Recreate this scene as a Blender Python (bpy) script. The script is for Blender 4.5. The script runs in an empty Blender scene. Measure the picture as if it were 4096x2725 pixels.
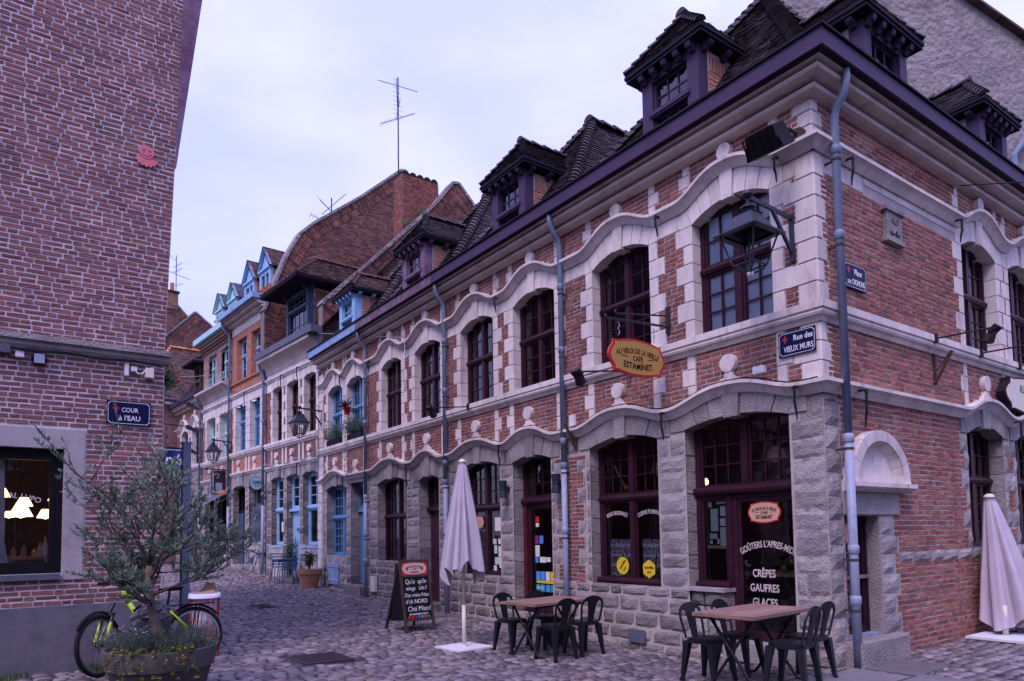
import bpy, math, random
import numpy as np
from mathutils import Matrix, Vector
random.seed(7)
R = math.radians
S = bpy.context.scene
COL = S.collection
# ---------------------------------------------------------------- camera
CAM_F, CAM_CY, CAM_TH, CAM_RO = 2812.34, 1966.21, 0.0610, -0.0156
cam = bpy.data.cameras.new('camera'); camo = bpy.data.objects.new('camera', cam); COL.objects.link(camo)
cam.sensor_fit = 'HORIZONTAL'; cam.sensor_width = 36.0
cam.lens = CAM_F / 4096 * 36
cam.shift_y = (CAM_CY - 1362.5) / 4096
cam.clip_start = 0.05; cam.clip_end = 2000
camo.matrix_world = Matrix.Translation((0, 0, 1.5)) @ Matrix.Rotation(math.pi/2 + CAM_TH, 4, 'X') @ Matrix.Rotation(CAM_RO, 4, 'Z')
S.camera = camo
# ---------------------------------------------------------------- sky: pale lavender overcast (brighter overhead, as overcast skies are)
SUN_EL, SUN_AZ = 52, 205
w = bpy.data.worlds.new('World'); S.world = w; w.use_nodes = True
nt = w.node_tree; N = nt.nodes; L = nt.links; N.clear()
out = N.new('ShaderNodeOutputWorld'); bg = N.new('ShaderNodeBackground'); bg2 = N.new('ShaderNodeBackground'); add = N.new('ShaderNodeAddShader')
sky = N.new('ShaderNodeTexSky'); sky.sky_type = 'NISHITA'; sky.sun_disc = False
sky.sun_elevation = R(SUN_EL); sky.sun_rotation = R(SUN_AZ); sky.air_density = 1.0; sky.dust_density = 1.0
L.new(sky.outputs[0], bg.inputs[0]); bg.inputs[1].default_value = 0.05
tc = N.new('ShaderNodeTexCoord'); sep = N.new('ShaderNodeSeparateXYZ'); L.new(tc.outputs['Generated'], sep.inputs[0])
mr = N.new('ShaderNodeMapRange'); mr.inputs[1].default_value = 0.0; mr.inputs[2].default_value = 1.0; mr.inputs[3].default_value = 0.64; mr.inputs[4].default_value = 1.5
L.new(sep.outputs[2], mr.inputs[0])
mp = N.new('ShaderNodeMapping'); mp.inputs['Scale'].default_value = (1.6, 1.6, 3.2); L.new(tc.outputs['Generated'], mp.inputs[0])
no = N.new('ShaderNodeTexNoise'); no.inputs['Scale'].default_value = 2.1; no.inputs['Detail'].default_value = 6; no.inputs['Roughness'].default_value = .5
L.new(mp.outputs[0], no.inputs['Vector'])
cr = N.new('ShaderNodeValToRGB'); cr.color_ramp.elements[0].position = .36; cr.color_ramp.elements[1].position = .66
cr.color_ramp.elements[0].color = (0.345, 0.345, 0.90, 1); cr.color_ramp.elements[1].color = (0.475, 0.45, 0.96, 1)
L.new(no.outputs[0], cr.inputs[0]); L.new(cr.outputs[0], bg2.inputs[0]); L.new(mr.outputs[0], bg2.inputs[1])
L.new(bg.outputs[0], add.inputs[0]); L.new(bg2.outputs[0], add.inputs[1]); L.new(add.outputs[0], out.inputs[0])
# one weak, very soft sun behind the cloud, from behind the camera
sl = bpy.data.lights.new('sun', 'SUN'); sl.energy = 1.5; sl.angle = R(24); sl.color = (1.0, 0.80, 0.95)
so = bpy.data.objects.new('sun', sl); COL.objects.link(so); so.location = (0, -10, 30)
_az = R(SUN_AZ); _sd = Vector((math.sin(_az)*math.cos(R(SUN_EL)), math.cos(_az)*math.cos(R(SUN_EL)), math.sin(R(SUN_EL))))
so.rotation_euler = _sd.to_track_quat('Z', 'Y').to_euler()
vs = S.view_settings; vs.view_transform = 'Standard'; vs.look = 'None'; vs.exposure = 0.68; vs.gamma = 1.0; vs.use_curve_mapping = False
S.render.resolution_x = 1024; S.render.resolution_y = 681
S.render.engine = 'CYCLES'
# ---------------------------------------------------------------- materials
MATS = {}
def pm(name, col, col2=None, rough=.8, ns=3.0, bump=.25, bs=60.0, isl=.0, metal=0.0, spec=.3, stain=None, hue=0.0, coat=0, streak=None, dirt_scale=1.3, trans=None, bdist=.01, sat=1.0):
    """procedural paint/stone/brick: two colours blended by noise, per-piece variation, fine relief, optional stains"""
    m = bpy.data.materials.new(name); m.use_nodes = True; MATS[name] = m
    nt = m.node_tree; N = nt.nodes; L = nt.links
    b = N['Principled BSDF']; b.inputs['Roughness'].default_value = rough; b.inputs['Metallic'].default_value = metal
    b.inputs['Specular IOR Level'].default_value = spec
    if coat: b.inputs['Coat Weight'].default_value = coat
    g = N.new('ShaderNodeNewGeometry')
    n1 = N.new('ShaderNodeTexNoise'); n1.inputs['Scale'].default_value = ns; n1.inputs['Detail'].default_value = 5; n1.inputs['Roughness'].default_value = .62
    L.new(g.outputs['Position'], n1.inputs['Vector'])
    mx = N.new('ShaderNodeMix'); mx.data_type = 'RGBA'
    c2 = col2 or tuple(c*.72 for c in col)
    mx.inputs[6].default_value = (*col, 1); mx.inputs[7].default_value = (*c2, 1)
    rm = N.new('ShaderNodeMapRange'); rm.inputs[1].default_value = .36; rm.inputs[2].default_value = .66; L.new(n1.outputs[0], rm.inputs[0])
    L.new(rm.outputs[0], mx.inputs[0]); c = mx.outputs[2]
    if stain:
        n2 = N.new('ShaderNodeTexNoise'); n2.inputs['Scale'].default_value = dirt_scale; n2.inputs['Detail'].default_value = 8; n2.inputs['Roughness'].default_value = .7
        if streak:
            mpp = N.new('ShaderNodeMapping'); mpp.inputs['Scale'].default_value = streak; L.new(g.outputs['Position'], mpp.inputs[0]); L.new(mpp.outputs[0], n2.inputs['Vector'])
        else: L.new(g.outputs['Position'], n2.inputs['Vector'])
        r2 = N.new('ShaderNodeMapRange'); r2.inputs[1].default_value = .50; r2.inputs[2].default_value = .72; r2.inputs[4].default_value = stain[3]; L.new(n2.outputs[0], r2.inputs[0])
        m2 = N.new('ShaderNodeMix'); m2.data_type = 'RGBA'; m2.inputs[7].default_value = (*stain[:3], 1)
        L.new(r2.outputs[0], m2.inputs[0]); L.new(c, m2.inputs[6]); c = m2.outputs[2]
    if isl or hue:
        oi = N.new('ShaderNodeObjectInfo'); ad = N.new('ShaderNodeMath'); ad.operation = 'ADD'; L.new(g.outputs['Random Per Island'], ad.inputs[0]); L.new(oi.outputs['Random'], ad.inputs[1])
        fr = N.new('ShaderNodeMath'); fr.operation = 'FRACT'; L.new(ad.outputs[0], fr.inputs[0])
        wn = N.new('ShaderNodeTexWhiteNoise'); wn.noise_dimensions = '1D'; L.new(fr.outputs[0], wn.inputs['W'])
        hs = N.new('ShaderNodeHueSaturation'); hs.inputs['Saturation'].default_value = sat
        v = N.new('ShaderNodeMapRange'); v.inputs[3].default_value = 1 - isl; v.inputs[4].default_value = 1 + isl; L.new(fr.outputs[0], v.inputs[0]); L.new(v.outputs[0], hs.inputs['Value'])
        hv = N.new('ShaderNodeMapRange'); hv.inputs[3].default_value = .5 - hue; hv.inputs[4].default_value = .5 + hue; L.new(wn.outputs['Value'], hv.inputs[0]); L.new(hv.outputs[0], hs.inputs['Hue'])
        L.new(c, hs.inputs['Color']); c = hs.outputs[0]
    L.new(c, b.inputs['Base Color'])
    if bump:
        n3 = N.new('ShaderNodeTexNoise'); n3.inputs['Scale'].default_value = bs; n3.inputs['Detail'].default_value = 6; L.new(g.outputs['Position'], n3.inputs['Vector'])
        bu = N.new('ShaderNodeBump'); bu.inputs['Strength'].default_value = bump; bu.inputs['Distance'].default_value = bdist; L.new(n3.outputs[0], bu.inputs['Height']); L.new(bu.outputs[0], b.inputs['Normal'])
    return m
def emit(name, col, s):
    m = bpy.data.materials.new(name); m.use_nodes = True; MATS[name] = m
    b = m.node_tree.nodes['Principled BSDF']; b.inputs['Base Color'].default_value = (*col, 1); b.inputs['Emission Color'].default_value = (*col, 1); b.inputs['Emission Strength'].default_value = s
    return m
def glassmat(name, tint, base=.0, rough=.02, ior=1.5, wob=.15):
    m = bpy.data.materials.new(name); m.use_nodes = True; MATS[name] = m
    nt = m.node_tree; N = nt.nodes; L = nt.links; N.clear()
    o = N.new('ShaderNodeOutputMaterial'); mx = N.new('ShaderNodeMixShader'); t = N.new('ShaderNodeBsdfTransparent'); gl = N.new('ShaderNodeBsdfGlossy'); fr = N.new('ShaderNodeFresnel')
    t.inputs[0].default_value = (*tint, 1); gl.inputs['Roughness'].default_value = rough; fr.inputs['IOR'].default_value = ior
    g = N.new('ShaderNodeNewGeometry'); n = N.new('ShaderNodeTexNoise'); n.inputs['Scale'].default_value = 3.5; n.inputs['Detail'].default_value = 2; L.new(g.outputs['Position'], n.inputs['Vector'])
    oi = N.new('ShaderNodeObjectInfo')
    bu = N.new('ShaderNodeBump'); bu.inputs['Strength'].default_value = wob; bu.inputs['Distance'].default_value = .05; L.new(n.outputs[0], bu.inputs['Height']); L.new(bu.outputs[0], gl.inputs['Normal'])
    ma = N.new('ShaderNodeMath'); ma.operation = 'ADD'; ma.inputs[1].default_value = base; L.new(fr.outputs[0], ma.inputs[0])
    L.new(ma.outputs[0], mx.inputs[0]); L.new(t.outputs[0], mx.inputs[1]); L.new(gl.outputs[0], mx.inputs[2]); L.new(mx.outputs[0], o.inputs[0])
    return m
pm('brick', (.30, .105, .075), (.19, .072, .06), isl=.28, hue=.014, rough=.9, ns=9, bump=.6, bs=55, stain=(.06, .035, .042, .85), dirt_scale=1.4)
pm('brick_b', (.33, .12, .08), (.23, .085, .062), isl=.36, hue=.018, rough=.9, ns=9, bump=.6, bs=55, stain=(.42, .27, .24, .35), dirt_scale=.9)
pm('brick_left', (.255, .10, .085), (.18, .075, .07), isl=.22, hue=.012, rough=.92, ns=5, bump=.7, bs=55, stain=(.10, .055, .055, .6), dirt_scale=.8)
pm('brick_orange', (.46, .155, .085), (.36, .125, .075), isl=.2, hue=.01, rough=.9, ns=6, bump=.4)
pm('brick_pale', (.34, .20, .15), (.26, .15, .12), isl=.3, hue=.02, rough=.9, ns=6, bump=.4)
pm('brick_gable', (.24, .095, .065), (.13, .065, .055), isl=.5, hue=.025, rough=.95, ns=4, bump=.6, stain=(.035, .025, .03, .9), dirt_scale=.55)
pm('brick_dormer', (.46, .21, .13), (.36, .17, .11), isl=.22, hue=.015, rough=.9, ns=8, bump=.4)
pm('mortar', (.47, .41, .39), (.38, .32, .31), rough=.95, ns=12, bump=.5, stain=(.20, .14, .14, .5))
pm('mortar_left', (.60, .55, .57), (.48, .43, .45), rough=.95, ns=10, bump=.5)
pm('mortar_dark', (.17, .125, .115), (.24, .19, .18), rough=.95, ns=3, bump=.5)
pm('stone', (.70, .63, .585), (.59, .525, .49), isl=.09, hue=.006, rough=.85, ns=3, bump=.25, bs=70, stain=(.22, .17, .18, .6), dirt_scale=1.6, streak=(4, 4, 1.1))
pm('stone_grey', (.33, .30, .285), (.255, .235, .23), isl=.24, hue=.012, rough=.9, ns=4, bump=.9, bs=38, stain=(.075, .065, .07, .6), dirt_scale=1.6, bdist=.02)
pm('stone_low', (.26, .225, .205), (.185, .165, .16), isl=.34, hue=.016, rough=.9, ns=4, bump=1.0, bs=34, stain=(.045, .04, .045, .75), dirt_scale=1.5, bdist=.02)
pm('cornice', (.56, .465, .42), (.46, .38, .345), isl=.06, rough=.7, ns=3, bump=.15, stain=(.15, .11, .11, .5), dirt_scale=1.7)
pm('render_grey', (.30, .265, .255), (.20, .18, .18), rough=.95, ns=1.2, bump=1.0, bs=7, stain=(.085, .07, .075, .8), dirt_scale=1.1, bdist=.10, streak=(1.4, 1.4, 2.6))
pm('surround', (.40, .365, .37), (.34, .31, .315), rough=.9, ns=3, bump=.3, bs=30, stain=(.20, .17, .18, .6), dirt_scale=4)
pm('plinth', (.16, .155, .18), (.11, .108, .125), rough=.95, ns=6, bump=.7, bs=90, stain=(.15, .14, .16, .6), bdist=.008)
pm('purple', (.060, .036, .082), (.048, .030, .066), spec=.2, rough=.6, ns=2, bump=.25, bs=25, stain=(.06, .035, .07, .4), streak=(3, 3, 14))
pm('purple_worn', (.125, .055, .12), (.20, .15, .19), rough=.7, ns=5, bump=.5, bs=40, stain=(.10, .025, .05, .7), dirt_scale=2.2)
pm('maroon', (.040, .012, .022), (.028, .008, .016), rough=.42, spec=.16, ns=4, bump=.1, isl=.05)
pm('maroon_door', (.070, .022, .040), (.045, .015, .028), rough=.5, ns=5, bump=.25, stain=(.10, .05, .07, .4), streak=(6, 6, 1.2))
pm('dark_blue_wood', (.05, .075, .13), (.035, .05, .09), rough=.6, ns=4, bump=.3)
pm('blue', (.10, .27, .47), (.075, .21, .38), rough=.5, ns=4, bump=.2, isl=.04)
pm('blue_light', (.26, .46, .66), (.20, .38, .58), rough=.5, ns=4, bump=.2)
pm('blue_worn', (.16, .30, .50), (.30, .38, .52), rough=.65, ns=5, bump=.5, stain=(.05, .09, .16, .7), dirt_scale=2.6)
pm('aqua', (.36, .60, .62), (.30, .52, .55), rough=.55, ns=4, bump=.15)
pm('zinc', (.16, .21, .29), (.13, .17, .24), rough=.45, ns=2.5, bump=.12, stain=(.10, .09, .11, .5), streak=(4, 4, .7))
pm('zinc_light', (.30, .34, .46), (.26, .30, .40), rough=.45, ns=3, bump=.1, stain=(.14, .09, .09, .5), dirt_scale=5)
pm('lead', (.10, .11, .15), (.075, .08, .11), rough=.6, ns=3, bump=.3)
pm('iron', (.009, .010, .014), (.016, .014, .016), spec=.2, rough=.55, ns=8, bump=.3)
pm('lamp_iron', (.030, .036, .055), (.022, .027, .040), spec=.25, rough=.42, ns=5, bump=.15)
pm('rust', (.09, .045, .035), (.05, .03, .03), rough=.85, ns=12, bump=.4)
pm('tile', (.060, .042, .046), (.034, .028, .034), isl=.5, hue=.015, rough=.8, spec=.2, ns=5, bump=.5, stain=(.11, .095, .095, .5), dirt_scale=2.5)
pm('tile_warm', (.13, .065, .052), (.08, .048, .045), isl=.45, hue=.015, rough=.85, ns=5, bump=.4, stain=(.10, .09, .09, .5))
pm('tile_orange', (.52, .19, .07), (.40, .15, .06), isl=.3, hue=.01, rough=.8, ns=5, bump=.3)
pm('soffit', (.018, .016, .026), (.012, .011, .018), rough=.75, spec=.12, ns=3)
pm('interior', (.020, .014, .014), (.012, .009, .010), rough=.8, ns=1.2, bump=0)
pm('interior_brick', (.05, .028, .025), (.03, .02, .02), rough=.9, ns=5, bump=.2)
pm('curtain_white', (.62, .63, .68), (.5, .52, .58), rough=.9, ns=8, bump=.2)
pm('blind', (.78, .84, .90), (.70, .78, .86), rough=.9, ns=1.5, bump=.1)
pm('white_paint', (.72, .72, .74), (.62, .62, .65), rough=.5, ns=6, bump=.1)
pm('ivory', (.70, .66, .55), (.62, .58, .48), rough=.6, ns=6, bump=.1)
pm('canvas', (.46, .42, .47), (.40, .365, .42), rough=.95, ns=5, bump=.3, bs=220)
pm('canvas2', (.50, .45, .52), (.44, .39, .46), rough=.95, ns=5, bump=.3, bs=220)
pm('table_wood', (.30, .18, .135), (.20, .115, .09), rough=.6, ns=14, bump=.3, bs=50, stain=(.36, .25, .20, .5), dirt_scale=4, isl=.14)
pm('chair_metal', (.011, .012, .018), (.008, .009, .013), spec=.28, rough=.4, ns=6, bump=.15)
pm('board_black', (.006, .006, .008), (.010, .010, .013), spec=.15, rough=.6, ns=6, bump=.05)
pm('board_frame', (.075, .045, .040), (.05, .03, .028), rough=.65, ns=9, bump=.3)
pm('chalk', (.80, .82, .88), rough=.9, bump=0)
pm('navy', (.005, .007, .055), (.004, .006, .045), rough=.5, ns=3, bump=0, spec=.12)
pm('enamel_white', (.80, .80, .82), rough=.3, bump=0)
pm('red', (.62, .025, .03), (.5, .02, .025), rough=.45, ns=4, bump=.05)
pm('gold', (.50, .30, .09), (.44, .26, .08), rough=.5, ns=60, bump=.3, bs=150)
pm('peach', (.62, .36, .24), (.55, .32, .21), rough=.6, ns=5, bump=.05)
pm('pink_panel', (.66, .42, .38), (.6, .38, .34), rough=.6, ns=5, bump=.05)
pm('black', (.005, .005, .007), rough=.5, spec=.2, bump=0)
pm('letter_cream', (.66, .56, .52), rough=.7, bump=0)
pm('yellow', (.72, .52, .02), (.66, .47, .02), rough=.55, ns=6, bump=.03)
pm('paper', (.70, .70, .66), (.62, .62, .58), rough=.8, ns=20, bump=.05)
pm('paper_green', (.52, .60, .52), (.48, .55, .48), rough=.8, ns=20, bump=.05)
pm('sky_blue', (.08, .35, .75), rough=.5, bump=0)
pm('orange', (.75, .16, .03), rough=.5, bump=0)
pm('purple_sticker', (.25, .03, .22), rough=.5, bump=0)
pm('teal', (.02, .35, .33), rough=.5, bump=0)
pm('pink', (.70, .17, .20), (.62, .15, .18), rough=.5, ns=5, bump=.05)
pm('lime', (.42, .62, .02), (.36, .55, .02), rough=.35, ns=4, bump=0)
pm('tyre', (.010, .010, .012), rough=.8, ns=20, bump=.3)
pm('chrome', (.35, .36, .40), rough=.25, metal=1, bump=0)
pm('rack_red', (.55, .03, .025), (.40, .025, .02), rough=.4, ns=8, bump=.1)
pm('cardboard', (.36, .25, .20), rough=.9, ns=6, bump=.1)
pm('pot_grey', (.105, .090, .095), (.085, .072, .078), rough=.8, ns=5, bump=.2)
pm('terracotta', (.42, .20, .125), (.36, .17, .11), rough=.85, ns=5, bump=.2)
pm('soil', (.03, .022, .018), rough=1, ns=20, bump=1)
pm('bark', (.16, .125, .105), (.09, .07, .06), rough=.95, ns=22, bump=1, bs=60, stain=(.20, .14, .02, .6), dirt_scale=6)
pm('twig', (.10, .075, .065), (.06, .045, .04), rough=.9, ns=20, bump=.3)
def leafmat(name, c1, c2, isl=.35, rough=.55, tr=.25):
    m = pm(name, c1, c2, isl=isl, hue=.02, rough=rough, ns=4, bump=0, spec=.4)
    nt = m.node_tree; b = nt.nodes['Principled BSDF']; o = nt.nodes['Material Output']
    t = nt.nodes.new('ShaderNodeBsdfTranslucent'); mx = nt.nodes.new('ShaderNodeMixShader'); mx.inputs[0].default_value = tr
    src = b.inputs['Base Color'].links[0].from_socket; nt.links.new(src, t.inputs[0])
    nt.links.new(b.outputs[0], mx.inputs[1]); nt.links.new(t.outputs[0], mx.inputs[2]); nt.links.new(mx.outputs[0], o.inputs[0])
leafmat('olive_leaf', (.085, .15, .095), (.21, .27, .21), rough=.36, isl=.6)
leafmat('herb_leaf', (.055, .12, .09), (.12, .19, .155))
leafmat('ivy_leaf', (.08, .15, .03), (.24, .20, .02))
leafmat('dark_leaf', (.022, .060, .022), (.04, .09, .035))
leafmat('purple_leaf', (.06, .02, .03), (.09, .03, .045))
leafmat('grass_blade', (.05, .10, .03), (.08, .14, .04))
leafmat('flower_red', (.60, .05, .02), (.5, .03, .02))
leafmat('flower_white', (.55, .50, .58), (.45, .40, .50))
pm('cobble', (.19, .16, .165), (.115, .095, .105), isl=.5, hue=.05, rough=.5, ns=5, bump=.6, bs=45, spec=.5, stain=(.17, .095, .075, .7), dirt_scale=1.4, bdist=.015)
pm('joint', (.045, .038, .040), (.07, .06, .06), rough=.8, ns=9, bump=.6, bs=60)
pm('flag', (.16, .145, .15), (.12, .11, .115), rough=.7, ns=4, bump=.4, isl=.2)
pm('cast_iron', (.035, .030, .034), (.055, .045, .05), rough=.5, ns=14, bump=.3)
pm('blue_metal', (.04, .11, .20), (.03, .085, .16), rough=.45, ns=4, bump=.1)
pm('banner', (.012, .03, .16), (.018, .045, .22), rough=.7, ns=2, bump=.1)
pm('sign_dark', (.030, .018, .034), (.024, .014, .028), rough=.4, ns=3, bump=0)
pm('awning', (.13, .12, .17), (.10, .095, .14), rough=.9, ns=4, bump=.1)
pm('door_red', (.10, .012, .016), rough=.4, ns=4, bump=.05)
glassmat('glass', (.80, .84, .88), base=.05)
glassmat('glass_clear', (.92, .94, .95), base=.02, wob=.05)
emit('bulb', (1.0, .62, .25), 9.0)
emit('lamp_shade_lit', (1.0, .66, .34), 3.2)
emit('warm_wall', (.50, .20, .06), .035)
# lace: threads with open gaps
def lacemat():
    m = pm('lace', (.72, .70, .74), (.62, .60, .66), rough=.9, bump=0)
    nt = m.node_tree; N = nt.nodes; L = nt.links; b = N['Principled BSDF']
    tc = N.new('ShaderNodeTexCoord'); sx = N.new('ShaderNodeSeparateXYZ'); L.new(tc.outputs['Object'], sx.inputs[0])
    def wave(sock, freq):
        a = N.new('ShaderNodeMath'); a.operation = 'MULTIPLY'; a.inputs[1].default_value = freq; L.new(sock, a.inputs[0])
        s = N.new('ShaderNodeMath'); s.operation = 'SINE'; L.new(a.outputs[0], s.inputs[0]); return s.outputs[0]
    a = wave(sx.outputs[0], 330); c = wave(sx.outputs[2], 42); d = wave(sx.outputs[2], 420)
    n = N.new('ShaderNodeTexNoise'); n.inputs['Scale'].default_value = 22; L.new(tc.outputs['Object'], n.inputs['Vector'])
    mx = N.new('ShaderNodeMath'); mx.operation = 'MAXIMUM'; L.new(a, mx.inputs[0])
    cc = N.new('ShaderNodeMath'); cc.operation = 'MULTIPLY_ADD'; cc.inputs[1].default_value = 1.3; cc.inputs[2].default_value = -.55; L.new(c, cc.inputs[0]); L.new(cc.outputs[0], mx.inputs[1])
    ad = N.new('ShaderNodeMath'); ad.operation = 'ADD'; L.new(mx.outputs[0], ad.inputs[0])
    nn = N.new('ShaderNodeMapRange'); nn.inputs[1].default_value = .35; nn.inputs[2].default_value = .65; nn.inputs[3].default_value = -.9; nn.inputs[4].default_value = .7; L.new(n.outputs[0], nn.inputs[0]); L.new(nn.outputs[0], ad.inputs[1])
    gt = N.new('ShaderNodeMath'); gt.operation = 'GREATER_THAN'; gt.inputs[1].default_value = .15; L.new(ad.outputs[0], gt.inputs[0])
    L.new(gt.outputs[0], b.inputs['Alpha'])
lacemat()
# ---------------------------------------------------------------- helpers
def px_scale(P):
    """pixels per metre (photo width 4096) at a world point, 0 when outside the frame"""
    x, y, z = P[0], P[1], P[2] - 1.5
    c, s = math.cos(CAM_TH), math.sin(CAM_TH); y2 = y*c + z*s; z2 = -y*s + z*c
    if y2 < .3: return 0
    u, v = CAM_F*x/y2, -CAM_F*z2/y2
    c, s = math.cos(CAM_RO), math.sin(CAM_RO); X = 2048 + c*u - s*v; Y = CAM_CY + s*u + c*v
    if X < -30 or X > 4126 or Y < -30 or Y > 2755: return 0
    return CAM_F / y2
class MB:
    def __init__(s): s.v = []; s.f = []
    def add(s, vs, fs):
        o = len(s.v); s.v.extend(vs); s.f.extend([tuple(i + o for i in f) for f in fs]); return s
    def box(s, x0, x1, y0, y1, z0, z1):
        return s.add([(x0,y0,z0),(x1,y0,z0),(x1,y1,z0),(x0,y1,z0),(x0,y0,z1),(x1,y0,z1),(x1,y1,z1),(x0,y1,z1)],
                     [(0,3,2,1),(4,5,6,7),(0,1,5,4),(1,2,6,5),(2,3,7,6),(3,0,4,7)])
    def beam(s, a, b, wd, ht, up=(0,0,1)):
        a, b = Vector(a), Vector(b); d = (b-a).normalized(); u = Vector(up)
        if abs(d.dot(u)) > .98: u = Vector((1,0,0))
        r = d.cross(u).normalized()*wd/2; t = r.cross(d).normalized()*ht/2
        vs = [tuple(p + i*r + j*t) for p in (a, b) for i, j in ((-1,-1),(1,-1),(1,1),(-1,1))]
        return s.add(vs, [(0,1,2,3),(7,6,5,4),(0,4,5,1),(1,5,6,2),(2,6,7,3),(3,7,4,0)])
    def prism(s, poly, y0, y1):
        """polygon in (x,z) extruded from y0 to y1"""
        n = len(poly)
        vs = [(p[0], y0, p[1]) for p in poly] + [(p[0], y1, p[1]) for p in poly]
        return s.add(vs, [tuple(range(n)), tuple(range(2*n-1, n-1, -1))] + [(i, i+n, (i+1) % n + n, (i+1) % n) for i in range(n)])
    def prismz(s, poly, z0, z1):
        n = len(poly)
        vs = [(p[0], p[1], z0) for p in poly] + [(p[0], p[1], z1) for p in poly]
        return s.add(vs, [tuple(range(n-1, -1, -1)), tuple(range(n, 2*n))] + [(i, (i+1) % n, (i+1) % n + n, i+n) for i in range(n)])
    def tube(s, pts, r, n=8, cap=True):
        pts = [Vector(p) for p in pts]; rs = r if isinstance(r, (list, tuple)) else [r]*len(pts)
        o = len(s.v); m = len(pts); prev = None
        for i, p in enumerate(pts):
            d = ((pts[min(i+1, m-1)] - pts[max(i-1, 0)])).normalized()
            if prev is None:
                u = Vector((0,0,1)) if abs(d.z) < .9 else Vector((1,0,0)); a = d.cross(u).normalized()
            else: a = (prev - d*prev.dot(d)).normalized()
            prev = a; b = d.cross(a)
            for k in range(n):
                t = 2*math.pi*k/n; s.v.append(tuple(p + (a*math.cos(t) + b*math.sin(t))*rs[i]))
        for i in range(m-1):
            for k in range(n): s.f.append((o+i*n+k, o+i*n+(k+1) % n, o+(i+1)*n+(k+1) % n, o+(i+1)*n+k))
        if cap:
            s.f.append(tuple(o+k for k in range(n-1, -1, -1))); s.f.append(tuple(o+(m-1)*n+k for k in range(n)))
        return s
    def sweep(s, path, prof, cap=True):
        """path (x,z) points; profile (y,dz) ring"""
        o = len(s.v); m = len(path); n = len(prof)
        for (x, z) in path:
            for (py, pz) in prof: s.v.append((x, py, z + pz))
        for i in range(m-1):
            for k in range(n): s.f.append((o+i*n+k, o+i*n+(k+1) % n, o+(i+1)*n+(k+1) % n, o+(i+1)*n+k))
        if cap: s.f.append(tuple(o+k for k in range(n))); s.f.append(tuple(o+(m-1)*n+k for k in range(n-1, -1, -1)))
        return s
    def lathe(s, prof, n=24, c=(0,0,0), a0=0, a1=2*math.pi):
        o = len(s.v); full = abs(a1-a0-2*math.pi) < 1e-6; m = n if full else n+1
        for (r, z) in prof:
            for k in range(m):
                t = a0 + (a1-a0)*k/n; s.v.append((c[0]+r*math.cos(t), c[1]+r*math.sin(t), c[2]+z))
        for i in range(len(prof)-1):
            for k in range(n):
                k2 = (k+1) % m
                s.f.append((o+i*m+k, o+i*m+k2, o+(i+1)*m+k2, o+(i+1)*m+k))
        return s
    def disc(s, c, r, y0, y1, n=20):
        return s.prism([(c[0]+r*math.cos(2*math.pi*k/n), c[1]+r*math.sin(2*math.pi*k/n)) for k in range(n)], y0, y1)
    def xf(s, M):
        s.v = [tuple(M @ Vector(p)) for p in s.v]; return s
def mesh_of(name, vs, fs, mat=None, smooth=False):
    me = bpy.data.meshes.new(name); me.from_pydata(vs, [], fs)
    if mat: me.materials.append(MATS[mat] if isinstance(mat, str) else mat)
    if smooth:
        me.polygons.foreach_set('use_smooth', [True]*len(me.polygons))
        if smooth == 'auto':
            try: me.set_sharp_from_angle(angle=R(38))
            except Exception: pass
    me.update(); return me
def obj(name, mb, mat, parent=None, M=None, smooth=False, kind=None, label=None):
    me = mb if isinstance(mb, bpy.types.Mesh) else mesh_of(name, mb.v, mb.f, mat, smooth)
    o = bpy.data.objects.new(name, me); COL.objects.link(o)
    if parent: o.parent = parent
    if M is not None: o.matrix_basis = M
    if kind: o['kind'] = kind
    if label: o['label'] = label
    return o
def thing(name, label, cat, M=None, group=None):
    o = bpy.data.objects.new(name, None); COL.objects.link(o); o.empty_display_size = .2
    if M is not None: o.matrix_basis = M
    o['label'] = label; o['category'] = cat
    if group: o['group'] = group
    return o
def tag(o, label, cat, group=None):
    o['label'] = label; o['category'] = cat
    if group: o['group'] = group
    return o
def structure(o): o['kind'] = 'structure'; return o
T = lambda x, y, z: Matrix.Translation((x, y, z))
RZ = lambda a: Matrix.Rotation(a, 4, 'Z')
RX = lambda a: Matrix.Rotation(a, 4, 'X')
RY = lambda a: Matrix.Rotation(a, 4, 'Y')
def frame(O, d):
    """local x runs along the wall to the viewer's left, y out of the wall, z up"""
    M = Matrix.Identity(4); y = (-d[1], d[0])
    M[0][0], M[1][0] = d; M[0][1], M[1][1] = y; M[0][3], M[1][3] = O; return M
CO = (3.4994, 7.7962)
dA = (-.58027, .81442); dB = (.81114, .58485)
FA = frame(CO, dA)
FB = frame(CO, (-dB[0], -dB[1]))            # on this side distances from the corner are negative x
OD = (CO[0] + 15.75*dA[0], CO[1] + 15.75*dA[1]); aD = R(130.0)
FD = frame(OD, (math.cos(aD), math.sin(aD)))
aL = R(36.5); OL = (-4.79, 8.415)
FL = frame(OL, (-math.cos(aL), -math.sin(aL)))
TXT = Matrix(((-1,0,0,0),(0,0,1,0),(0,1,0,0),(0,0,0,1)))   # text plane on a wall frame
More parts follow.
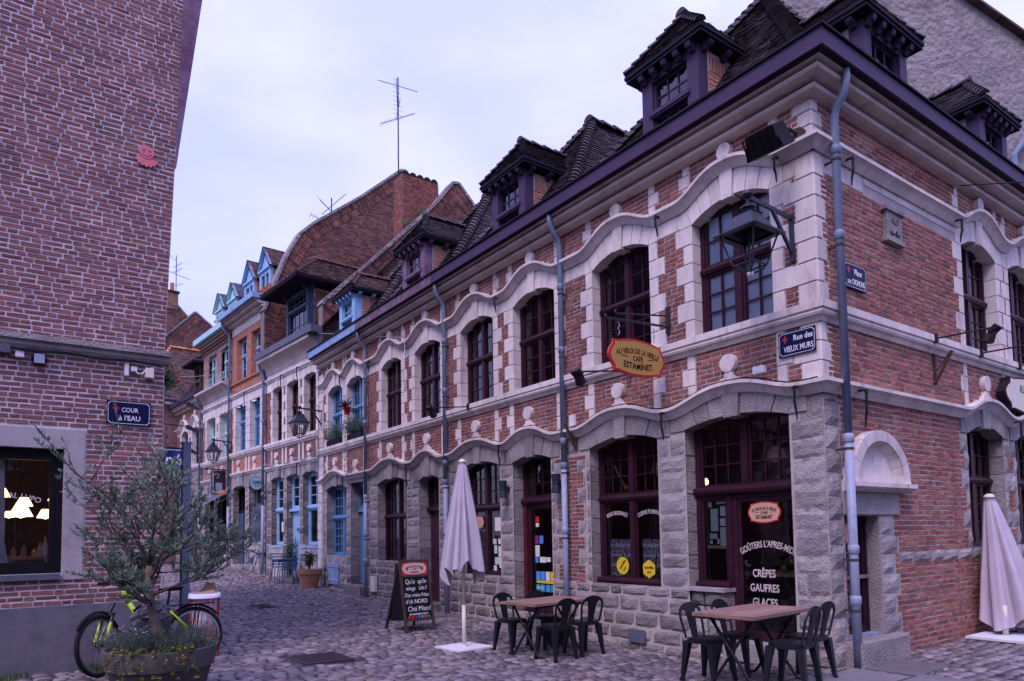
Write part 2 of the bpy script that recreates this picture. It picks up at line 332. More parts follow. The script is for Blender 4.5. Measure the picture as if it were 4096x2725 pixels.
def text_mesh(s, size, mat, xs=1.0, bold=.0, arc=0.0, align='CENTER', thick=.0015, slant=0.0, spacing=1.0):
    cu = bpy.data.curves.new('lettering', 'FONT'); cu.body = s; cu.size = size; cu.align_x = align; cu.align_y = 'CENTER'
    cu.offset = bold*size; cu.extrude = thick; cu.resolution_u = 3; cu.shear = slant; cu.space_character = spacing
    o = bpy.data.objects.new('lettering', cu); COL.objects.link(o)
    dg = bpy.context.evaluated_depsgraph_get(); dg.update()
    me = bpy.data.meshes.new_from_object(o.evaluated_get(dg)); bpy.data.objects.remove(o)
    me.materials.clear(); me.materials.append(MATS[mat])
    n = len(me.vertices); a = np.empty(n*3); me.vertices.foreach_get('co', a); a = a.reshape(-1, 3); a[:, 0] *= xs
    if arc:   # bend along a circle of radius arc (positive: middle higher)
        th = a[:, 0]/arc; rr = arc + a[:, 1]
        a[:, 0] = np.sin(th)*rr; a[:, 1] = np.cos(th)*rr - arc
    me.vertices.foreach_set('co', a.ravel()); me.update(); return me
def letter(s, size, mat, parent, M, name='lettering', **k):
    return obj(name, text_mesh(s, size, mat, **k), None, parent, M)
# ---------------------------------------------------------------- pieces: bricks, stones, tiles as parts
UNIT = {}
def unit_brick(mat, k):
    key = (mat, k)
    if key not in UNIT:
        r = random.Random(k*7+1); j = lambda a: r.uniform(-a, a)
        vs = [(-.5,-.5,-.5),(.5,-.5,-.5),(.5,-.5,.5),(-.5,-.5,.5)]
        fr = [(-.5+abs(j(.02)), .5+j(.06), -.5+abs(j(.08))), (.5-abs(j(.02)), .5+j(.06), -.5+abs(j(.08))), (.5-abs(j(.02)), .5+j(.06), .5-abs(j(.08))), (-.5+abs(j(.02)), .5+j(.06), .5-abs(j(.08)))]
        mid = (j(.2), .5 + j(.05), j(.15))
        UNIT[key] = mesh_of('brick', vs + fr + [mid], [(0,1,5,4),(1,2,6,5),(2,3,7,6),(3,0,4,7),(4,5,8),(5,6,8),(6,7,8),(7,4,8)], mat)
    return UNIT[key]
def courses(z0, z1, pitch, allowed, kind='flemish', joint=.0125, rng=None, lmin=.0, lmax=.0, jz=None):
    """rows of (x0,x1,za,zb) filling the allowed intervals"""
    rng = rng or random; out = []; j = 0; z = z0; jz = jz or (joint if kind == 'stone' else .0175)
    while z + pitch*.55 < z1:
        zt = min(z + pitch*(rng.uniform(.72, 1.25) if kind == 'stone' else 1), z1)
        if kind == 'stone' and z1-zt < pitch*.5: zt = z1
        for (a, b) in allowed(z, zt):
            x = a + joint*.5; first = True; hd = (j % 2 == 0)
            while x < b - .02:
                if kind == 'english': l = (.104 if j % 2 else .215)
                elif kind == 'flemish':
                    l = .104 if hd else .215
                    if rng.random() < .15: l = .16
                    hd = not hd
                else: l = rng.uniform(lmin, lmax)
                l *= rng.uniform(.93, 1.07)
                if first and kind != 'stone': l *= (.55 + .45*rng.random()); first = False
                x1 = min(x + l, b - joint*.5)
                if b - joint*.5 - x1 < (.05 if kind != 'stone' else lmin*.55): x1 = b - joint*.5
                if x1 - x > .025: out.append((x, x1 - joint, z + jz*.5, zt - jz*.5))
                x = x1
        z = zt; j += 1
    return out
def minus(intervals, cuts):
    for c0, c1 in cuts:
        r = []
        for a, b in intervals:
            if c1 <= a or c0 >= b: r.append((a, b)); continue
            if c0 > a: r.append((a, c0))
            if c1 < b: r.append((c1, b))
        intervals = r
    return [(a, b) for a, b in intervals if b - a > .03]
def rect_allowed(xa, xb, cuts):
    """cuts: rects (x0,x1,z0,z1) or functions (zlo,zhi)->[(x0,x1)]"""
    def f(zl, zh):
        zc = (zl + zh)/2; c = []
        for k in cuts:
            if callable(k): c += k(zl, zh)
            elif k[2] < zc < k[3]: c.append((k[0], k[1]))
        return minus([(xa, xb)], c)
    return f
def lay_bricks(parent, W, cells, mat, y=.0, depth=.05, cap=300, name='brick', rng=None, field='brickwork', cells3=None):
    """cells on the wall plane (local frame of parent, world matrix W): the ones that show largest become parts, the rest one mesh"""
    rng = rng or random; sc = []
    for c in cells:
        p = W @ Vector(((c[0]+c[1])/2, y, (c[2]+c[3])/2)); sc.append(px_scale(p)**2 * (c[1]-c[0])*(c[3]-c[2]))
    order = sorted(range(len(cells)), key=lambda i: -sc[i])
    ind = set(i for i in order[:cap] if sc[i] > 60)
    mb = MB()
    for i, c in enumerate(cells):
        yy = y + rng.uniform(-.003, .003); k = rng.randrange(6)
        cx, cz, sx, sz = (c[0]+c[1])/2, (c[2]+c[3])/2, c[1]-c[0], c[3]-c[2]
        if i in ind:
            M = Matrix.Diagonal((sx, depth, sz, 1)); M[0][3] = cx; M[1][3] = yy - depth/2; M[2][3] = cz
            obj(name, unit_brick(mat, k), None, parent, M)
        else:
            me = unit_brick(mat, k)
            mb.add([(cx + v.co.x*sx, yy - depth/2 + v.co.y*depth, cz + v.co.z*sz) for v in me.vertices], [(0,1,5,4),(1,2,6,5),(2,3,7,6),(3,0,4,7),(4,5,8),(5,6,8),(6,7,8),(7,4,8)])
    if mb.v: obj(field, mb, mat, parent, kind='stuff')
def rough_block(c, y, depth, amp, rng, nx=3, nz=3, bulge=.02):
    """one hewn stone: bulging uneven front"""
    x0, x1, z0, z1 = c; mb = MB(); g = []
    for j in range(nz+1):
        for i in range(nx+1):
            u, v = i/nx, j/nz
            e = min(u, 1-u, v, 1-v)*2
            edge = 1 if e > 0 else 0
            px = x0 + (x1-x0)*u + (rng.uniform(-.02, .02) if 0 < i < nx else rng.uniform(0, .014)*(1 if i == 0 else -1))
            pz = z0 + (z1-z0)*v + (rng.uniform(-.012, .012) if 0 < j < nz else rng.uniform(0, .012)*(1 if j == 0 else -1))
            py = y + (bulge*edge + rng.uniform(-amp, amp) if edge else rng.uniform(-amp*.5, 0) - .006)
            g.append((px, py, pz))
    n = (nx+1)*(nz+1); fs = []
    for j in range(nz):
        for i in range(nx):
            a = j*(nx+1)+i; fs.append((a+1, a, a+nx+1, a+nx+2))
    back = [(x0, y-depth, z0), (x1, y-depth, z0), (x1, y-depth, z1), (x0, y-depth, z1)]
    b = n
    bot = [i for i in range(nx+1)]; top = [nz*(nx+1)+i for i in range(nx+1)]; lef = [j*(nx+1) for j in range(nz+1)]; rig = [j*(nx+1)+nx for j in range(nz+1)]
    fs += [tuple([b, *bot[::1], b+1]), tuple([b+2, *top[::-1], b+3]), tuple([b+3, *lef[::-1], b]), tuple([b+1, *rig, b+2])]
    mb.add(g + back, fs); return mb
def lay_blocks(parent, W, blocks, mat, name, cap=300, field='stonework'):
    """blocks: list of (MB, centre, size)"""
    sc = [px_scale(W @ Vector(c))*s for _, c, s in blocks]
    order = sorted(range(len(blocks)), key=lambda i: -sc[i]); ind = set(i for i in order[:cap] if sc[i] > 8); mb = MB()
    for i, (m, c, s) in enumerate(blocks):
        if i in ind:
            o = Vector(c); m.v = [(v[0]-o.x, v[1]-o.y, v[2]-o.z) for v in m.v]
            obj(name, m, mat, parent, T(*o))
        else: mb.add(m.v, m.f)
    if mb.v: obj(field, mb, mat, parent, kind='stuff')
def dressed(x0, x1, z0, z1, y0, y1, ch=.008, gap=.010):
    """smooth ashlar block with a fine arris"""
    x0 += gap/2; x1 -= gap/2; z0 += gap/2; z1 -= gap/2
    vs = []
    for y, e in ((y0, 0), (y1-ch, 0), (y1, ch)):
        vs += [(x0+e, y, z0+e), (x1-e, y, z0+e), (x1-e, y, z1-e), (x0+e, y, z1-e)]
    fs = [(0,1,5,4),(1,2,6,5),(2,3,7,6),(3,0,4,7),(4,5,9,8),(5,6,10,9),(6,7,11,10),(7,4,8,11),(8,9,10,11),(3,2,1,0)]
    m = MB(); m.add(vs, [tuple(reversed(f)) for f in fs]); return m
def blk(x0, x1, z0, z1, y0, y1): return (dressed(x0, x1, z0, z1, y0, y1), ((x0+x1)/2, (y0+y1)/2, (z0+z1)/2), max(abs(x1-x0), abs(z1-z0)))
def prism_blk(poly, y0, y1, gap=.0):
    cx = sum(p[0] for p in poly)/len(poly); cz = sum(p[1] for p in poly)/len(poly)
    if gap: 
        poly = [(cx + (p[0]-cx)*(1-gap), cz + (p[1]-cz)*(1-gap*.5)) for p in poly]
    m = MB().prism(poly, y0, y1); return (m, (cx, (y0+y1)/2, cz), .25)
def wall_sheet(xa, xb, za, zb, holes, y):
    """mortar sheet with real openings"""
    xs = sorted(set([xa, xb] + [min(max(h[k], xa), xb) for h in holes for k in (0, 1)])); zs = sorted(set([za, zb] + [min(max(h[k], za), zb) for h in holes for k in (2, 3)]))
    mb = MB()
    for i in range(len(xs)-1):
        for j in range(len(zs)-1):
            cx, cz = (xs[i]+xs[i+1])/2, (zs[j]+zs[j+1])/2
            if any(h[0] < cx < h[1] and h[2] < cz < h[3] for h in holes): continue
            mb.add([(xs[i], y, zs[j]), (xs[i+1], y, zs[j]), (xs[i+1], y, zs[j+1]), (xs[i], y, zs[j+1])], [(1, 0, 3, 2)])
    return mb
# ---------------------------------------------------------------- building kit
class House:
    def __init__(s, name, label, F, xa, xb, group=None, z0=0):
        s.F = F; s.xa = xa; s.xb = xb; s.M = F @ T(xa, 0, z0); s.inv = s.M.inverted()
        s.root = thing(name, label, 'house', s.M, group)
    def part(s, name, mb, mat, F=None, smooth=False, kind=None, label=None):
        return obj(name, mb, mat, s.root, s.inv @ (F or s.F), smooth, kind, label)
def arc(x0, x1, zs, rise):
    c = (x0+x1)/2; w_ = (x1-x0)/2; r = (w_*w_ + rise*rise)/(2*rise); zc = zs + rise - r
    return c, r, zc
def voussoirs(x0, x1, zs, rise, top, n, ext, y0, y1, keyout=.03, rough=False, rng=random):
    c, r, zc = arc(x0, x1, zs, rise); out = []
    def pin(t):
        x = x0 + (x1-x0)*t; return (x, zc + math.sqrt(max(r*r - (x-c)**2, 0)))
    def pout(t):
        x, z = pin(t); fan = .55
        for k in range(60):
            d = k*.012; X = x + (x-c)*fan*d/.45*.6; Z = z + d
            if Z >= top(X): return (X, top(X))
        return (X, Z)
    key = n//2
    for k in range(n):
        a, b = k/n + .004, (k+1)/n - .004; m = (a+b)/2
        poly = [pin(a), pin(m), pin(b), pout(b), pout(m), pout(a)]
        if k == 0: poly = [(x0-ext, zs), pin(a)] + poly[1:-1] + [pout(a), (x0-ext, top(x0-ext))] if False else poly
        yy = y1 + (keyout if k == key else 0) + (rng.uniform(-.01, .012) if rough else 0)
        if k == key:
            dz = -.035; poly = [(p[0], p[1] + (dz if i < 3 else 0)) for i, p in enumerate(poly)]
        out.append(prism_blk(poly, y0, yy))
    # springers either side
    out.append(prism_blk([(x0-ext, zs), (x0-.002, zs), pout(0), (x0-ext, top(x0-ext))] if pout(0)[0] > x0-ext else [(x0-ext, zs), (x0-.002, zs), (x0-ext, top(x0-ext))], y0, y1))
    out.append(prism_blk([(x1+.002, zs), (x1+ext, zs), (x1+ext, top(x1+ext)), pout(1)] if pout(1)[0] < x1+ext else [(x1+.002, zs), (x1+ext, zs), (x1+ext, top(x1+ext))], y0, y1))
    return out
def hood_fn(dip, arches):
    """arches: (centre, halfwidth, rise)"""
    def f(x):
        z = dip
        for c, hw, rise in arches:
            u = abs(x-c)/hw
            if u < 1: z = max(z, dip + rise*(.5 + .5*math.cos(math.pi*u**1.25)))
        return z
    return f
HOOD = [(-.05, .0), (.135, .0), (.135, -.042), (.118, -.05), (.085, -.075), (.045, -.125), (.03, -.145), (-.05, -.145)]
SILL = [(-.3, .0), (.10, .0), (.10, -.085), (.075, -.10), (.088, -.125), (.075, -.155), (.04, -.175), (.02, -.22), (-.05, -.22)]
def strip(xa, xb, zf, prof, step=.34, sub=4, gap=.004, rng=random, mit=None):
    n = max(1, round((xb-xa)/step)); out = []; e = [xa + (xb-xa)*(i + (rng.uniform(-.15, .15) if 0 < i < n else 0))/n for i in range(n+1)]
    for i in range(n):
        a, b = e[i]+gap/2, e[i+1]-gap/2
        path = [(a + (b-a)*k/sub, zf(a + (b-a)*k/sub)) for k in range(sub+1)]
        m = MB().sweep(path, prof); np_ = len(prof)
        if mit == 'a' and i == 0:
            for q in range(np_): m.v[q] = (xa - max(prof[q][0], 0), m.v[q][1], m.v[q][2])
        if mit == 'b' and i == n-1:
            for q in range(np_): m.v[-np_+q] = (xb + max(prof[q][0], 0), m.v[-np_+q][1], m.v[-np_+q][2])
        out.append((m, ((a+b)/2, .05, zf((a+b)/2)), b-a))
    return out
def roll_profile():
    p = [(-.1, 0), (.01, 0)]
    for k in range(7):
        a = -math.pi/2 + math.pi*k/6; p.append((.025 + .115*math.cos(a), .085 + .085*math.sin(a)))
    p.append((.05, .175)); p.append((.11, .182))
    for k in range(7):
        a = -math.pi/2 + math.pi*k/6; p.append((.13 + .135*math.cos(a), .27 + .085*math.sin(a)))
    p += [(.30, .365), (.30, .395), (-.1, .395)]
    return [(y, z*.66) for y, z in p]
CORN = roll_profile()
def quoins(xe, side, z0, z1, h=.25, wa=.16, wb=.29, y0=-.26, y1=.004, start=0):
    out = []; n = max(1, round((z1-z0)/h)); h = (z1-z0)/n
    for k in range(n):
        wd = (wa, wb)[(k+start) % 2]; a, b = (xe, xe+wd) if side > 0 else (xe-wd, xe)
        out.append(blk(a, b, z0+k*h, z0+(k+1)*h, y0, y1))
    cut = [((xe, xe+(wa, wb)[(k+start) % 2]) if side > 0 else (xe-(wa, wb)[(k+start) % 2], xe)) + (z0+k*h, z0+(k+1)*h) for k in range(n)]
    return out, cut
PANE = {}
def unit_pane(mat):
    if mat not in PANE: PANE[mat] = mesh_of('pane', [(-.5,0,-.5),(.5,0,-.5),(.5,0,.5),(-.5,0,.5)], [(0,3,2,1)], mat)
    return PANE[mat]
def window(H, F, x0, x1, z0, z1, y, mat, trans=(), mulls=(), grid=(1, 1), grids=None, fw=.065, glass='glass', tw=.09, bar=.018, name='window', sash=.035, panes=True, label=None):
    mb = MB(); d0, d1 = y-.07, y
    mb.box(x0-.02, x0+fw, d0, d1, z0, z1); mb.box(x1-fw, x1+.02, d0, d1, z0, z1); mb.box(x0+fw, x1-fw, d0, d1, z1-fw, z1+.02); mb.box(x0+fw, x1-fw, d0, d1, z0-.02, z0+fw)
    for m in mulls: mb.box(m-.045, m+.045, d0-.004, d1+.012, z0+fw, z1-fw)
    for t in trans: mb.tube([(x0+.01, d1-.01, t), (x1-.01, d1-.01, t)], tw*.62, 8)
    W = H.part(name, mb, mat, F, label=label)
    cols = [x0+fw] + [e for m in mulls for e in (m-.045, m+.045)] + [x1-fw]; rows = [z0+fw] + [e for t in trans for e in (t-tw*.5, t+tw*.5)] + [z1-fw]
    ci = [(cols[i], cols[i+1]) for i in range(0, len(cols), 2)]; ri = [(rows[i], rows[i+1]) for i in range(0, len(rows), 2)]
    for r, (za, zb) in enumerate(ri):
        for c, (xa, xb) in enumerate(ci):
            nx, nz = (grids or {}).get((r, c), (grids or {}).get(r, grid))
            if nx == 0: continue
            sb = MB(); s = sash
            sb.box(xa, xa+s, d0+.012, d1-.015, za, zb); sb.box(xb-s, xb, d0+.012, d1-.015, za, zb); sb.box(xa+s, xb-s, d0+.012, d1-.015, za, za+s); sb.box(xa+s, xb-s, d0+.012, d1-.015, zb-s, zb)
            ax, bx, az, bz = xa+s, xb-s, za+s, zb-s
            for k in range(1, nx): X = ax+(bx-ax)*k/nx; sb.box(X-bar/2, X+bar/2, d0+.018, d1-.02, az, bz)
            for k in range(1, nz): Z = az+(bz-az)*k/nz; sb.box(ax, bx, d0+.02, d1-.022, Z-bar/2, Z+bar/2)
            obj('sash', sb, mat, W)
            if panes:
                for i in range(nx):
                    for j in range(nz):
                        X = ax+(bx-ax)*(i+.5)/nx; Z = az+(bz-az)*(j+.5)/nz
                        M = RX(random.uniform(-.006, .006)) @ RZ(random.uniform(-.008, .008)) @ Matrix.Diagonal(((bx-ax)/nx+.004, 1, (bz-az)/nz+.004, 1)); M = T(X, d0+.03, Z) @ M
                        obj('pane', unit_pane(glass), None, W, M)
    return W
def interior(H, F, xa, xb, z0, z1, y0=-.42, y1=-3.2, mat='interior', openside=False):
    m = MB(); m.add([(xa,y0,z0),(xb,y0,z0),(xb,y1,z0),(xa,y1,z0),(xa,y0,z1),(xb,y0,z1),(xb,y1,z1),(xa,y1,z1)], [(0,1,2,3),(4,7,6,5),(1,5,6,2),(2,6,7,3)] + ([] if openside else [(0,3,7,4)]))
    return H.part('room', m, mat, F)
def downpipe(H, F, x, ztop, zbot, y=.10, r=.045, zl=.9, mat='zinc', out=.34, joints=(5.1, 2.95, 1.7, .95), lower='zinc_light', zsplit=2.55):
    mb = MB().tube([(x, out-.04, ztop), (x, out-.04, ztop-.10), (x, out-.06, ztop-.20), (x, (out+y)/2, ztop-.30), (x, y+.03, ztop-.38), (x, y, ztop-.50), (x, y, zsplit)], r, 12)
    P = H.part('downpipe', mb, mat, F, smooth=True)
    low = MB().tube([(x, y, zsplit+.01), (x, y, zbot)], r*1.06, 12); obj('lower_pipe', low, lower, P, smooth=True)
    for z in joints:
        j = MB().lathe([(r*1.0, -.06), (r*1.28, -.05), (r*1.32, 0), (r*1.32, .035), (r*1.0, .05)], 12, (x, y, z)); obj('collar', j, lower if z < zsplit else mat, P, smooth=True)
        b = MB().lathe([(r*1.15, -.012), (r*1.2, -.012), (r*1.2, .012), (r*1.15, .012)], 12, (x, y, z-.12)); b.box(x-.012, x+.012, -.02, y-r*.6, z-.132, z-.108); obj('bracket', b, 'rust', P)
    return P
def anchor(H, W, x, z0, z1, y=.14):
    m = MB().tube([(x, y-.10, z1), (x, y, z1), (x+.004, y, (z0+z1)/2), (x, y-.02, z0+.1), (x, y-.03, z0)], [.016, .018, .016, .014, .008], 6)
    m.beam((x-.03, y, z1-.02), (x+.03, y, z1-.02), .02, .03)
    obj('wall_anchor', m, 'iron', W)
def roof_face(parent, W, P0, U, V, poly, mat='tile', under='soffit', tw=.165, ch=.095, cap=300, lift=.018, rng=None):
    """plain tiles on a plane: P0 origin, U along the eave, V up the slope; poly convex in (u,v)"""
    rng = rng or random.Random(3); P0, U, V = Vector(P0), Vector(U).normalized(), Vector(V).normalized(); Nn = U.cross(V).normalized()
    if (Nn.z < 0): Nn = -Nn
    pt = lambda u, v, h=0: tuple(P0 + U*u + V*v + Nn*h)
    obj('roof_boarding', MB().add([pt(u, v, -.012) for u, v in poly], [tuple(range(len(poly)))]), under, parent)
    vmax = max(v for _, v in poly); v = min(v for _, v in poly); j = 0; items = []
    while v < vmax - .02:
        vm = v + ch*.5; us = []
        for i in range(len(poly)):
            (u1, v1), (u2, v2) = poly[i], poly[(i+1) % len(poly)]
            if (v1 - vm)*(v2 - vm) < 0: us.append(u1 + (u2-u1)*(vm-v1)/(v2-v1))
        if len(us) >= 2:
            a, b = min(us), max(us); u = a - tw*(.5 if j % 2 else 0)
            while u < b:
                ua, ub = max(u, a), min(u+tw, b)
                if ub - ua > .02: items.append((ua+.003, ub-.003, v))
                u += tw
        v += ch; j += 1
    sc = []
    for (ua, ub, v) in items: sc.append(px_scale(W @ Vector(pt((ua+ub)/2, v)))*(ub-ua))
    order = sorted(range(len(items)), key=lambda i: -sc[i]); ind = set(i for i in order[:cap] if sc[i] > 14); big = MB()
    for i, (ua, ub, v) in enumerate(items):
        l = lift*rng.uniform(.8, 1.35); dv = rng.uniform(-.008, .008)
        vs = [pt(ua, v+dv-.01, l+.013), pt(ub, v+dv-.01, l+.013+rng.uniform(-.004, .004)), pt(ub, v+ch*1.25, .006), pt(ua, v+ch*1.25, .006), pt(ua, v+dv-.01, l), pt(ub, v+dv-.01, l)]
        fs = [(0,1,2,3),(4,5,1,0),(4,0,3),(1,5,2)]
        if i in ind:
            o = Vector(vs[0]); m = MB().add([tuple(Vector(q)-o) for q in vs], fs); obj('roof_tile', m, mat, parent, T(*o))
        else: big.add(vs, fs)
    if big.v: obj('tiling', big, mat, parent, kind='stuff')
def hip_line(parent, a, b, mat='tile', r=.10, step=.26, name='hip_tile', rng=None):
    a, b = Vector(a), Vector(b); d = b-a; n = max(1, round(d.length/step)); d.normalize(); L_ = (b-a).length/n
    u = Vector((0,0,1)); side = d.cross(u).normalized(); up = side.cross(d).normalized()
    for k in range(n):
        p, q = a + d*(k*L_), a + d*((k+1)*L_ + .02); vs = []; m = 7
        for c, rr, h in ((p, r*1.12, .02), (q, r*.92, .0)):
            for i in range(m):
                t = math.pi*i/(m-1); vs.append(tuple(c - p + side*rr*math.cos(t)*1.0 + up*(rr*math.sin(t)*.9 - .02 + h)))
        fs = [(i, i+1, m+i+1, m+i) for i in range(m-1)] + [tuple(range(m))]
        obj(name, MB().add(vs, fs), mat, parent, T(*p), smooth='auto')
def dormer(H, F, xc, wd, z0, z1, zr, mat, y=-.25, back=-1.75, postw=.2, over=.18, front=-.10, glass='glass', ztr=None, cheek=True, tile='tile', brick='brick_dormer', nb=5, ridge0=-.62, lightz=None, grid=(3, 2), single=False):
    x0, x1 = xc-wd/2, xc+wd/2; m = MB()
    m.box(x0, x0+postw, y-.2, y, z0, z1); m.box(x1-postw, x1, y-.2, y, z0, z1); m.box(x0+postw, x1-postw, y-.19, y-.005, z1-.12, z1); m.box(x0+.05, x1-.05, back+.1, y-.21, z1-.1, z1)
    m.box(x0+.03, x0+.09, back+.1, y-.21, z0, z1-.1) if not cheek else None
    D = H.part('dormer', m, mat, F)
    # window inside the posts
    a, b = x0+postw, x1-postw; zt = ztr or (z0 + (z1-z0)*.56); fr = MB()
    for e in (a, b-.03): fr.box(e, e+.03, y-.13, y-.05, z0, z1-.12)
    fr.box(a-.05, b+.05, y-.12, y+.035, zt-.03, zt+.03); fr.box(a-.03, b+.03, y-.12, y+.015, zt-.06, zt-.031)
    obj('window_frame', fr, mat, D)
    for (za, zb, g) in ((zt+.03, z1-.12, grid), (z0+.02, zt-.06, grid)):
        s = MB(); nx, nz = g; s.box(a+.03, b-.03, y-.11, y-.075, zb-.03, zb); s.box(a+.03, b-.03, y-.11, y-.075, za, za+.03)
        for k in range(1, nx): X = a+.03 + (b-a-.06)*k/nx; s.box(X-.012, X+.012, y-.105, y-.08, za+.03, zb-.03)
        for k in range(1, nz): Z = za+.03 + (zb-za-.06)*k/nz; s.box(a+.03, b-.03, y-.104, y-.081, Z-.012, Z+.012)
        obj('sash', s, mat, D)
        for i in range(nx):
            for j in range(nz):
                X = a+.03+(b-a-.06)*(i+.5)/nx; Z = za+.03+(zb-za-.06)*(j+.5)/nz
                obj('pane', unit_pane(glass), None, D, T(X, y-.095, Z) @ RX(random.uniform(-.02, .02)) @ Matrix.Diagonal(((b-a-.06)/nx, 1, (zb-za-.06)/nz, 1)))
    obj('dormer_room', MB().add([(a, y-.2, z0), (b, y-.2, z0), (b, back, z0), (a, back, z0), (a, y-.2, z1-.1), (b, y-.2, z1-.1), (b, back, z1-.1), (a, back, z1-.1)], [(0,1,2,3),(4,7,6,5),(1,5,6,2),(2,6,7,3),(0,3,7,4)]), 'interior', D)
    # cheeks of brick either side
    if cheek:
        for sx, X in ((1, x1-.06), (-1, x0+.06)):
            wm = MB().box(X-.05, X+.05, back, y-.2, z0-.3, z1-.02); ck = obj('cheek', wm, 'mortar', D)
            if sx < 0:   # the cheek that faces the open side: bricks with a soldier course on top
                CF = Matrix(((0,-1,0,X-.05),(1,0,0,y-.21),(0,0,1,0),(0,0,0,1)))
                cells = []
                z = z0-.1; j = 0
                while z < z1-.36:
                    u = -(-back+y-.21) - (.1 if j % 2 else 0)
                    while u < -.02:
                        ua, ub = max(u, -(-back+y-.21)), min(u+.21, -.005)
                        if ub-ua > .03: cells.append((ua+.008, ub-.008, z+.004, z+.052))
                        u += .215
                    z += .062; j += 1
                u = -(-back+y-.21)
                while u < -.06: cells.append((u+.006, u+.058, z+.004, z1-.1)); u += .070
                cf = MB(); 
                for c in cells: cf.box(c[0], c[1], -.03, .012+random.uniform(-.003, .004), c[2], c[3])
                for v in range(len(cells)):
                    mbk = MB(); mbk.v = cf.v[v*8:v*8+8]; mbk.f = cf.f[0:6]
                    o = Vector(mbk.v[0]); mbk.v = [tuple(Vector(q)-o) for q in mbk.v]
                    obj('brick', mbk, brick, D, CF @ T(*o))
                obj('cheek_rail', MB().box(X-.075, X-.052, back+.3, y-.2, zt-.12, zt-.05), mat, D)
    # hipped tile roof on brackets
    ex0, ex1, ey0, ey1 = x0-over, x1+over, back-.3, y+.25+front; ze = z1+.02
    eav = MB().box(ex0, ex1, ey0, ey1, ze, ze+.05); eav.box(ex0-.02, ex1+.02, ey0, ey1+.02, ze+.05, ze+.10); obj('eaves_board', eav, 'soffit' if mat not in ('blue_light',) else 'soffit', D)
    for k in range(nb):
        X = x0+.08 + (wd-.16)*k/(nb-1); b_ = MB().prism([(0,0),(.13,0),(.13,-.035),(.11,-.075),(.075,-.085),(.04,-.12),(0,-.12)], -.045, .045); b_.xf(T(X, y, ze) @ RZ(R(90)))
        obj('eaves_bracket', b_, mat, D)
    for k in range(4):
        Y = y-.12 - (abs(back-y)-.2)*k/3.2
        for sx, X in ((-1, x0), (1, x1)):
            b_ = MB().prism([(0,0),(.15,0),(.15,-.04),(.12,-.07),(.08,-.08),(.05,-.11),(0,-.11)], -.045, .045); b_.xf(T(X, Y, ze) @ RZ(R(180 if sx < 0 else 0)))
            obj('eaves_bracket', b_, mat, D)
    W = F; zt_ = ze+.10; rx = xc; r0 = (rx, ridge0, zr); r1 = (rx, back-1.2, zr)
    hw = (ex1-ex0)/2; hgt = zr-zt_
    dfy = ey1-ridge0; Lf = math.hypot(dfy, hgt)
    roof_face(D, W, (ex0, ey1, zt_), (1,0,0), (0,-dfy,hgt), [(0,0),(2*hw,0),(hw,Lf)], tile, cap=90)
    Ls = math.hypot(hw, hgt); ln = ey1-(back-1.2)
    roof_face(D, W, (ex0, ey1, zt_), (0,-1,0), (hw,0,hgt), [(0,0),(ln,0),(ln,Ls),(dfy,Ls)], tile, cap=110)
    roof_face(D, W, (ex1, ey1, zt_), (0,-1,0), (-hw,0,hgt), [(0,0),(ln,0),(ln,Ls),(dfy,Ls)], tile, cap=60)
    hip_line(D, (ex0, ey1, zt_+.03), (rx, ridge0, zr+.03), tile, .07, .16); hip_line(D, (ex1, ey1, zt_+.03), (rx, ridge0, zr+.03), tile, .07, .16)
    hip_line(D, (rx, ridge0+.08, zr+.04), (rx, back-1.1, zr+.04), tile, .085, .3, 'ridge_tile')
    return D
def pyramid(H, F, x0, x1, y0, yb, z0, apex, ridge_back=3.0, mat='tile', right=True, left=True):
    """one steep roof bay: front slope, two side slopes, hip tiles"""
    R0 = H.part('roof', MB().add([(x0, yb-.2, z0-.05), (x1, yb-.2, z0-.05), (x1, y0, z0-.05), (x0, y0, z0-.05)], [(0,1,2,3)]), 'soffit', F)
    ax, ay, az = apex; hgt = az-z0; d = y0-ay; Lf = math.hypot(d, hgt)
    roof_face(R0, F, (x0, y0, z0), (1,0,0), (0,-d,hgt), [(0,0),(x1-x0,0),(ax-x0,Lf)], mat, cap=160)
    for sx, xe, on in ((1, x0, right), (-1, x1, left)):
        if not on: continue
        hw = abs(ax-xe); Ls = math.hypot(hw, hgt); ln = y0-yb
        roof_face(R0, F, (xe, y0, z0), (0,-1,0), (sx*hw,0,hgt), [(0,0),(ln,0),(ln,Ls),(d,Ls)], mat, cap=110)
        hip_line(R0, (xe, y0, z0+.03), (ax, ay, az+.03), mat, .105, .17)
    hip_line(R0, (ax, ay+.1, az+.05), (ax, yb, az+.05), mat, .12, .33, 'ridge_tile')
    return R0
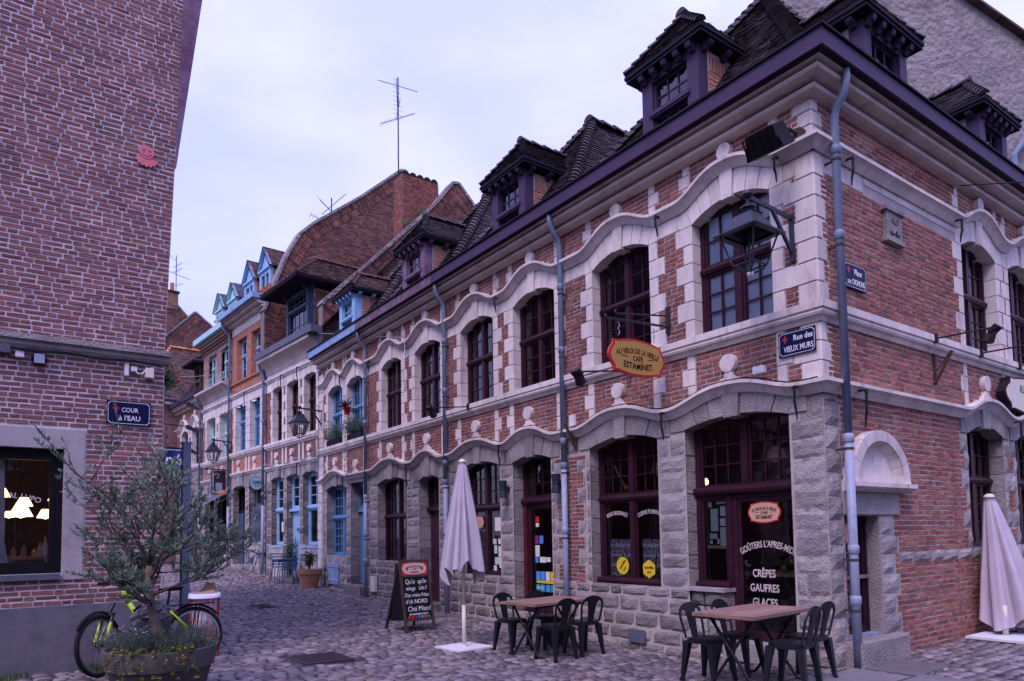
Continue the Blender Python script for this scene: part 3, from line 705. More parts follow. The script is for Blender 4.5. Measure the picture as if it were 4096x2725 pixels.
# ---------------------------------------------------------------- the row of old brick and stone houses along the lane
ZS, ZSILL, ZG = 5.62, 4.07, 3.18
def old_facade(H, F, xa, xb, ups, grounds, mat_frame, rng, brick='brick', corner=False, fascia='purple', cuts_extra=(), endq=True, upglass='glass', brick_zone=None, side='A', noupper=(), xholes=()):
    """ups: upper openings (x0,x1); grounds: dict list x0,x1,z0,zs,rise"""
    holes = [(a, b, ZSILL-.01, ZS+.17) for a, b in ups] + [(g['x0'], g['x1'], g['z0'], g['zs']+g['rise']*.98) for g in grounds] + list(xholes)
    Wl = H.part('wall', wall_sheet(xa, xb, -.35, 6.55, holes, -.0075), 'mortar', F)
    rv = MB()
    for (a, b, za, zb) in holes[:len(ups)+len(grounds)]: rv.box(a-.045, a-.022, -.33, -.012, za, zb-.1).box(b+.022, b+.045, -.33, -.012, za, zb-.1)
    obj('reveal_bed', rv, 'mortar', Wl, kind='stuff')
    hoodU = hood_fn(5.985, [((a+b)/2, (b-a)/2+.20, .255) for a, b in ups]); hoodG = hood_fn(3.18, [((g['x0']+g['x1'])/2, (g['x1']-g['x0'])/2+.22, g.get('hr', .19)) for g in grounds if g['rise'] > .03])
    st = []; cuts = []
    # window jambs
    for k, (a, b) in enumerate(ups):
        for xe, sd in ((a, -1), (b, 1)):
            o, c = quoins(xe, sd, ZSILL, ZS, start=k % 2); st += o; cuts += c
        st += [x for x in []]
    if corner:
        o, c = quoins(xa, 1, ZSILL, ZS+.2, wa=.24, wb=.40, y1=.006) if side == 'A' else quoins(xb, -1, ZSILL, ZS+.2, wa=.20, wb=.13, y1=.006)
        st += o; cuts += c
        o, c = quoins(xa, 1, ZG, 3.86, h=.23, wa=.24, wb=.34, y1=.006) if side == 'A' else quoins(xb, -1, ZG, 3.86, h=.23, wa=.13, wb=.20, y1=.006)
        st += o; cuts += c
        o, c = quoins(xa, 1, 5.98, 6.5, h=.17, wa=.24, wb=.17, y1=.006) if side == 'A' else quoins(xb, -1, 5.98, 6.5, h=.17, wa=.13, wb=.20, y1=.006)
        st += o; cuts += c
    # frieze stones above and below
    for a, b in ups:
        for x, s_ in ((a-.02, -1), (b+.02, 1)):
            zt = hoodU(x)
            for (w1, za, zb) in ((.12, 6.33, 6.5), (.19, 6.16, 6.33), (.12, zt-.02, 6.16)):
                if zb - za < .03: continue
                x0_, x1_ = (x-w1, x) if s_ < 0 else (x, x+w1)
                st.append(blk(x0_, x1_, za, zb, -.05, .004)); cuts.append((x0_, x1_, za, zb))
            for (w1, za, zb) in ((.13, 3.66, 3.86), (.22, 3.44, 3.66), (.13, 3.16, 3.44)):
                x0_, x1_ = (x-w1, x) if s_ < 0 else (x, x+w1)
                st.append(blk(x0_, x1_, za, zb, -.05, .004)); cuts.append((x0_, x1_, za, zb))
    lay_blocks(Wl, F, st, 'stone', 'quoin_stone')
    # arches over the upper windows and the plain stones between
    vs = []; top = lambda x: hoodU(x) - .14; ext = .19; edge = []
    for a, b in ups:
        vs += voussoirs(a, b, ZS, .16, top, 7, ext, -.26, .004); edge.append((a-ext, b+ext))
    if ups or side == 'B':
        x = xa
        for a, b in sorted(edge) + [(xb, xb)]:
            while a - x > .02:
                e = min(a, x + .85) if a - x > 1.1 else a
                vs.append(blk(x, e, ZS+(0 if a-x < 1.2 else .12), 5.845, -.05, .003)); x = e
            x = b
    lay_blocks(Wl, F, vs, 'stone', 'voussoir')
    # mouldings
    mt = ('a' if side == 'A' else 'b') if corner else None
    lay_blocks(Wl, F, strip(xa, xb, lambda x: ZSILL, SILL, .85, 1, rng=rng, mit=mt), 'stone', 'sill_stone')
    lay_blocks(Wl, F, strip(xa, xb, hoodU, HOOD, .36, 5, rng=rng, mit=mt), 'stone', 'hood_stone')
    lay_blocks(Wl, F, strip(xa, xb, hoodG, HOOD, .42, 5, rng=rng, mit=mt), 'stone', 'hood_stone')
    lay_blocks(Wl, F, strip(xa, xb, lambda x: 6.455, CORN, .95, 1, rng=rng, mit=mt), 'cornice', 'cornice_stone')
    # medallions
    for a, b in ups:
        c = (a+b)/2; obj('medallion', MB().disc((c, 6.355), .105, -.02, .07), 'stone', Wl)
    for g in grounds:
        c = (g['x0']+g['x1'])/2; zc = hoodG(c)
        m = MB().disc((c, zc+.245), .115, -.02, .07); obj('medallion', m, 'stone', Wl)
        p = MB().prism([(c-.16, zc-.01), (c+.16, zc-.01), (c+.13, zc+.045), (c+.07, zc+.07), (c+.05, zc+.135), (c-.05, zc+.135), (c-.07, zc+.07), (c-.13, zc+.045)], -.02, .06); obj('medallion_base', p, 'stone', Wl)
    # ground floor: hewn grey stone
    gcut = [(g['x0'], g['x1'], g['z0'], g['zs']) for g in grounds] + ([brick_zone] if brick_zone else []) + list(cuts_extra)
    if side == 'A':
        def garch(zl, zh):
            zc = (zl+zh)/2; o = []
            for g in grounds:
                if zc > g['zs'] - .02: o.append((g['x0']-.24, g['x1']+.24))
            return o
        blocks = []
        for mat, za, zb in (('stone_low', -.3, .74), ('stone_grey', .74, 3.05)):
            bl = []
            for c in courses(za, zb, .245 if mat == 'stone_grey' else .21, rect_allowed(xa, xb, gcut + [garch]), 'stone', joint=.016, rng=rng, lmin=.26, lmax=.56):
                big = px_scale(F @ Vector((c[0], 0, c[2]))) > 150
                isjamb = any(abs(c[0]-g['x1']) < .05 or abs(c[1]-g['x0']) < .05 for g in grounds)
                m = rough_block(c, .0, .30 if isjamb else .12, .007, rng, 5 if big else 2, 4 if big else 2, .012 if mat == 'stone_low' else .006)
                bl.append((m, ((c[0]+c[1])/2, 0, (c[2]+c[3])/2), c[1]-c[0]))
            lay_blocks(Wl, F, bl, mat, 'wall_stone', cap=280)
        gv = []; topg = lambda x: hoodG(x) - .14
        for g in grounds:
            if g['rise'] > .03: gv += voussoirs(g['x0'], g['x1'], g['zs'], g['rise'], topg, g.get('n', 7), .24, -.32, .012, .03, True, rng)
            else: gv.append(blk(g['x0']-.2, g['x1']+.2, g['zs'], 3.03, -.3, .02))
        lay_blocks(Wl, F, gv, 'stone_grey', 'voussoir')
        base_brick = [(xa, xb, -1, 3.17)]
    else: base_brick = []
    # bricks
    for (lo, hi, zone) in ((3.17, 3.87, None), (ZSILL+.003, ZS, None), (5.95, 6.47, None)):
        hz = []
        if lo < 3.5:
            hz = [lambda zl, zh: bump_cut(hoodG, grounds, (zl+zh)/2, 3.18)]
        if lo > 5.8: hz = [lambda zl, zh: bump_cut(hoodU, [dict(x0=a, x1=b) for a, b in ups], (zl+zh)/2, 5.985)]
        oc = [(a, b, ZSILL, ZS) for a, b in ups]
        cells = courses(lo, hi, .0645, rect_allowed(xa, xb, cuts + oc + hz), 'flemish', rng=rng)
        H.cells = getattr(H, 'cells', []) + [(c, F, Wl, brick) for c in cells]
    if brick_zone:
        bx0, bx1, bz0, bz1 = brick_zone; bq = []
        bc = []
        z = bz0; k = 0
        while z < bz1-.05:
            zt = min(z+.245, bz1); wv = (.06, .2)[k % 2]
            m = rough_block((bx0, bx0+wv, z+.006, zt-.006), .0, .12, .008, rng, 2, 2, .012); bq.append((m, (bx0, 0, z), wv)); m = rough_block((bx1-wv, bx1, z+.006, zt-.006), .0, .12, .008, rng, 2, 2, .012); bq.append((m, (bx1, 0, z), wv)); bc += [(bx0, bx0+wv, z, zt), (bx1-wv, bx1, z, zt)]
            z = zt; k += 1
        lay_blocks(Wl, F, bq, 'stone_grey', 'wall_stone')
        H.cells += [(c, F, Wl, brick) for c in courses(bz0, bz1, .0645, rect_allowed(bx0, bx1, bc), 'english', rng=rng)]
    # gutter board and its dark lip
    if fascia:
        e = .002 if side == 'B' else 0
        ca = lambda v: (xa - (v if corner and side == 'A' else 0) + .0015*(corner and side == 'A'), xb + (v if corner and side == 'B' else 0) - .001*(corner and side == 'B'))
        H.part('fascia_board', MB().box(*ca(.38), .10, .38, 6.735+e, 6.935-e), fascia, F)
        H.part('gutter_lip', MB().box(*ca(.41), .09, .41, 6.936+e, 6.965-e), 'soffit', F)
        H.part('gutter_base', MB().box(*ca(.34), -.05, .34, 6.712+e, 6.734-e), 'soffit', F)
    return Wl, hoodU, hoodG
def bump_cut(hood, gs, z, dip):
    out = []
    for g in gs:
        c = (g['x0']+g['x1'])/2; hw = (g['x1']-g['x0'])/2+.25
        if z < hood(c):
            x = c
            while x < c+hw and hood(x) > z: x += .01
            out.append((2*c-x, x))
    return out
def finish_bricks(H, caps=300):
    allc = H.cells; sc = []
    for c, F, W, m in allc:
        p = F @ Vector(((c[0]+c[1])/2, 0, (c[2]+c[3])/2)); sc.append(px_scale(p)**2*(c[1]-c[0])*(c[3]-c[2]))
    order = sorted(range(len(allc)), key=lambda i: -sc[i]); ind = set(order[:caps]); by = {}
    for i, (c, F, W, m) in enumerate(allc): by.setdefault((W.name, m), [F, W, m, [], []])[3 if i in ind else 4].append(c)
    for F, W, m, a, b in by.values():
        if a: lay_bricks(W, F, a, m, cap=400, rng=random.Random(5))
        if b: lay_bricks(W, F, b, m, cap=0, rng=random.Random(6))
rng = random.Random(11)
# ---- house 1: the corner cafe
H1 = House('corner_house', 'red brick and white stone corner cafe house with plum gutter and steep tiled roofs', FA, 0, 8.30)
GA1 = [dict(x0=.44, x1=2.0, z0=.12, zs=2.86, rise=.11, n=7), dict(x0=2.50, x1=3.92, z0=.72, zs=2.82, rise=.12, n=7), dict(x0=4.90, x1=6.0, z0=.05, zs=2.78, rise=.10, n=5), dict(x0=6.42, x1=7.92, z0=.72, zs=2.80, rise=.12, n=7)]
UA1 = [(.585, 1.765), (2.56, 3.765), (4.73, 5.92), (6.585, 7.76)]
lowwall = []
W1, hU, hG = old_facade(H1, FA, 0.0, 8.30, UA1, GA1, 'maroon', rng, corner=True, brick_zone=(4.02, 4.80, .74, 2.75))
# low wall under the left half of the big window beside the corner
lb = []
for c in courses(.12, .72, .2, rect_allowed(1.44, 2.0, []), 'stone', joint=.014, rng=rng, lmin=.25, lmax=.4):
    lb.append((rough_block(c, -.02, .2, .009, rng, 3, 3, .02), ((c[0]+c[1])/2, 0, (c[2]+c[3])/2), .3))
lay_blocks(W1, FA, lb, 'stone_low', 'wall_stone')
obj('threshold', MB().box(.44, 1.45, -.4, .04, -.1, .13), 'stone_grey', W1); obj('window_ledge', MB().box(1.42, 2.0, -.3, .03, .722, .77), 'stone_grey', W1)
UB1 = [(-5.05, -3.84), (-6.75, -5.55), (-8.6, -7.4)]
GB1 = [dict(x0=-4.95, x1=-3.70, z0=1.22, zs=2.84, rise=.14, hr=.19, n=5), dict(x0=-6.7, x1=-5.45, z0=1.22, zs=2.84, rise=.14, hr=.19, n=5)]
DOORB = (-1.12, -.34, .24, 1.66)
H1.bz = None
WB, hUB, hGB = old_facade(H1, FB, -9.0, 0.0, UB1, GB1, 'maroon', rng, brick='brick_b', corner=True, side='B', xholes=[DOORB])
# door side: ground floor of brick with grey quoins
gq = []; cutsB = []
def addq(x0, x1, z0, z1, y0=-.28, y1=.012, mat=None, amp=.009):
    gq.append((rough_block((x0+.006, x1-.006, z0+.006, z1-.006), .004, y1-y0, amp, rng, 3, 3, .016), ((x0+x1)/2, 0, (z0+z1)/2), x1-x0)); cutsB.append((x0, x1, z0, z1))
z = -.3; k = 0
while z < 3.0:
    wv = (.30, .34)[k % 2]; zt = min(z+.27, 3.03)
    addq(-wv, 0, z, zt); z = zt; k += 1
z = .24
for k in range(6):
    zt = z+.236; addq(-1.12-(.44, .34)[k % 2], -1.12, z, zt); z = zt
addq(-1.72, -1.12, -.05, .23)
gq.append((dressed(-1.60, -.30, 1.66, 1.94, -.28, .02), (-1, 0, 1.8), 1.2)); cutsB.append((-1.6, -.3, 1.66, 1.94))
for g in GB1:
    z = g['z0']; k = 0
    while z < g['zs']-.05:
        zt = min(z+.27, g['zs']); a = (.13, .25)[k % 2]
        addq(g['x1'], g['x1']+a, z, zt); addq(g['x0']-a, g['x0'], z, zt); z = zt; k += 1
x = -1.56
while x > -8.0: wv = rng.uniform(.25, .55); addq(x-wv, x, 1.06, 1.215, y1=.01); x -= wv
lay_blocks(WB, FB, gq, 'stone_grey', 'wall_stone')
gv = []
for g in GB1: gv += voussoirs(g['x0'], g['x1'], g['zs'], g['rise'], lambda x: hGB(x)-.14, 5, .22, -.3, .012, .03, True, rng)
lay_blocks(WB, FB, gv, 'stone_grey', 'voussoir')
# blind arched niche over the door
ncx, nz = -1.02, 2.035; ni = []
for k in range(7):
    a0, a1 = math.pi*k/7+.006, math.pi*(k+1)/7-.006; am = (a0+a1)/2
    ro, ri = .68, .55
    poly = [(ncx+ri*math.cos(a)*.98, nz+ri*math.sin(a)*.92) for a in (a0, am, a1)] + [(ncx+ro*math.cos(a), nz+ro*math.sin(a)*.93) for a in (a1, am, a0)]
    ni.append(prism_blk(poly, -.05, .12))
    poly2 = [(ncx+.42*math.cos(a), nz+.46*math.sin(a)*.93) for a in (a0, am, a1)]
    m = MB(); o_ = [(ncx+.545*math.cos(a), .11, nz+.55*math.sin(a)*.92) for a in (a0, am, a1)]; i_ = [(p[0], .0, p[1]) for p in poly2]
    m.add(o_ + i_, [(0,1,4,3),(1,2,5,4)]); ni.append((m, (ncx, 0, nz+.3), .3))
lay_blocks(WB, FB, ni, 'stone', 'niche_stone')
for k, (a, b) in enumerate(((-.42, -.17), (-.17, .13), (.13, .42))):
    pts = [(ncx+a+.003, nz), (ncx+b-.003, nz)] + [(ncx+x, nz+.44*math.sqrt(max(0, 1-(x/.43)**2))) for x in (b-.003, (a+b)/2, a+.003)]
    obj('niche_panel', MB().prism(pts, -.05, .015), 'stone', WB)
obj('niche_sill', MB().sweep([(ncx-.74, nz), (ncx+.70, nz)], [(-.05, 0), (.17, 0), (.17, -.05), (.14, -.07), (.06, -.10), (-.05, -.10)]), 'stone', WB)
obj('door_step', MB().box(-1.30, -.22, -.3, .20, -.25, .24), 'stone_grey', WB)
def niche_cut(zl, zh):
    zc = (zl+zh)/2
    if zc < 1.93 or zc > nz+.62: return []
    hw = .74 if zc < nz else .66*math.sqrt(max(0, 1-((zc-nz)/.63)**2)); return [(ncx-hw, ncx+hw)]
garchB = lambda zl, zh: [(g['x0']-.24, g['x1']+.24) for g in GB1 if (zl+zh)/2 > g['zs']]
cells = courses(-.1, 3.16, .0655, rect_allowed(-8.2, 0, cutsB + [DOORB, (-1.12, -.34, -.3, .24), niche_cut, garchB] + [(g['x0'], g['x1'], g['z0'], g['zs']) for g in GB1]), 'english', rng=rng)
H1.cells += [(c, FB, WB, 'brick_b') for c in cells]
finish_bricks(H1)
# fill: door opening reveal
obj('door_reveal', MB().box(-1.125, -1.10, -.30, -.01, .24, 1.66).box(-1.12, -.34, -.3, -.01, 1.655, 1.67), 'stone_grey', WB)
# windows, corner house
WN = []
for k, (a, b) in enumerate(UA1):
    WN.append(window(H1, FA, a, b, ZSILL+.0, ZS+.17, -.17, 'maroon', trans=[4.98], mulls=[(a+b)/2], grids={0: (2, 3), 1: (2, 2)}, fw=.06))
for a, b in UB1[:2]: window(H1, FB, a, b, ZSILL, ZS+.17, -.17, 'maroon', trans=[4.98], mulls=[(a+b)/2], grids={0: (2, 3), 1: (2, 2)}, fw=.06)
wG1 = window(H1, FA, .44, 1.98, 2.02, 2.98, -.2, 'maroon', mulls=[1.20], grid=(3, 3), fw=.06, name='window', bar=.016)
obj('transom', MB().tube([(.42, -.19, 2.03), (2.0, -.19, 2.03)], .06, 10), 'maroon', wG1)
wG1a = window(H1, FA, 1.46, 1.98, .77, 1.99, -.2, 'maroon', grid=(1, 1), fw=.05, glass='glass_clear')
wG1d = window(H1, FA, .44, 1.44, .13, 1.99, -.22, 'maroon', grid=(1, 1), fw=.07, name='door', glass='glass_clear', sash=.05)
obj('window_rail', MB().tube([(1.44, -.15, .80), (1.98, -.15, .80)], .04, 8), 'maroon', wG1a)
wG2 = window(H1, FA, 2.50, 3.92, .74, 2.96, -.2, 'maroon', trans=[2.03], mulls=[3.21], grids={0: (1, 1), 1: (3, 3)}, fw=.06, glass='glass_clear', bar=.016)
obj('window_rail', MB().tube([(2.5, -.14, .78), (3.92, -.14, .78)], .045, 8), 'maroon', wG2)
wG4 = window(H1, FA, 6.42, 7.92, .74, 2.94, -.2, 'maroon', trans=[2.03], mulls=[7.17], grids={0: (1, 1), 1: (3, 3)}, fw=.06, glass='glass_clear', bar=.016)
wG3 = window(H1, FA, 4.90, 6.0, 2.10, 2.90, -.24, 'maroon', grid=(4, 3), fw=.06, bar=.016)
obj('transom', MB().tube([(4.9, -.22, 2.09), (6.0, -.22, 2.09)], .055, 10), 'maroon', wG3)
# cafe door standing ajar: red jamb, glazed leaf
d3 = MB().box(5.90, 6.0, -.32, -.22, .07, 2.05); d3.box(4.9, 4.98, -.32, -.22, .07, 2.05); D3 = H1.part('door_frame', d3, 'door_red', FA)
leaf = MB().box(5.80, 5.89, -.30, -.25, .10, 2.04); leaf.box(4.99, 5.06, -.30, -.25, .10, 2.04); leaf.box(5.06, 5.80, -.30, -.25, 1.95, 2.04); leaf.box(5.06, 5.80, -.30, -.25, .10, .32)
DL = H1.part('door', leaf, 'maroon', FA); obj('pane', unit_pane('glass_clear'), None, DL, T(5.43, -.27, 1.14) @ Matrix.Diagonal((.74, 1, 1.62, 1)))
obj('door_step', MB().box(4.86, 6.04, -.4, .10, -.3, .05), 'stone_low', W1)
for g in GB1: window(H1, FB, g['x0'], g['x1'], g['z0'], g['zs']+g['rise'], -.2, 'maroon', trans=[2.2], mulls=[(g['x0']+g['x1'])/2], grids={0: (2, 3), 1: (2, 2)}, fw=.06)
DB = window(H1, FB, -1.12, -.34, .25, 1.66, -.16, 'maroon', grid=(1, 1), fw=.06, name='door', glass='glass_clear', sash=.05)
obj('door_sill', MB().box(-1.12, -.34, -.2, -.05, .242, .27), 'zinc_light', DB)
# rooms behind
interior(H1, FA, .02, 4.4, .05, 3.05, mat='interior_brick', openside=True); interior(H1, FA, 4.42, 8.25, .04, 3.05); interior(H1, FA, .05, 8.25, 3.8, 6.2)
interior(H1, FB, -9, -3.5, 3.82, 6.2); interior(H1, FB, -9, -3.5, .6, 3.0)
# blinds behind the pale windows
bl = H1.part('window_blind', MB().box(.60, 1.75, -.247, -.244, 4.1, 5.78), 'blind', FA)
for a, b in UB1[:2]: H1.part('window_blind', MB().box(a+.02, b-.02, -.31, -.30, 4.1, 5.6), 'blind', FB)
H1.part('window_blind', MB().box(-6.6, -5.5, -.42, -.41, 1.25, 2.0), 'blind', FB)
for x in (4.43, 8.25): downpipe(H1, FA, x, 6.72, -.12, joints=(5.55, 4.5, 3.0, 2.6, 1.55))
downpipe(H1, FB, -.24, 6.72, -.05, joints=(5.85, 4.85, 2.52, 1.28, .72), y=.14, lower='zinc_light')
for x in (2.28, 6.3, .40): anchor(H1, W1, x, 5.62 if x > 1 else 5.6, 5.9)
for x in (2.25, 6.2, .24): anchor(H1, W1, x, 2.75, 3.13, .17)
for x in (-.62, -3.55): anchor(H1, WB, x, 5.55, 5.88)
for x in (-.62, -5.2): anchor(H1, WB, x, 2.66, 3.1, .17)
# carved stone tablet in the brick on the square side
tb = MB().box(-1.95, -1.55, -.01, .05, 5.19, 5.53); tb.box(-2.0, -1.5, -.01, .075, 5.53, 5.58); tb.box(-1.98, -1.52, -.01, .07, 5.13, 5.19)
TB = H1.part('carved_tablet', tb, 'stone_grey', FB); letter('1869', .12, 'stone_low', TB, T(-1.75, .05, 5.42) @ TXT, thick=.01, xs=.8)
obj('carving', MB().tube([(-1.88, .055, 5.27), (-1.8, .06, 5.24), (-1.75, .06, 5.30), (-1.7, .06, 5.24), (-1.62, .055, 5.27)], .014, 6), 'stone_low', TB)
# iron bracket remains and torch holder
for F_, x, z in ((FB, -2.75, 3.55), (FA, 4.22, 2.95)):
    H1.part('iron_bracket', MB().prism([(-.02, .28), (.02, .30), (.0, -.12), (-.03, -.12)], .0, .03).add([(0,.0,.05),(0,.22,.27),(.02,.22,.30),(.02,0,-.02)], [(0,1,2,3)]).tube([(0, .02, -.1), (0, .24, .3)], .022, 6), 'rust', F_ @ T(x, 0, z))
# steep tiled roofs and dormers
AP = 10.1
R1 = H1.part('roof', MB().add([(0,-.1,6.7),(4.35,-.1,6.7),(4.35,-4.4,6.7),(0,-4.4,6.7)], [(0,1,2,3)]), 'soffit', FA)
dl = 2.4; hg = AP-6.8
roof_face(R1, FA, (-.1, .1, 6.8), (1,0,0), (0,-2.5,hg), [(0,0),(4.4,0),(2.2,math.hypot(2.5,hg))], 'tile', cap=220)
roof_face(R1, FA, (-.1, .1, 6.8), (0,-1,0), (2.2,0,hg), [(0,0),(4.7,0),(2.5,math.hypot(2.2,hg))], 'tile', cap=180)
roof_face(R1, FA, (4.3, .1, 6.8), (0,-1,0), (-2.2,0,hg), [(0,0),(4.7,0),(2.5,math.hypot(2.2,hg))], 'tile', cap=40)
for e in ((-.1, .1), (4.3, .1), (-.1, -4.6)): hip_line(R1, (e[0], e[1], 6.84), (2.1, -2.4, AP+.03), 'tile', .11, .15)
pyramid(H1, FA, 4.3, 8.3, .1, -5.4, 6.8, (6.3, -2.4, AP))
pyramid(H1, FB, -8.7, -4.35, .1, -5.4, 6.8, (-6.5, -2.4, AP))
DM = [dormer(H1, FA, 2.30, 1.06, 6.9, 8.29, 9.14, 'purple'), dormer(H1, FA, 6.36, 1.08, 6.9, 8.29, 9.14, 'purple'),
      dormer(H1, FB, -2.40, 1.2, 6.9, 8.36, 9.2, 'purple'), dormer(H1, FB, -6.05, 1.12, 6.9, 8.36, 9.2, 'purple')]
# ---- house 2: the narrow house with the plum door
H2 = House('narrow_house', 'narrow brick and stone house with worn plum gutter and plum plank door numbered five', FA, 8.30, 12.25)
GA2 = [dict(x0=8.72, x1=9.60, z0=.05, zs=2.72, rise=.10, n=5), dict(x0=10.22, x1=11.78, z0=.85, zs=2.78, rise=.12, n=7)]
UA2 = [(8.60, 9.76), (10.45, 11.52)]
W2, _, _ = old_facade(H2, FA, 8.303, 12.25, UA2, GA2, 'maroon', rng, fascia='purple_worn', brick_zone=None)
finish_bricks(H2, 220)
for a, b in UA2: window(H2, FA, a, b, ZSILL, ZS+.17, -.17, 'maroon', trans=[4.98], mulls=[(a+b)/2], grids={0: (2, 3), 1: (2, 2)}, fw=.06)
wG6 = window(H2, FA, 10.22, 11.78, .87, 2.90, -.22, 'maroon', trans=[1.98], mulls=[11.0], grids={0: (3, 4), 1: (3, 3)}, fw=.06, bar=.018)
wG5 = window(H2, FA, 8.72, 9.60, 2.10, 2.82, -.24, 'maroon', grid=(3, 2), fw=.06)
d5 = MB(); 
for k in range(5): d5.box(8.74+k*.17, 8.74+(k+1)*.17-.006, -.33, -.28, .07, 2.04)
D5 = H2.part('door', MB().box(8.72, 9.6, -.345, -.331, .07, 2.05), 'maroon_door', FA)
for k in range(5): obj('plank', MB().box(8.74+k*.168, 8.74+(k+1)*.168-.006, -.33, -.28, .07, 2.04), 'maroon_door', D5)
obj('door_rail', MB().box(8.7, 9.62, -.3, -.2, 2.05, 2.12), 'maroon', D5); obj('letter_slot', MB().box(9.02, 9.3, -.28, -.27, .96, 1.02), 'iron', D5); obj('door_knob', MB().lathe([(0, .05), (.03, .04), (.035, .01), (.015, 0)], 10, (0,0,0)).xf(T(9.05, -.28, 1.25) @ RX(R(-90))), 'iron', D5)
letter('5', .15, 'iron', D5, T(9.02, -.277, 1.80) @ TXT, name='house_number', bold=.02)
obj('door_step', MB().box(8.68, 9.64, -.4, .12, -.3, .06), 'stone_low', W2)
interior(H2, FA, 8.35, 12.2, .05, 3.0); interior(H2, FA, 8.35, 12.2, 3.8, 6.2)
cu = MB()
for k in range(60):
    x0_, x1_ = 10.25+k*.025, 10.25+(k+1)*.025; y0_, y1_ = -.36+.02*math.sin(k*1.1), -.36+.02*math.sin((k+1)*1.1); cu.add([(x0_, y0_, .9), (x1_, y1_, .9), (x1_, y1_, 2.85), (x0_, y0_, 2.85)], [(0,1,2,3)])
H2.part('curtain', cu, 'curtain_white', FA, smooth=True)
for a, b in UA2: H2.part('curtain', MB().box(a+.05, b-.05, -.36, -.35, 4.1, 5.0), 'curtain_white', FA)
downpipe(H2, FA, 12.27, 6.72, -.02, joints=(5.55, 4.4, 2.5, 1.55, .9))
for x in (10.0, 12.0): anchor(H2, W2, x, 5.62, 5.9)
anchor(H2, W2, 9.9, 2.6, 3.1, .17)
pyramid(H2, FA, 8.3, 12.25, .1, -5.4, 6.8, (10.3, -2.4, AP))
dormer(H2, FA, 10.27, 1.12, 6.9, 8.29, 9.14, 'purple_worn')
# ---- house 3: the blue house
H3 = House('blue_trim_house', 'brick and stone house with pale blue gutter, blue cross window and narrow blue door', FA, 12.25, 15.75)
GA3 = [dict(x0=12.66, x1=13.48, z0=.22, zs=2.92, rise=.02), dict(x0=13.78, x1=15.22, z0=.95, zs=2.84, rise=.12, n=7)]
UA3 = [(12.66, 13.72), (14.06, 15.12)]
W3, _, _ = old_facade(H3, FA, 12.253, 15.75, UA3, GA3, 'blue', rng, fascia='blue_worn')
finish_bricks(H3, 160)
for a, b in UA3: window(H3, FA, a, b, ZSILL, ZS+.17, -.17, 'blue', trans=[4.98], mulls=[(a+b)/2], grids={0: (2, 3), 1: (2, 2)}, fw=.06)
window(H3, FA, 13.78, 15.22, .97, 2.95, -.2, 'blue', trans=[2.05], mulls=[14.4], grids={0: (3, 4), 1: (3, 3)}, fw=.07, bar=.02)
dd = MB().box(12.66, 13.48, -.33, -.28, .25, 2.15); D7 = H3.part('door', dd, 'blue', FA)
for k in range(5): obj('plank', MB().box(12.68+k*.157, 12.68+(k+1)*.157-.008, -.28, -.262, .27, 2.13), 'blue', D7)
obj('door_handle', MB().tube([(12.78, -.26, 1.3), (12.78, -.22, 1.3), (12.78, -.22, 1.12), (12.78, -.26, 1.12)], .012, 6), 'iron', D7); obj('door_rail', MB().box(12.64, 13.5, -.3, -.2, 2.16, 2.24), 'blue', D7)
window(H3, FA, 12.66, 13.48, 2.24, 2.92, -.24, 'blue', grid=(2, 1), fw=.06)
hatch = MB().box(14.27, 15.02, -.02, .035, .2, .76); HT = H3.part('cellar_hatch', hatch, 'blue_worn', FA)
for z in (.3, .68): obj('strap_hinge', MB().box(14.20, 15.08, .035, .05, z-.02, z+.02), 'blue_worn', HT)
obj('door_step', MB().box(12.5, 13.55, -.3, .16, -.2, .23), 'stone_low', W3)
interior(H3, FA, 12.3, 15.7, .1, 3.0); interior(H3, FA, 12.3, 15.7, 3.8, 6.2)
H3.part('curtain', MB().box(13.85, 15.15, -.38, -.37, 1.0, 2.0), 'curtain_white', FA)
pyramid(H3, FA, 12.25, 15.7, .1, -5.4, 6.8, (14.1, -2.4, AP))
dormer(H3, FA, 14.32, 1.12, 6.9, 8.27, 9.0, 'blue_light', tile='tile_warm')
anchor(H3, W3, 13.9, 5.55, 5.9); anchor(H3, W3, 13.62, 2.75, 3.13, .17)
# stone pier closing the blue house
pr = []
for k in range(24):
    z_ = -.2 + k*.27
    if z_ < 6.3: pr.append(blk(15.45, 15.78, z_, z_+.268, -.2, .03+(.0 if z_ > 3 else .03)))
lay_blocks(W3, FA, pr, 'stone', 'pier_stone')
# ---------------------------------------------------------------- houses further down the lane (the lane bends a little)
def far_house(name, label, x0, x1, group=None): return House(name, label, FD, x0, x1, group)
def stone_band(Wl, F, xa, xb, z, prof, mat='stone', step=.9, name='moulding', rng=rng): lay_blocks(Wl, F, strip(xa, xb, lambda x: z, prof, step, 1, rng=rng), mat, name)
COVE = [(-.1, -.5), (.02, -.5), (.04, -.46)] + [(.04+.30*(1-math.cos(a)), -.46+.34*math.sin(a)) for a in [math.pi/2*k/6 for k in range(7)]] + [(.37, -.1), (.37, 0), (-.1, 0)]
BAND = [(-.1, 0), (.09, 0), (.09, -.05), (.06, -.08), (.03, -.13), (-.1, -.13)]
def ground_stones(H, Wl, F, xa, xb, z0, z1, openings, rng, mat='stone_low', pitch=.25):
    bl = []
    for c in courses(z0, z1, pitch, rect_allowed(xa, xb, openings), 'stone', joint=.016, rng=rng, lmin=.25, lmax=.55):
        bl.append((rough_block(c, .0, .22, .008, rng, 2, 2, .012), ((c[0]+c[1])/2, 0, (c[2]+c[3])/2), c[1]-c[0]))
    lay_blocks(Wl, F, bl, mat, 'wall_stone')
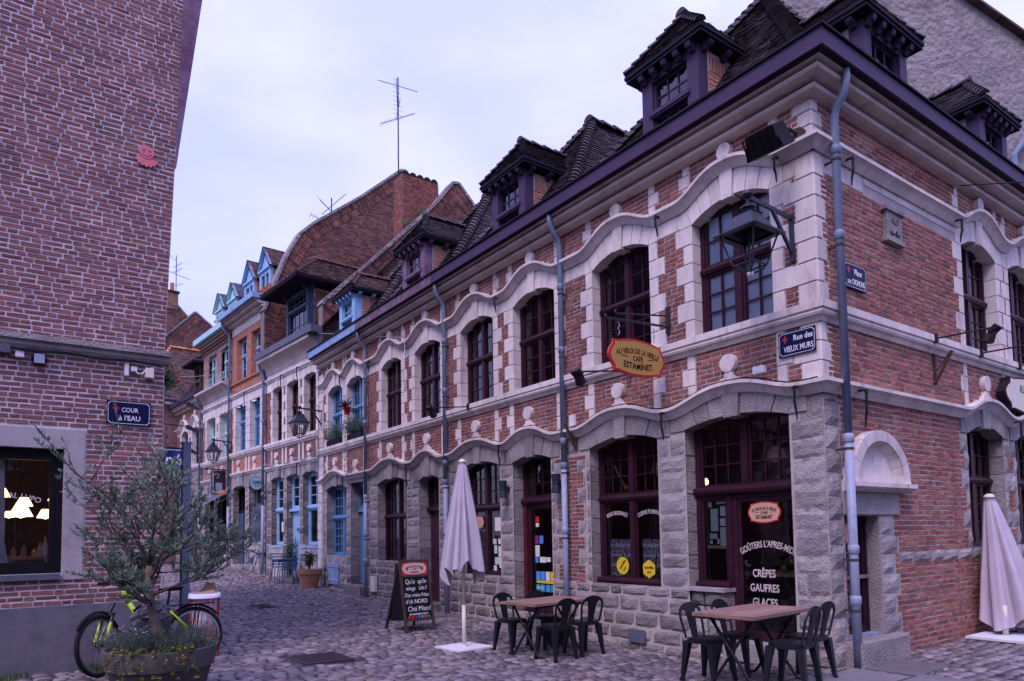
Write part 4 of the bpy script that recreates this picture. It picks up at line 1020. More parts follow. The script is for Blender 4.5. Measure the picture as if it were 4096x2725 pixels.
def seg_arch(openings, n, top, ext=.12, y0=-.25, y1=.01):
    o = []
    for a, b, zs, rise in openings: o += voussoirs(a, b, zs, rise, lambda x: top, n, ext, y0, y1, .015, False, rng)
    return o
def add_cells(H, F, Wl, mat, cells): H.cells = getattr(H, 'cells', []) + [(c, F, Wl, mat) for c in cells]
rng = random.Random(23)
# ---- house 4: pale stone house with a dark dormer
H4 = far_house('stone_house', 'pale stone fronted house with dark lead gutter and one wide dark blue dormer', .05, 4.22)
up4 = [(.30, 1.16), (1.59, 2.48), (2.90, 3.70)]; gr4 = [(.18, 1.25, 1.25), (1.5, 2.5, .3), (2.78, 3.78, 1.25)]
W4 = H4.part('wall', wall_sheet(.05, 4.22, -.1, 7.0, [(a, b, 4.67, 6.54) for a, b in up4] + [(a, b, z, 3.52) for a, b, z in gr4], -.012), 'mortar', FD)
st = []; cut = []
for k, (a, b) in enumerate(up4):
    for xe, sd in ((a, -1), (b, 1)):
        o, c = quoins(xe, sd, 4.67, 6.43, wa=.14, wb=.2, h=.27); st += o; cut += c
lay_blocks(W4, FD, st, 'stone', 'quoin_stone')
lay_blocks(W4, FD, seg_arch([(a, b, 6.43, .1) for a, b in up4], 5, 6.74), 'stone', 'voussoir')
fr = []; x = .05
for e in (.18, 1.28, 1.47, 2.6, 2.78, 3.82, 4.22): 
    if e-x > .02: fr.append(blk(x, e, 6.87, 7.08, -.05, .004))
    x = e
lay_blocks(W4, FD, fr, 'stone', 'frieze_stone')
spand = [blk(.05, .18, 6.43, 6.74, -.05, .003), blk(1.28, 1.47, 6.43, 6.74, -.05, .003), blk(2.6, 2.78, 6.43, 6.74, -.05, .003), blk(3.82, 4.22, 6.43, 6.74, -.05, .003)]
lay_blocks(W4, FD, spand, 'stone', 'spandrel_stone')
stone_band(W4, FD, .05, 4.22, 6.87, BAND); stone_band(W4, FD, .05, 4.22, 4.67, SILL, name='sill_stone'); stone_band(W4, FD, .05, 4.22, 3.88, BAND); stone_band(W4, FD, .05, 4.22, 7.52, COVE, 'cornice', name='cornice_stone')
H4.part('fascia_board', MB().box(-.25, 4.3, .05, .42, 7.525, 7.73), 'lead', FD)
fs = []; fc = []
for a, b in up4:
    c = (a+b)/2
    for x in (a-.12, b+.02): fs.append(blk(x, x+.12, 3.9, 4.44, -.05, .004)); fc.append((x, x+.12, 3.8, 4.5))
    obj('medallion', MB().disc((c, 4.22), .11, -.02, .06, 14), 'stone', W4); obj('medallion_base', MB().prism([(c-.12, 3.88), (c+.12, 3.88), (c+.05, 4.08), (c-.05, 4.08)], -.02, .05), 'stone', W4)
lay_blocks(W4, FD, fs, 'stone', 'frieze_stone')
lay_blocks(W4, FD, seg_arch([(a, b, 3.42, .1) for a, b, _ in gr4], 7, 3.76, .1), 'stone_grey', 'voussoir')
ground_stones(H4, W4, FD, .05, 4.22, -.05, 3.42, [(a, b, z, 3.42) for a, b, z in gr4] + [(2.95, 3.65, .2, 1.05), (.35, 1.05, .3, 1.0)], rng)
add_cells(H4, FD, W4, 'brick', courses(4.68, 6.43, .065, rect_allowed(.05, 4.22, cut + [(a, b, 4.6, 6.5) for a, b in up4]), rng=rng) + courses(3.89, 4.46, .065, rect_allowed(.05, 4.22, fc), rng=rng)); finish_bricks(H4, 120)
for a, b in up4: window(H4, FD, a, b, 4.67, 6.52, -.2, 'maroon', trans=[5.75], grids={0: (2, 3), 1: (2, 2)}, fw=.05)
for a, b, z in (gr4[0], gr4[2]):
    window(H4, FD, a, b, z, 3.50, -.2, 'blue_light', trans=[2.42], grids={0: (1, 1), 1: (2, 3)}, fw=.09, bar=.025, tw=.12)
    obj('window_ledge', MB().box(a-.06, b+.06, -.2, .05, z-.06, z), 'blue_light', W4); obj('hatch_lintel', MB().box(a-.1, b+.1, -.2, .03, 1.0, 1.18), 'stone_grey', W4)
    H4.part('cellar_hatch', MB().box(a+.17, b-.13, -.12, -.08, .2, 1.0), 'blue_light' if a > 2 else 'lead', FD)
    for q in range(1): H4.part('curtain', MB().box(a+.1, b-.1, -.4, -.39, z+.05, 2.4), 'curtain_white' if q else 'interior', FD)
a, b, z = gr4[1]; window(H4, FD, a, b, 2.42, 3.50, -.2, 'blue_light', grid=(2, 3), fw=.07, bar=.025); D4 = H4.part('door', MB().box(a, b, -.27, -.22, .3, 2.34), 'blue_light', FD)
for k in range(5): obj('plank', MB().box(a+.06+k*.176, a+.06+(k+1)*.176-.012, -.22, -.205, .34, 2.3), 'blue_light', D4)
obj('door_rail', MB().box(a-.03, b+.03, -.24, -.1, 2.34, 2.42), 'blue_light', D4); obj('door_knocker', MB().lathe([(.05, -.012), (.065, 0), (.05, .012)], 12).xf(T(a+.5, -.19, 1.75) @ RX(R(90))), 'iron', D4)
obj('door_step', MB().box(a-.1, b+.1, -.3, .25, -.1, .3), 'stone_low', W4)
interior(H4, FD, .1, 4.2, .2, 3.6); interior(H4, FD, .1, 4.2, 4.5, 6.8)
H4.part('roof', MB().add([(-.2, .0, 7.7), (4.25, .0, 7.7), (4.25, -4.5, 12.4), (-.2, -4.5, 12.4)], [(0,1,2,3)]), 'soffit', FD)
R4 = H4.part('roof_slope', MB().add([(-.2, -.02, 7.68), (4.25, -.02, 7.68), (4.25, -.04, 7.7), (-.2, -.04, 7.7)], [(0,1,2,3)]), 'soffit', FD)
roof_face(R4, FD, (-.2, .0, 7.74), (1,0,0), (0,-4.5,4.9), [(0,0),(4.45,0),(4.45,6.6),(0,6.6)], 'tile_warm', cap=60)
dormer(H4, FD, 2.32, 1.72, 7.9, 9.5, 10.75, 'dark_blue_wood', back=-2.6, over=.62, nb=2, tile='tile_warm', brick='brick', ztr=8.95, ridge0=-.9, grid=(4, 2), postw=.14, front=.4)
downpipe(H4, FD, 4.28, 7.55, .3, joints=(6.9, 5.5, 4.6, 3.0), zsplit=2.6, out=.3)
for x in (1.38, 2.68): anchor(H4, W4, x, 6.3, 6.8); anchor(H4, W4, x, 3.2, 3.8)
# ---- house 5: orange brick
H5 = far_house('orange_brick_house', 'tall orange brick house with blue windows and two blue gabled dormers', 4.30, 7.80)
mid5 = [(4.86, 5.85), (6.27, 7.37)]; top5 = [(4.72, 5.77), (6.23, 7.29)]
holes = [(a, b, 4.74, 6.45) for a, b in mid5] + [(a, b, 7.38, 9.0) for a, b in top5] + [(4.63, 5.90, 1.28, 3.46), (6.28, 7.55, .48, 3.46)]
W5 = H5.part('wall', wall_sheet(4.30, 7.80, 0, 9.6, holes, -.0075), 'mortar', FD)
st = []; cut = []
for a, b in mid5:
    for xe, sd in ((a, -1), (b, 1)):
        o, c = quoins(xe, sd, 4.74, 6.45, wa=.2, wb=.28, h=.29); st += o; cut += c
st += [blk(4.30, 5.85, 6.45, 6.77, -.05, .004), blk(5.85, 6.27, 6.45, 6.77, -.05, .004), blk(6.27, 7.8, 6.45, 6.77, -.05, .004)]
st += [blk(4.3+k*.875, 4.3+(k+1)*.875, 9.2, 9.5, -.05, .006) for k in range(4)]
lay_blocks(W5, FD, st, 'stone', 'quoin_stone')
stone_band(W5, FD, 4.3, 7.8, 6.9, BAND); stone_band(W5, FD, 4.3, 7.8, 4.70, SILL, name='sill_stone'); stone_band(W5, FD, 4.3, 7.8, 3.94, BAND)
stone_band(W5, FD, 4.3, 7.8, 9.5, [(y*1.3, z*.9) for y, z in CORN], 'cornice', name='cornice_stone')
H5.part('fascia_board', MB().box(4.25, 7.85, .05, .52, 9.76, 9.95), 'blue_worn', FD)
fs = []; fc = []
for c in (5.3, 6.95):
    obj('medallion', MB().disc((c, 4.3), .10, -.02, .06, 14), 'stone', W5); obj('medallion_base', MB().prism([(c-.1, 3.94), (c+.1, 3.94), (c+.04, 4.16), (c-.04, 4.16)], -.02, .05), 'stone', W5)
for x in (4.36, 5.86, 6.16, 7.6): fs.append(blk(x, x+.13, 3.95, 4.48, -.05, .004)); fc.append((x, x+.13, 3.9, 4.5))
lay_blocks(W5, FD, fs, 'stone', 'frieze_stone')
lay_blocks(W5, FD, seg_arch([(4.63, 5.90, 3.34, .12), (6.28, 7.55, 3.34, .12)], 7, 3.82, .18), 'stone_grey', 'voussoir')
ground_stones(H5, W5, FD, 4.3, 7.8, .05, 3.34, [(4.63, 5.90, 1.28, 3.4), (6.28, 7.55, .48, 3.4)], rng)
ob = []
for a, b in top5: ob.append((a, b, 7.38, 9.0))
add_cells(H5, FD, W5, 'brick_orange', courses(6.91, 9.2, .07, rect_allowed(4.3, 7.8, ob), rng=rng) + courses(4.72, 6.45, .07, rect_allowed(4.3, 7.8, cut + [(a, b, 4.7, 6.5) for a, b in mid5]), rng=rng) + courses(3.95, 4.48, .07, rect_allowed(4.3, 7.8, fc), rng=rng)); finish_bricks(H5, 150)
obj('brick_sill', MB().box(4.32, 7.78, -.1, .06, 7.28, 7.37), 'brick_orange', W5)
for a, b in top5:
    obj('brick_reveal', MB().box(a-.01, a+.012, -.2, -.014, 7.38, 9.0).box(b-.012, b+.01, -.2, -.014, 7.38, 9.0).box(a, b, -.2, -.014, 8.96, 9.01), 'brick_orange', W5)
    window(H5, FD, a, b, 7.38, 8.98, -.2, 'blue_light', trans=[8.35], mulls=[(a+b)/2], grids={0: (1, 2), 1: (1, 1)}, fw=.06)
for a, b in mid5: window(H5, FD, a, b, 4.74, 6.43, -.2, 'blue', trans=[5.85], mulls=[(a+b)/2], grids={0: (2, 4), 1: (2, 2)}, fw=.06)
window(H5, FD, 4.63, 5.9, 2.65, 3.44, -.25, 'lead', grid=(1, 1)); window(H5, FD, 4.63, 5.9, 1.28, 2.65, -.3, 'lead', grid=(1, 1))
gr = MB()
for k in range(22):
    X = 4.66 + k*.056; gr.tube([(X, -.12 + .02*(-1)**k, 1.3), (X+.012*(-1)**k, -.1, 1.95), (X, -.12 + .02*(-1)**k, 2.62)], .009, 5)
for z in (1.35, 2.0, 2.58): gr.box(4.64, 5.9, -.125, -.115, z-.012, z+.012)
H5.part('folding_grille', gr, 'zinc', FD)
window(H5, FD, 6.28, 7.55, .48, 3.44, -.3, 'iron', trans=[2.5], mulls=[6.9], grid=(1, 1), name='door', fw=.08)
H5.part('door_panel', MB().box(7.0, 7.5, -.29, -.2, .5, 2.45), 'dark_blue_wood', FD)
obj('door_step', MB().box(6.2, 7.6, -.3, .14, .1, .48), 'stone_low', W5)
interior(H5, FD, 4.35, 7.75, .4, 3.5); interior(H5, FD, 4.35, 7.75, 4.6, 6.6); interior(H5, FD, 4.35, 7.75, 7.2, 9.2)
downpipe(H5, FD, 7.82, 9.7, .42, joints=(8.0, 6.4, 4.9, 3.4), zsplit=2.7, out=.4)
anchor(H5, W5, 6.06, 6.2, 6.8); anchor(H5, W5, 6.1, 3.3, 3.85)
def gable_dormer(H, F, xc, wd, z0, z1, zr, mat, tile, side, y=-.3, back=-1.9):
    x0, x1 = xc-wd/2, xc+wd/2; m = MB(); m.box(x0, x0+.13, y-.12, y, z0, z1); m.box(x1-.13, x1, y-.12, y, z0, z1); m.box(x0+.13, x1-.13, y-.11, y-.01, z1-.14, z1); m.box(x0+.13, x1-.13, y-.11, y-.01, z0, z0+.1); m.box(xc-.035, xc+.035, y-.1, y-.015, z0+.1, z1-.14)
    m.box(x0-.06, x1+.06, y-.1, y+.06, z1, z1+.07); m.prism([(x0-.02, z1+.07), (x1+.02, z1+.07), (xc, zr-.08)], y-.1, y-.03)
    D = H.part('dormer', m, mat, F)
    for s_, X in ((-1, x0-.1), (1, x1+.1)):
        obj('bargeboard', MB().beam((X, y+.03, z1+.04), (xc, y+.03, zr), .06, .10, (0,1,0)), mat, D)
    for X in ((x0+x1-.0)/2-.26+.04, (x0+x1)/2+.22): obj('pane', unit_pane('glass'), None, D, T(X, y-.07, (z0+z1)/2) @ Matrix.Diagonal((wd/2-.16, 1, z1-z0-.24, 1)))
    obj('dormer_room', MB().box(x0+.06, x1-.06, back, y-.13, z0, z1-.02), 'interior', D)
    ch = MB().box(x0+.01, x0+.05, back, y-.12, z0-.2, z1); ch.box(x1-.05, x1-.01, back, y-.12, z0-.2, z1); obj('cheek', ch, 'lead', D)
    zz = z0-.1
    while zz < z1-.12:
        obj('cheek_tile', MB().box(x0-.02, x0+.012, back, y-.1, zz, zz+.11).xf(Matrix.Identity(4)), side, D); zz += .118
    hw = wd/2+.12; hg_ = zr-z1; Ls = math.hypot(hw, hg_); ln = y+.1-back+1.0
    roof_face(D, F, (x0-.12, y+.1, z1+.02), (0,-1,0), (hw,0,hg_), [(0,0),(ln,0),(ln,Ls),(0,Ls)], tile, cap=40)
    roof_face(D, F, (x1+.12, y+.1, z1+.02), (0,-1,0), (-hw,0,hg_), [(0,0),(ln,0),(ln,Ls),(0,Ls)], tile, cap=10)
    return D
for xc in (5.28, 6.88): gable_dormer(H5, FD, xc, 1.0, 9.9, 11.15, 11.95, 'blue_light', 'tile_warm', 'tile_orange')
R5 = H5.part('roof', MB().add([(4.3, .0, 9.9), (7.8, .0, 9.9), (7.8, -2.2, 12.9), (4.3, -2.2, 12.9)], [(0,1,2,3)]), 'soffit', FD)
roof_face(R5, FD, (4.3, .02, 9.95), (1,0,0), (0,-1.3,2.2), [(0,0),(3.5,0),(3.5,2.5),(0,2.5)], 'tile_orange', cap=20)
# ---- house 6: aqua windows, big coved cornice
H6 = far_house('aqua_window_house', 'stone and pale brick house with aqua windows, aqua eaves and two aqua gabled dormers', 7.86, 11.38)
mid6 = [(8.24, 9.22), (9.74, 10.86)]; top6 = [(8.16, 9.10), (9.70, 10.70)]
holes = [(a, b, 4.66, 6.44) for a, b in mid6] + [(a, b, 7.72, 9.02) for a, b in top6] + [(8.3, 9.4, .9, 3.2), (9.8, 11.0, .5, 3.2)]
W6 = H6.part('wall', wall_sheet(7.86, 11.38, 0, 9.6, holes, -.0075), 'mortar', FD)
st = []; cut = []
for a, b in mid6:
    for xe, sd in ((a, -1), (b, 1)):
        o, c = quoins(xe, sd, 4.66, 6.36, wa=.17, wb=.26, h=.28); st += o; cut += c
x = 7.86
for e in (8.1, 9.34, 9.62, 10.98, 11.38):
    st.append(blk(x, e, 6.89, 7.1, -.05, .004)); x = e
lay_blocks(W6, FD, st, 'stone', 'quoin_stone'); lay_blocks(W6, FD, seg_arch([(a, b, 6.36, .08) for a, b in mid6], 5, 6.75, .14), 'stone', 'voussoir')
lay_blocks(W6, FD, [blk(7.86, 8.1, 6.36, 6.75, -.05, .003), blk(9.36, 9.6, 6.36, 6.75, -.05, .003), blk(11.0, 11.38, 6.36, 6.75, -.05, .003)], 'stone', 'spandrel_stone')
stone_band(W6, FD, 7.86, 11.38, 6.88, BAND); stone_band(W6, FD, 7.86, 11.38, 4.66, SILL, name='sill_stone'); stone_band(W6, FD, 7.86, 11.38, 3.9, BAND); stone_band(W6, FD, 7.86, 11.38, 7.52, [(y, z*.85) for y, z in COVE], 'cornice', name='cornice_stone')
for k in range(4): obj('brick_corbel', MB().box(7.86, 11.38, -.05, .06+.07*k, 9.2+.09*k, 9.25+.09*k), 'brick_pale', W6)
H6.part('fascia_board', MB().box(7.84, 11.45, .02, .42, 9.58, 9.80), 'aqua', FD)
add_cells(H6, FD, W6, 'brick_pale', courses(7.53, 9.55, .07, rect_allowed(7.86, 11.38, [(a, b, 7.72, 9.02) for a, b in top6]), rng=rng) + courses(4.67, 6.36, .07, rect_allowed(7.86, 11.38, cut + [(a, b, 4.6, 6.5) for a, b in mid6]), rng=rng) + courses(3.91, 4.46, .07, rect_allowed(7.86, 11.38, []), rng=rng)); finish_bricks(H6, 80)
ground_stones(H6, W6, FD, 7.86, 11.38, .05, 3.78, [(8.3, 9.4, .9, 3.2), (9.8, 11.0, .5, 3.2)], rng)
for c in (8.8, 10.3):
    obj('medallion', MB().disc((c, 4.25), .10, -.02, .06, 12), 'stone', W6); fs = [blk(c-.75, c-.62, 3.9, 4.46, -.05, .004)]; lay_blocks(W6, FD, fs, 'stone', 'frieze_stone')
for a, b in top6:
    window(H6, FD, a, b, 7.72, 9.0, -.15, 'aqua', trans=[8.5], mulls=[(a+b)/2], grid=(1, 1), fw=.06)
    rl = MB().tube([(a-.05, .12, 7.98), (b+.05, .12, 7.98)], .018, 6).tube([(a-.05, .12, 7.75), (b+.05, .12, 7.75)], .015, 6); [rl.tube([(a+(b-a)*q/4, .12, 7.74), (a+(b-a)*q/4, .12, 7.98)], .012, 5) for q in range(5)]
    obj('window_rail', rl, 'aqua', W6); obj('curtain', MB().box(a+.3, b-.25, -.3, -.29, 7.75, 8.5), 'curtain_white', W6)
for a, b in mid6: window(H6, FD, a, b, 4.66, 6.42, -.22, 'aqua', trans=[5.65], mulls=[(a+b)/2], grids={0: (1, 2), 1: (2, 2)}, fw=.06)
window(H6, FD, 8.3, 9.4, .9, 3.2, -.25, 'iron', trans=[2.3], grid=(2, 1)); window(H6, FD, 9.8, 11.0, .5, 3.2, -.3, 'iron', trans=[2.4], grid=(1, 1), name='door')
interior(H6, FD, 7.9, 11.3, .4, 3.4); interior(H6, FD, 7.9, 11.3, 4.6, 6.6); interior(H6, FD, 7.9, 11.3, 7.6, 9.2)
aw = MB().add([(8.1, .02, 3.25), (9.7, .02, 3.25), (9.7, .95, 2.75), (8.1, .95, 2.75), (9.7, .95, 2.58), (8.1, .95, 2.58)], [(0,1,2,3),(3,2,4,5)]); H6.part('awning', aw, 'awning', FD)
for xc in (8.75, 10.35): gable_dormer(H6, FD, xc, .98, 9.75, 10.95, 11.7, 'aqua', 'lead', 'tile_orange')
R6_ = H6.part('roof', MB().add([(7.86, .0, 9.8), (11.38, .0, 9.8), (11.38, -1.6, 12), (7.86, -1.6, 12)], [(0,1,2,3)]), 'tile_warm', FD)
ch6 = MB().box(10.95, 11.35, -.9, -.45, 9.8, 10.75); CH6 = H6.part('chimney', ch6, 'brick_gable', FD); obj('chimney_cap', MB().box(10.9, 11.4, -.95, -.4, 10.75, 10.82), 'stone_low', CH6)
# ---- house 7: last arched house of the row
H7 = far_house('end_house', 'last arched stone house of the row with plum gutter and small brown dormer', 11.45, 15.25)
up7 = [(11.95, 12.95), (13.55, 14.55)]
W7 = H7.part('wall', wall_sheet(11.45, 15.25, 0, 7.2, [(a, b, 4.7, 6.35) for a, b in up7] + [(12.0, 13.0, .5, 3.0)], -.012), 'mortar', FD)
st = []; cut = []
for a, b in up7:
    for xe, sd in ((a, -1), (b, 1)):
        o, c = quoins(xe, sd, 4.7, 6.2, wa=.16, wb=.26, h=.27); st += o; cut += c
lay_blocks(W7, FD, st, 'stone', 'quoin_stone')
h7 = hood_fn(6.5, [((a+b)/2, (b-a)/2+.2, .36) for a, b in up7]); vs7 = []
for a, b in up7: vs7 += voussoirs(a, b, 6.2, .16, lambda x: h7(x)-.12, 7, .2, -.25, .004)
vs7 += [blk(11.45, 11.75, 6.2, 6.38, -.05, .003), blk(13.15, 13.35, 6.2, 6.38, -.05, .003), blk(14.75, 15.25, 6.2, 6.38, -.05, .003)]
lay_blocks(W7, FD, vs7, 'stone', 'voussoir'); lay_blocks(W7, FD, strip(11.45, 15.25, h7, HOOD, .4, 5, rng=rng), 'stone', 'hood_stone')
stone_band(W7, FD, 11.45, 15.25, 4.7, SILL, name='sill_stone'); stone_band(W7, FD, 11.45, 15.25, 7.2, CORN, 'cornice', name='cornice_stone')
H7.part('fascia_board', MB().box(11.4, 15.6, .06, .36, 7.5, 7.72), 'purple', FD)
add_cells(H7, FD, W7, 'brick', courses(4.71, 6.2, .07, rect_allowed(11.45, 15.25, cut + [(a, b, 4.6, 6.3) for a, b in up7]), rng=rng) + courses(6.5, 7.2, .07, rect_allowed(11.45, 15.25, [lambda zl, zh: bump_cut(h7, [dict(x0=a, x1=b) for a, b in up7], (zl+zh)/2, 6.5)]), rng=rng)); finish_bricks(H7, 60)
for a, b in up7: obj('medallion', MB().disc(((a+b)/2, 6.98), .12, -.02, .06, 12), 'stone', W7); window(H7, FD, a, b, 4.7, 6.35, -.2, 'maroon', trans=[5.55], mulls=[(a+b)/2], grids={0: (1, 2), 1: (2, 2)}, fw=.06)
ground_stones(H7, W7, FD, 11.45, 15.25, .1, 4.5, [(12.0, 13.0, .5, 3.0)], rng)
window(H7, FD, 12.0, 13.0, .5, 3.0, -.25, 'iron', grid=(1, 2), name='door'); interior(H7, FD, 11.5, 15.2, .4, 6.5)
downpipe(H7, FD, 11.46, 7.4, .45, joints=(6.2, 5.0, 3.5), zsplit=2.4, out=.3)
R7_ = H7.part('roof', MB().add([(11.45, -.0, 7.6), (15.6, -.0, 7.6), (15.6, -2.0, 10.8), (11.45, -2.0, 10.8)], [(0,1,2,3)]), 'soffit', FD)
roof_face(R7_, FD, (11.45, .02, 7.66), (1,0,0), (0,-2,3.1), [(0,0),(4.1,0),(4.1,3.7),(0,3.7)], 'tile', cap=30)
dm7 = MB().box(12.9, 13.0, -.5, -.3, 7.7, 9.3); dm7.box(13.7, 13.8, -.5, -.3, 7.7, 9.3); dm7.box(13.0, 13.7, -.49, -.31, 9.15, 9.3); dm7.box(13.0, 13.7, -.49, -.31, 8.5, 8.6); dm7.box(12.92, 12.96, -1.8, -.5, 7.7, 9.3); DM7 = H7.part('dormer', dm7, 'tile_warm', FD)
obj('dormer_cheek', MB().box(12.93, 13.77, -1.8, -.52, 7.7, 9.28), 'brick_gable', DM7)
obj('pane', unit_pane('glass'), None, DM7, T(13.35, -.4, 8.85) @ Matrix.Diagonal((.7, 1, .55, 1))); obj('pane', unit_pane('glass'), None, DM7, T(13.35, -.4, 8.1) @ Matrix.Diagonal((.7, 1, .75, 1)))
roof_face(DM7, FD, (12.5, .12, 9.28), (1,0,0), (0,-1.2,.8), [(0,0),(1.7,0),(1.2,1.4),(.5,1.4)], 'tile', cap=10); roof_face(DM7, FD, (12.5, .12, 9.28), (0,-1,0), (.8,0,.8), [(0,0),(2.2,0),(2.2,1.1),(1.0,1.1)], 'tile', cap=10)
obj('eaves_board', MB().box(12.48, 14.2, -1.9, .14, 9.22, 9.27), 'soffit', DM7)
# ---- parapet gables between the houses (old fire walls), brick with stone-grey coping
def gable_wall(name, label, F, s, prof, thick, mat, cap, rng, zlow, courses_pitch=.066):
    """profile (n, z) in the plane across the lane at x=s; the face towards the square is bricked"""
    GF = F @ Matrix(((0,-1,0,s),(1,0,0,0),(0,0,1,0),(0,0,0,1)))      # local x = n (into/out of the wall), local y = towards the square
    root = thing(name, label, 'wall', GF @ T(prof[0][0], 0, zlow)); inv = T(-prof[0][0], 0, -zlow)
    poly = [(prof[0][0], zlow)] + prof + [(prof[-1][0], zlow)]
    core = obj('gable_core', MB().prism(poly, -thick, -.012), 'mortar_dark', root, inv)
    def allowed(zl, zh):
        zc = (zl+zh)/2; xs = []
        for i in range(len(poly)):
            (a, za), (b, zb) = poly[i], poly[(i+1) % len(poly)]
            if (za-zc)*(zb-zc) < 0: xs.append(a + (b-a)*(zc-za)/(zb-za))
        xs.sort(); return [(xs[i]+.01, xs[i+1]-.01) for i in range(0, len(xs)-1, 2)]
    lay_bricks(core, GF, courses(zlow, max(z for _, z in prof), courses_pitch, allowed, 'flemish', rng=rng, joint=.014), mat, cap=cap, rng=rng)
    for i in range(len(prof)-1):
        a, b = Vector((prof[i][0], 0, prof[i][1])), Vector((prof[i+1][0], 0, prof[i+1][1])); d = b-a; n = max(1, round(d.length/.42)); 
        for k in range(n):
            p, q = a + d*(k/n), a + d*((k+1)/n - .01)
            obj('coping_stone', MB().beam((p.x, -thick/2, p.z+.03), (q.x, -thick/2, q.z+.03), thick+.12, .09, (0,0,1)), 'render_grey', core)
    # slanting header bricks under the coping ("tumbling")
    tmb = MB()
    for i in range(len(prof)-1):
        a, b = Vector((prof[i][0], 0, prof[i][1])), Vector((prof[i+1][0], 0, prof[i+1][1])); d = (b-a); L_ = d.length; d.normalize(); nrm = Vector((d.z, 0, -d.x)); nrm = nrm if nrm.z < 0 else -nrm
        t = .04
        while t < L_-.05:
            for r_ in range(2):
                p = a + d*t + nrm*(.02 + r_*.25); q = p + nrm*.22
                tmb.beam((p.x, .004+rng.uniform(-.005, .008), p.z), (q.x, .004, q.z), .052, .03, (0,1,0))
            t += .068
    obj('tumbled_brick', tmb, mat, core, kind='stuff')
    return root, core
rng = random.Random(31)
GW1, GC1 = gable_wall('parapet_gable', 'brick parapet gable with a broad chimney between the blue house and the stone house', FA, 15.80, [(-.08, 8.45), (-.15, 8.6), (-1.64, 10.1), (-2.97, 11.5), (-3.99, 12.6), (-4.66, 13.5), (-4.9, 13.55), (-5.5, 12.95), (-8, 10.2)], .34, 'brick_gable', 300, rng, 6.6)
chm = MB().box(-4.15, -2.68, -.62, -.345, 10.9, 13.0); chm.box(-4.19, -2.64, -.66, -.30, 12.9, 13.02)
CHM = obj('chimney', MB().box(-4.3, -2.93, -.95, -.345, 10.9, 13.5), 'mortar_dark', GC1)
GF1 = FA @ Matrix(((0,-1,0,15.80),(1,0,0,0),(0,0,1,0),(0,0,0,1)))
cb = courses(11.2, 13.5, .066, rect_allowed(-4.3, -2.93, []), rng=rng); mbc = MB()
for c in cb: mbc.box(c[0], c[1], -.36, -.325+rng.uniform(-.004, .004), c[2], c[3])
z_ = 11.2
while z_ < 13.45:
    yy = -.36
    while yy > -.92: l_ = rng.choice((.1, .21)); mbc.box(-2.94, -2.915+rng.uniform(-.004, .004), max(yy-l_+.012, -.95), yy, z_+.007, z_+.06); yy -= l_
    z_ += .066
obj('brickwork', mbc, 'brick', CHM, kind='stuff')
for k in range(5): obj('chimney_pot', MB().tube([(-3.08-k*.27, -.36, 13.53), (-3.08-k*.27, -.95, 13.56)], .14, 12), 'soil', CHM)
GW2, GC2 = gable_wall('parapet_gable', 'tall curved brick parapet gable rising beside the orange brick house', FD, 4.27, [(.1, 9.3), (-.2, 10.2), (-.49, 10.9), (-.72, 11.5), (-1.19, 12.4), (-1.68, 12.9), (-3.57, 14.45), (-5.36, 16.1), (-5.6, 16.15), (-6.1, 15.7), (-8.5, 13)], .32, 'brick_gable', 300, rng, 7.0)
# ---- the houses closing the lane
rng = random.Random(37)
def cross_frame(s): return FD @ Matrix(((0,-1,0,s),(1,0,0,0),(0,0,1,0),(0,0,0,1)))   # local x = out over the lane, y = towards the square
HE = House('closing_house', 'plain brick house with a big brown tile roof closing the end of the lane', cross_frame(15.45), -4, 4)
WE = HE.part('wall', wall_sheet(-4, 6, .2, 7.9, [], -.012), 'mortar'); add_cells(HE, HE.F, WE, 'brick_left', courses(.3, 7.7, .07, rect_allowed(-.05, 3.2, []), rng=rng)); finish_bricks(HE, 120)
HE.part('eaves_board', MB().box(-.05, 6, -.05, .22, 7.72, 7.9), 'white_paint')
HE.part('gutter', MB().tube([(-.05, .26, 7.95), (6, .26, 7.95)], .07, 8), 'lead')
RE = HE.part('roof', MB().add([(-3, .2, 7.95), (6, .2, 7.95), (6, -2.3, 10.8), (-3, -2.3, 10.8)], [(0,1,2,3)]), 'soffit')
roof_face(RE, HE.F, (-2.4, .22, 7.95), (1,0,0), (0,-2.3,2.95), [(0,0),(4.2,0),(2.2,3.74),(0,3.74)], 'tile_warm', cap=60)
hip_line(RE, (1.8, .22, 8.0), (-.2, -2.1, 10.95), 'tile_orange', .09, .25); hip_line(RE, (-.2, -2.1, 10.98), (-2.6, -2.1, 10.98), 'tile_orange', .12, .35, 'ridge_tile')
for k, (s, prof, lab) in enumerate(((20.0, [(1.5, 10.6), (-.44, 12.02), (-2.03, 13.72), (-2.86, 13.1), (-4.2, 12.0)], 'weathered brick gable rising behind the brown tile roof'), (23.0, [(2.0, 14.8), (-1.9, 14.86), (-2.48, 14.25), (-4.4, 12.6)], 'tall brick gable carrying the chimney with two clay pots'))):
    g_, c_ = gable_wall('far_gable', lab, FD, s, prof, .4, 'brick_gable', 40, rng, 8.0)
    if k == 1:
        cc = MB().box(-1.93, -1.1, -.5, .06, 14.6, 15.55); CC = obj('chimney', cc, 'brick_gable', c_); obj('chimney_cap', MB().box(-2.0, -1.05, -.56, .12, 15.55, 15.66), 'soil', CC)
        for X in (-1.34, -1.66): obj('chimney_pot', MB().lathe([(.11, 0), (.10, .45), (.115, .5)], 12, (X, -.2, 15.66)), 'tile_orange', CC)
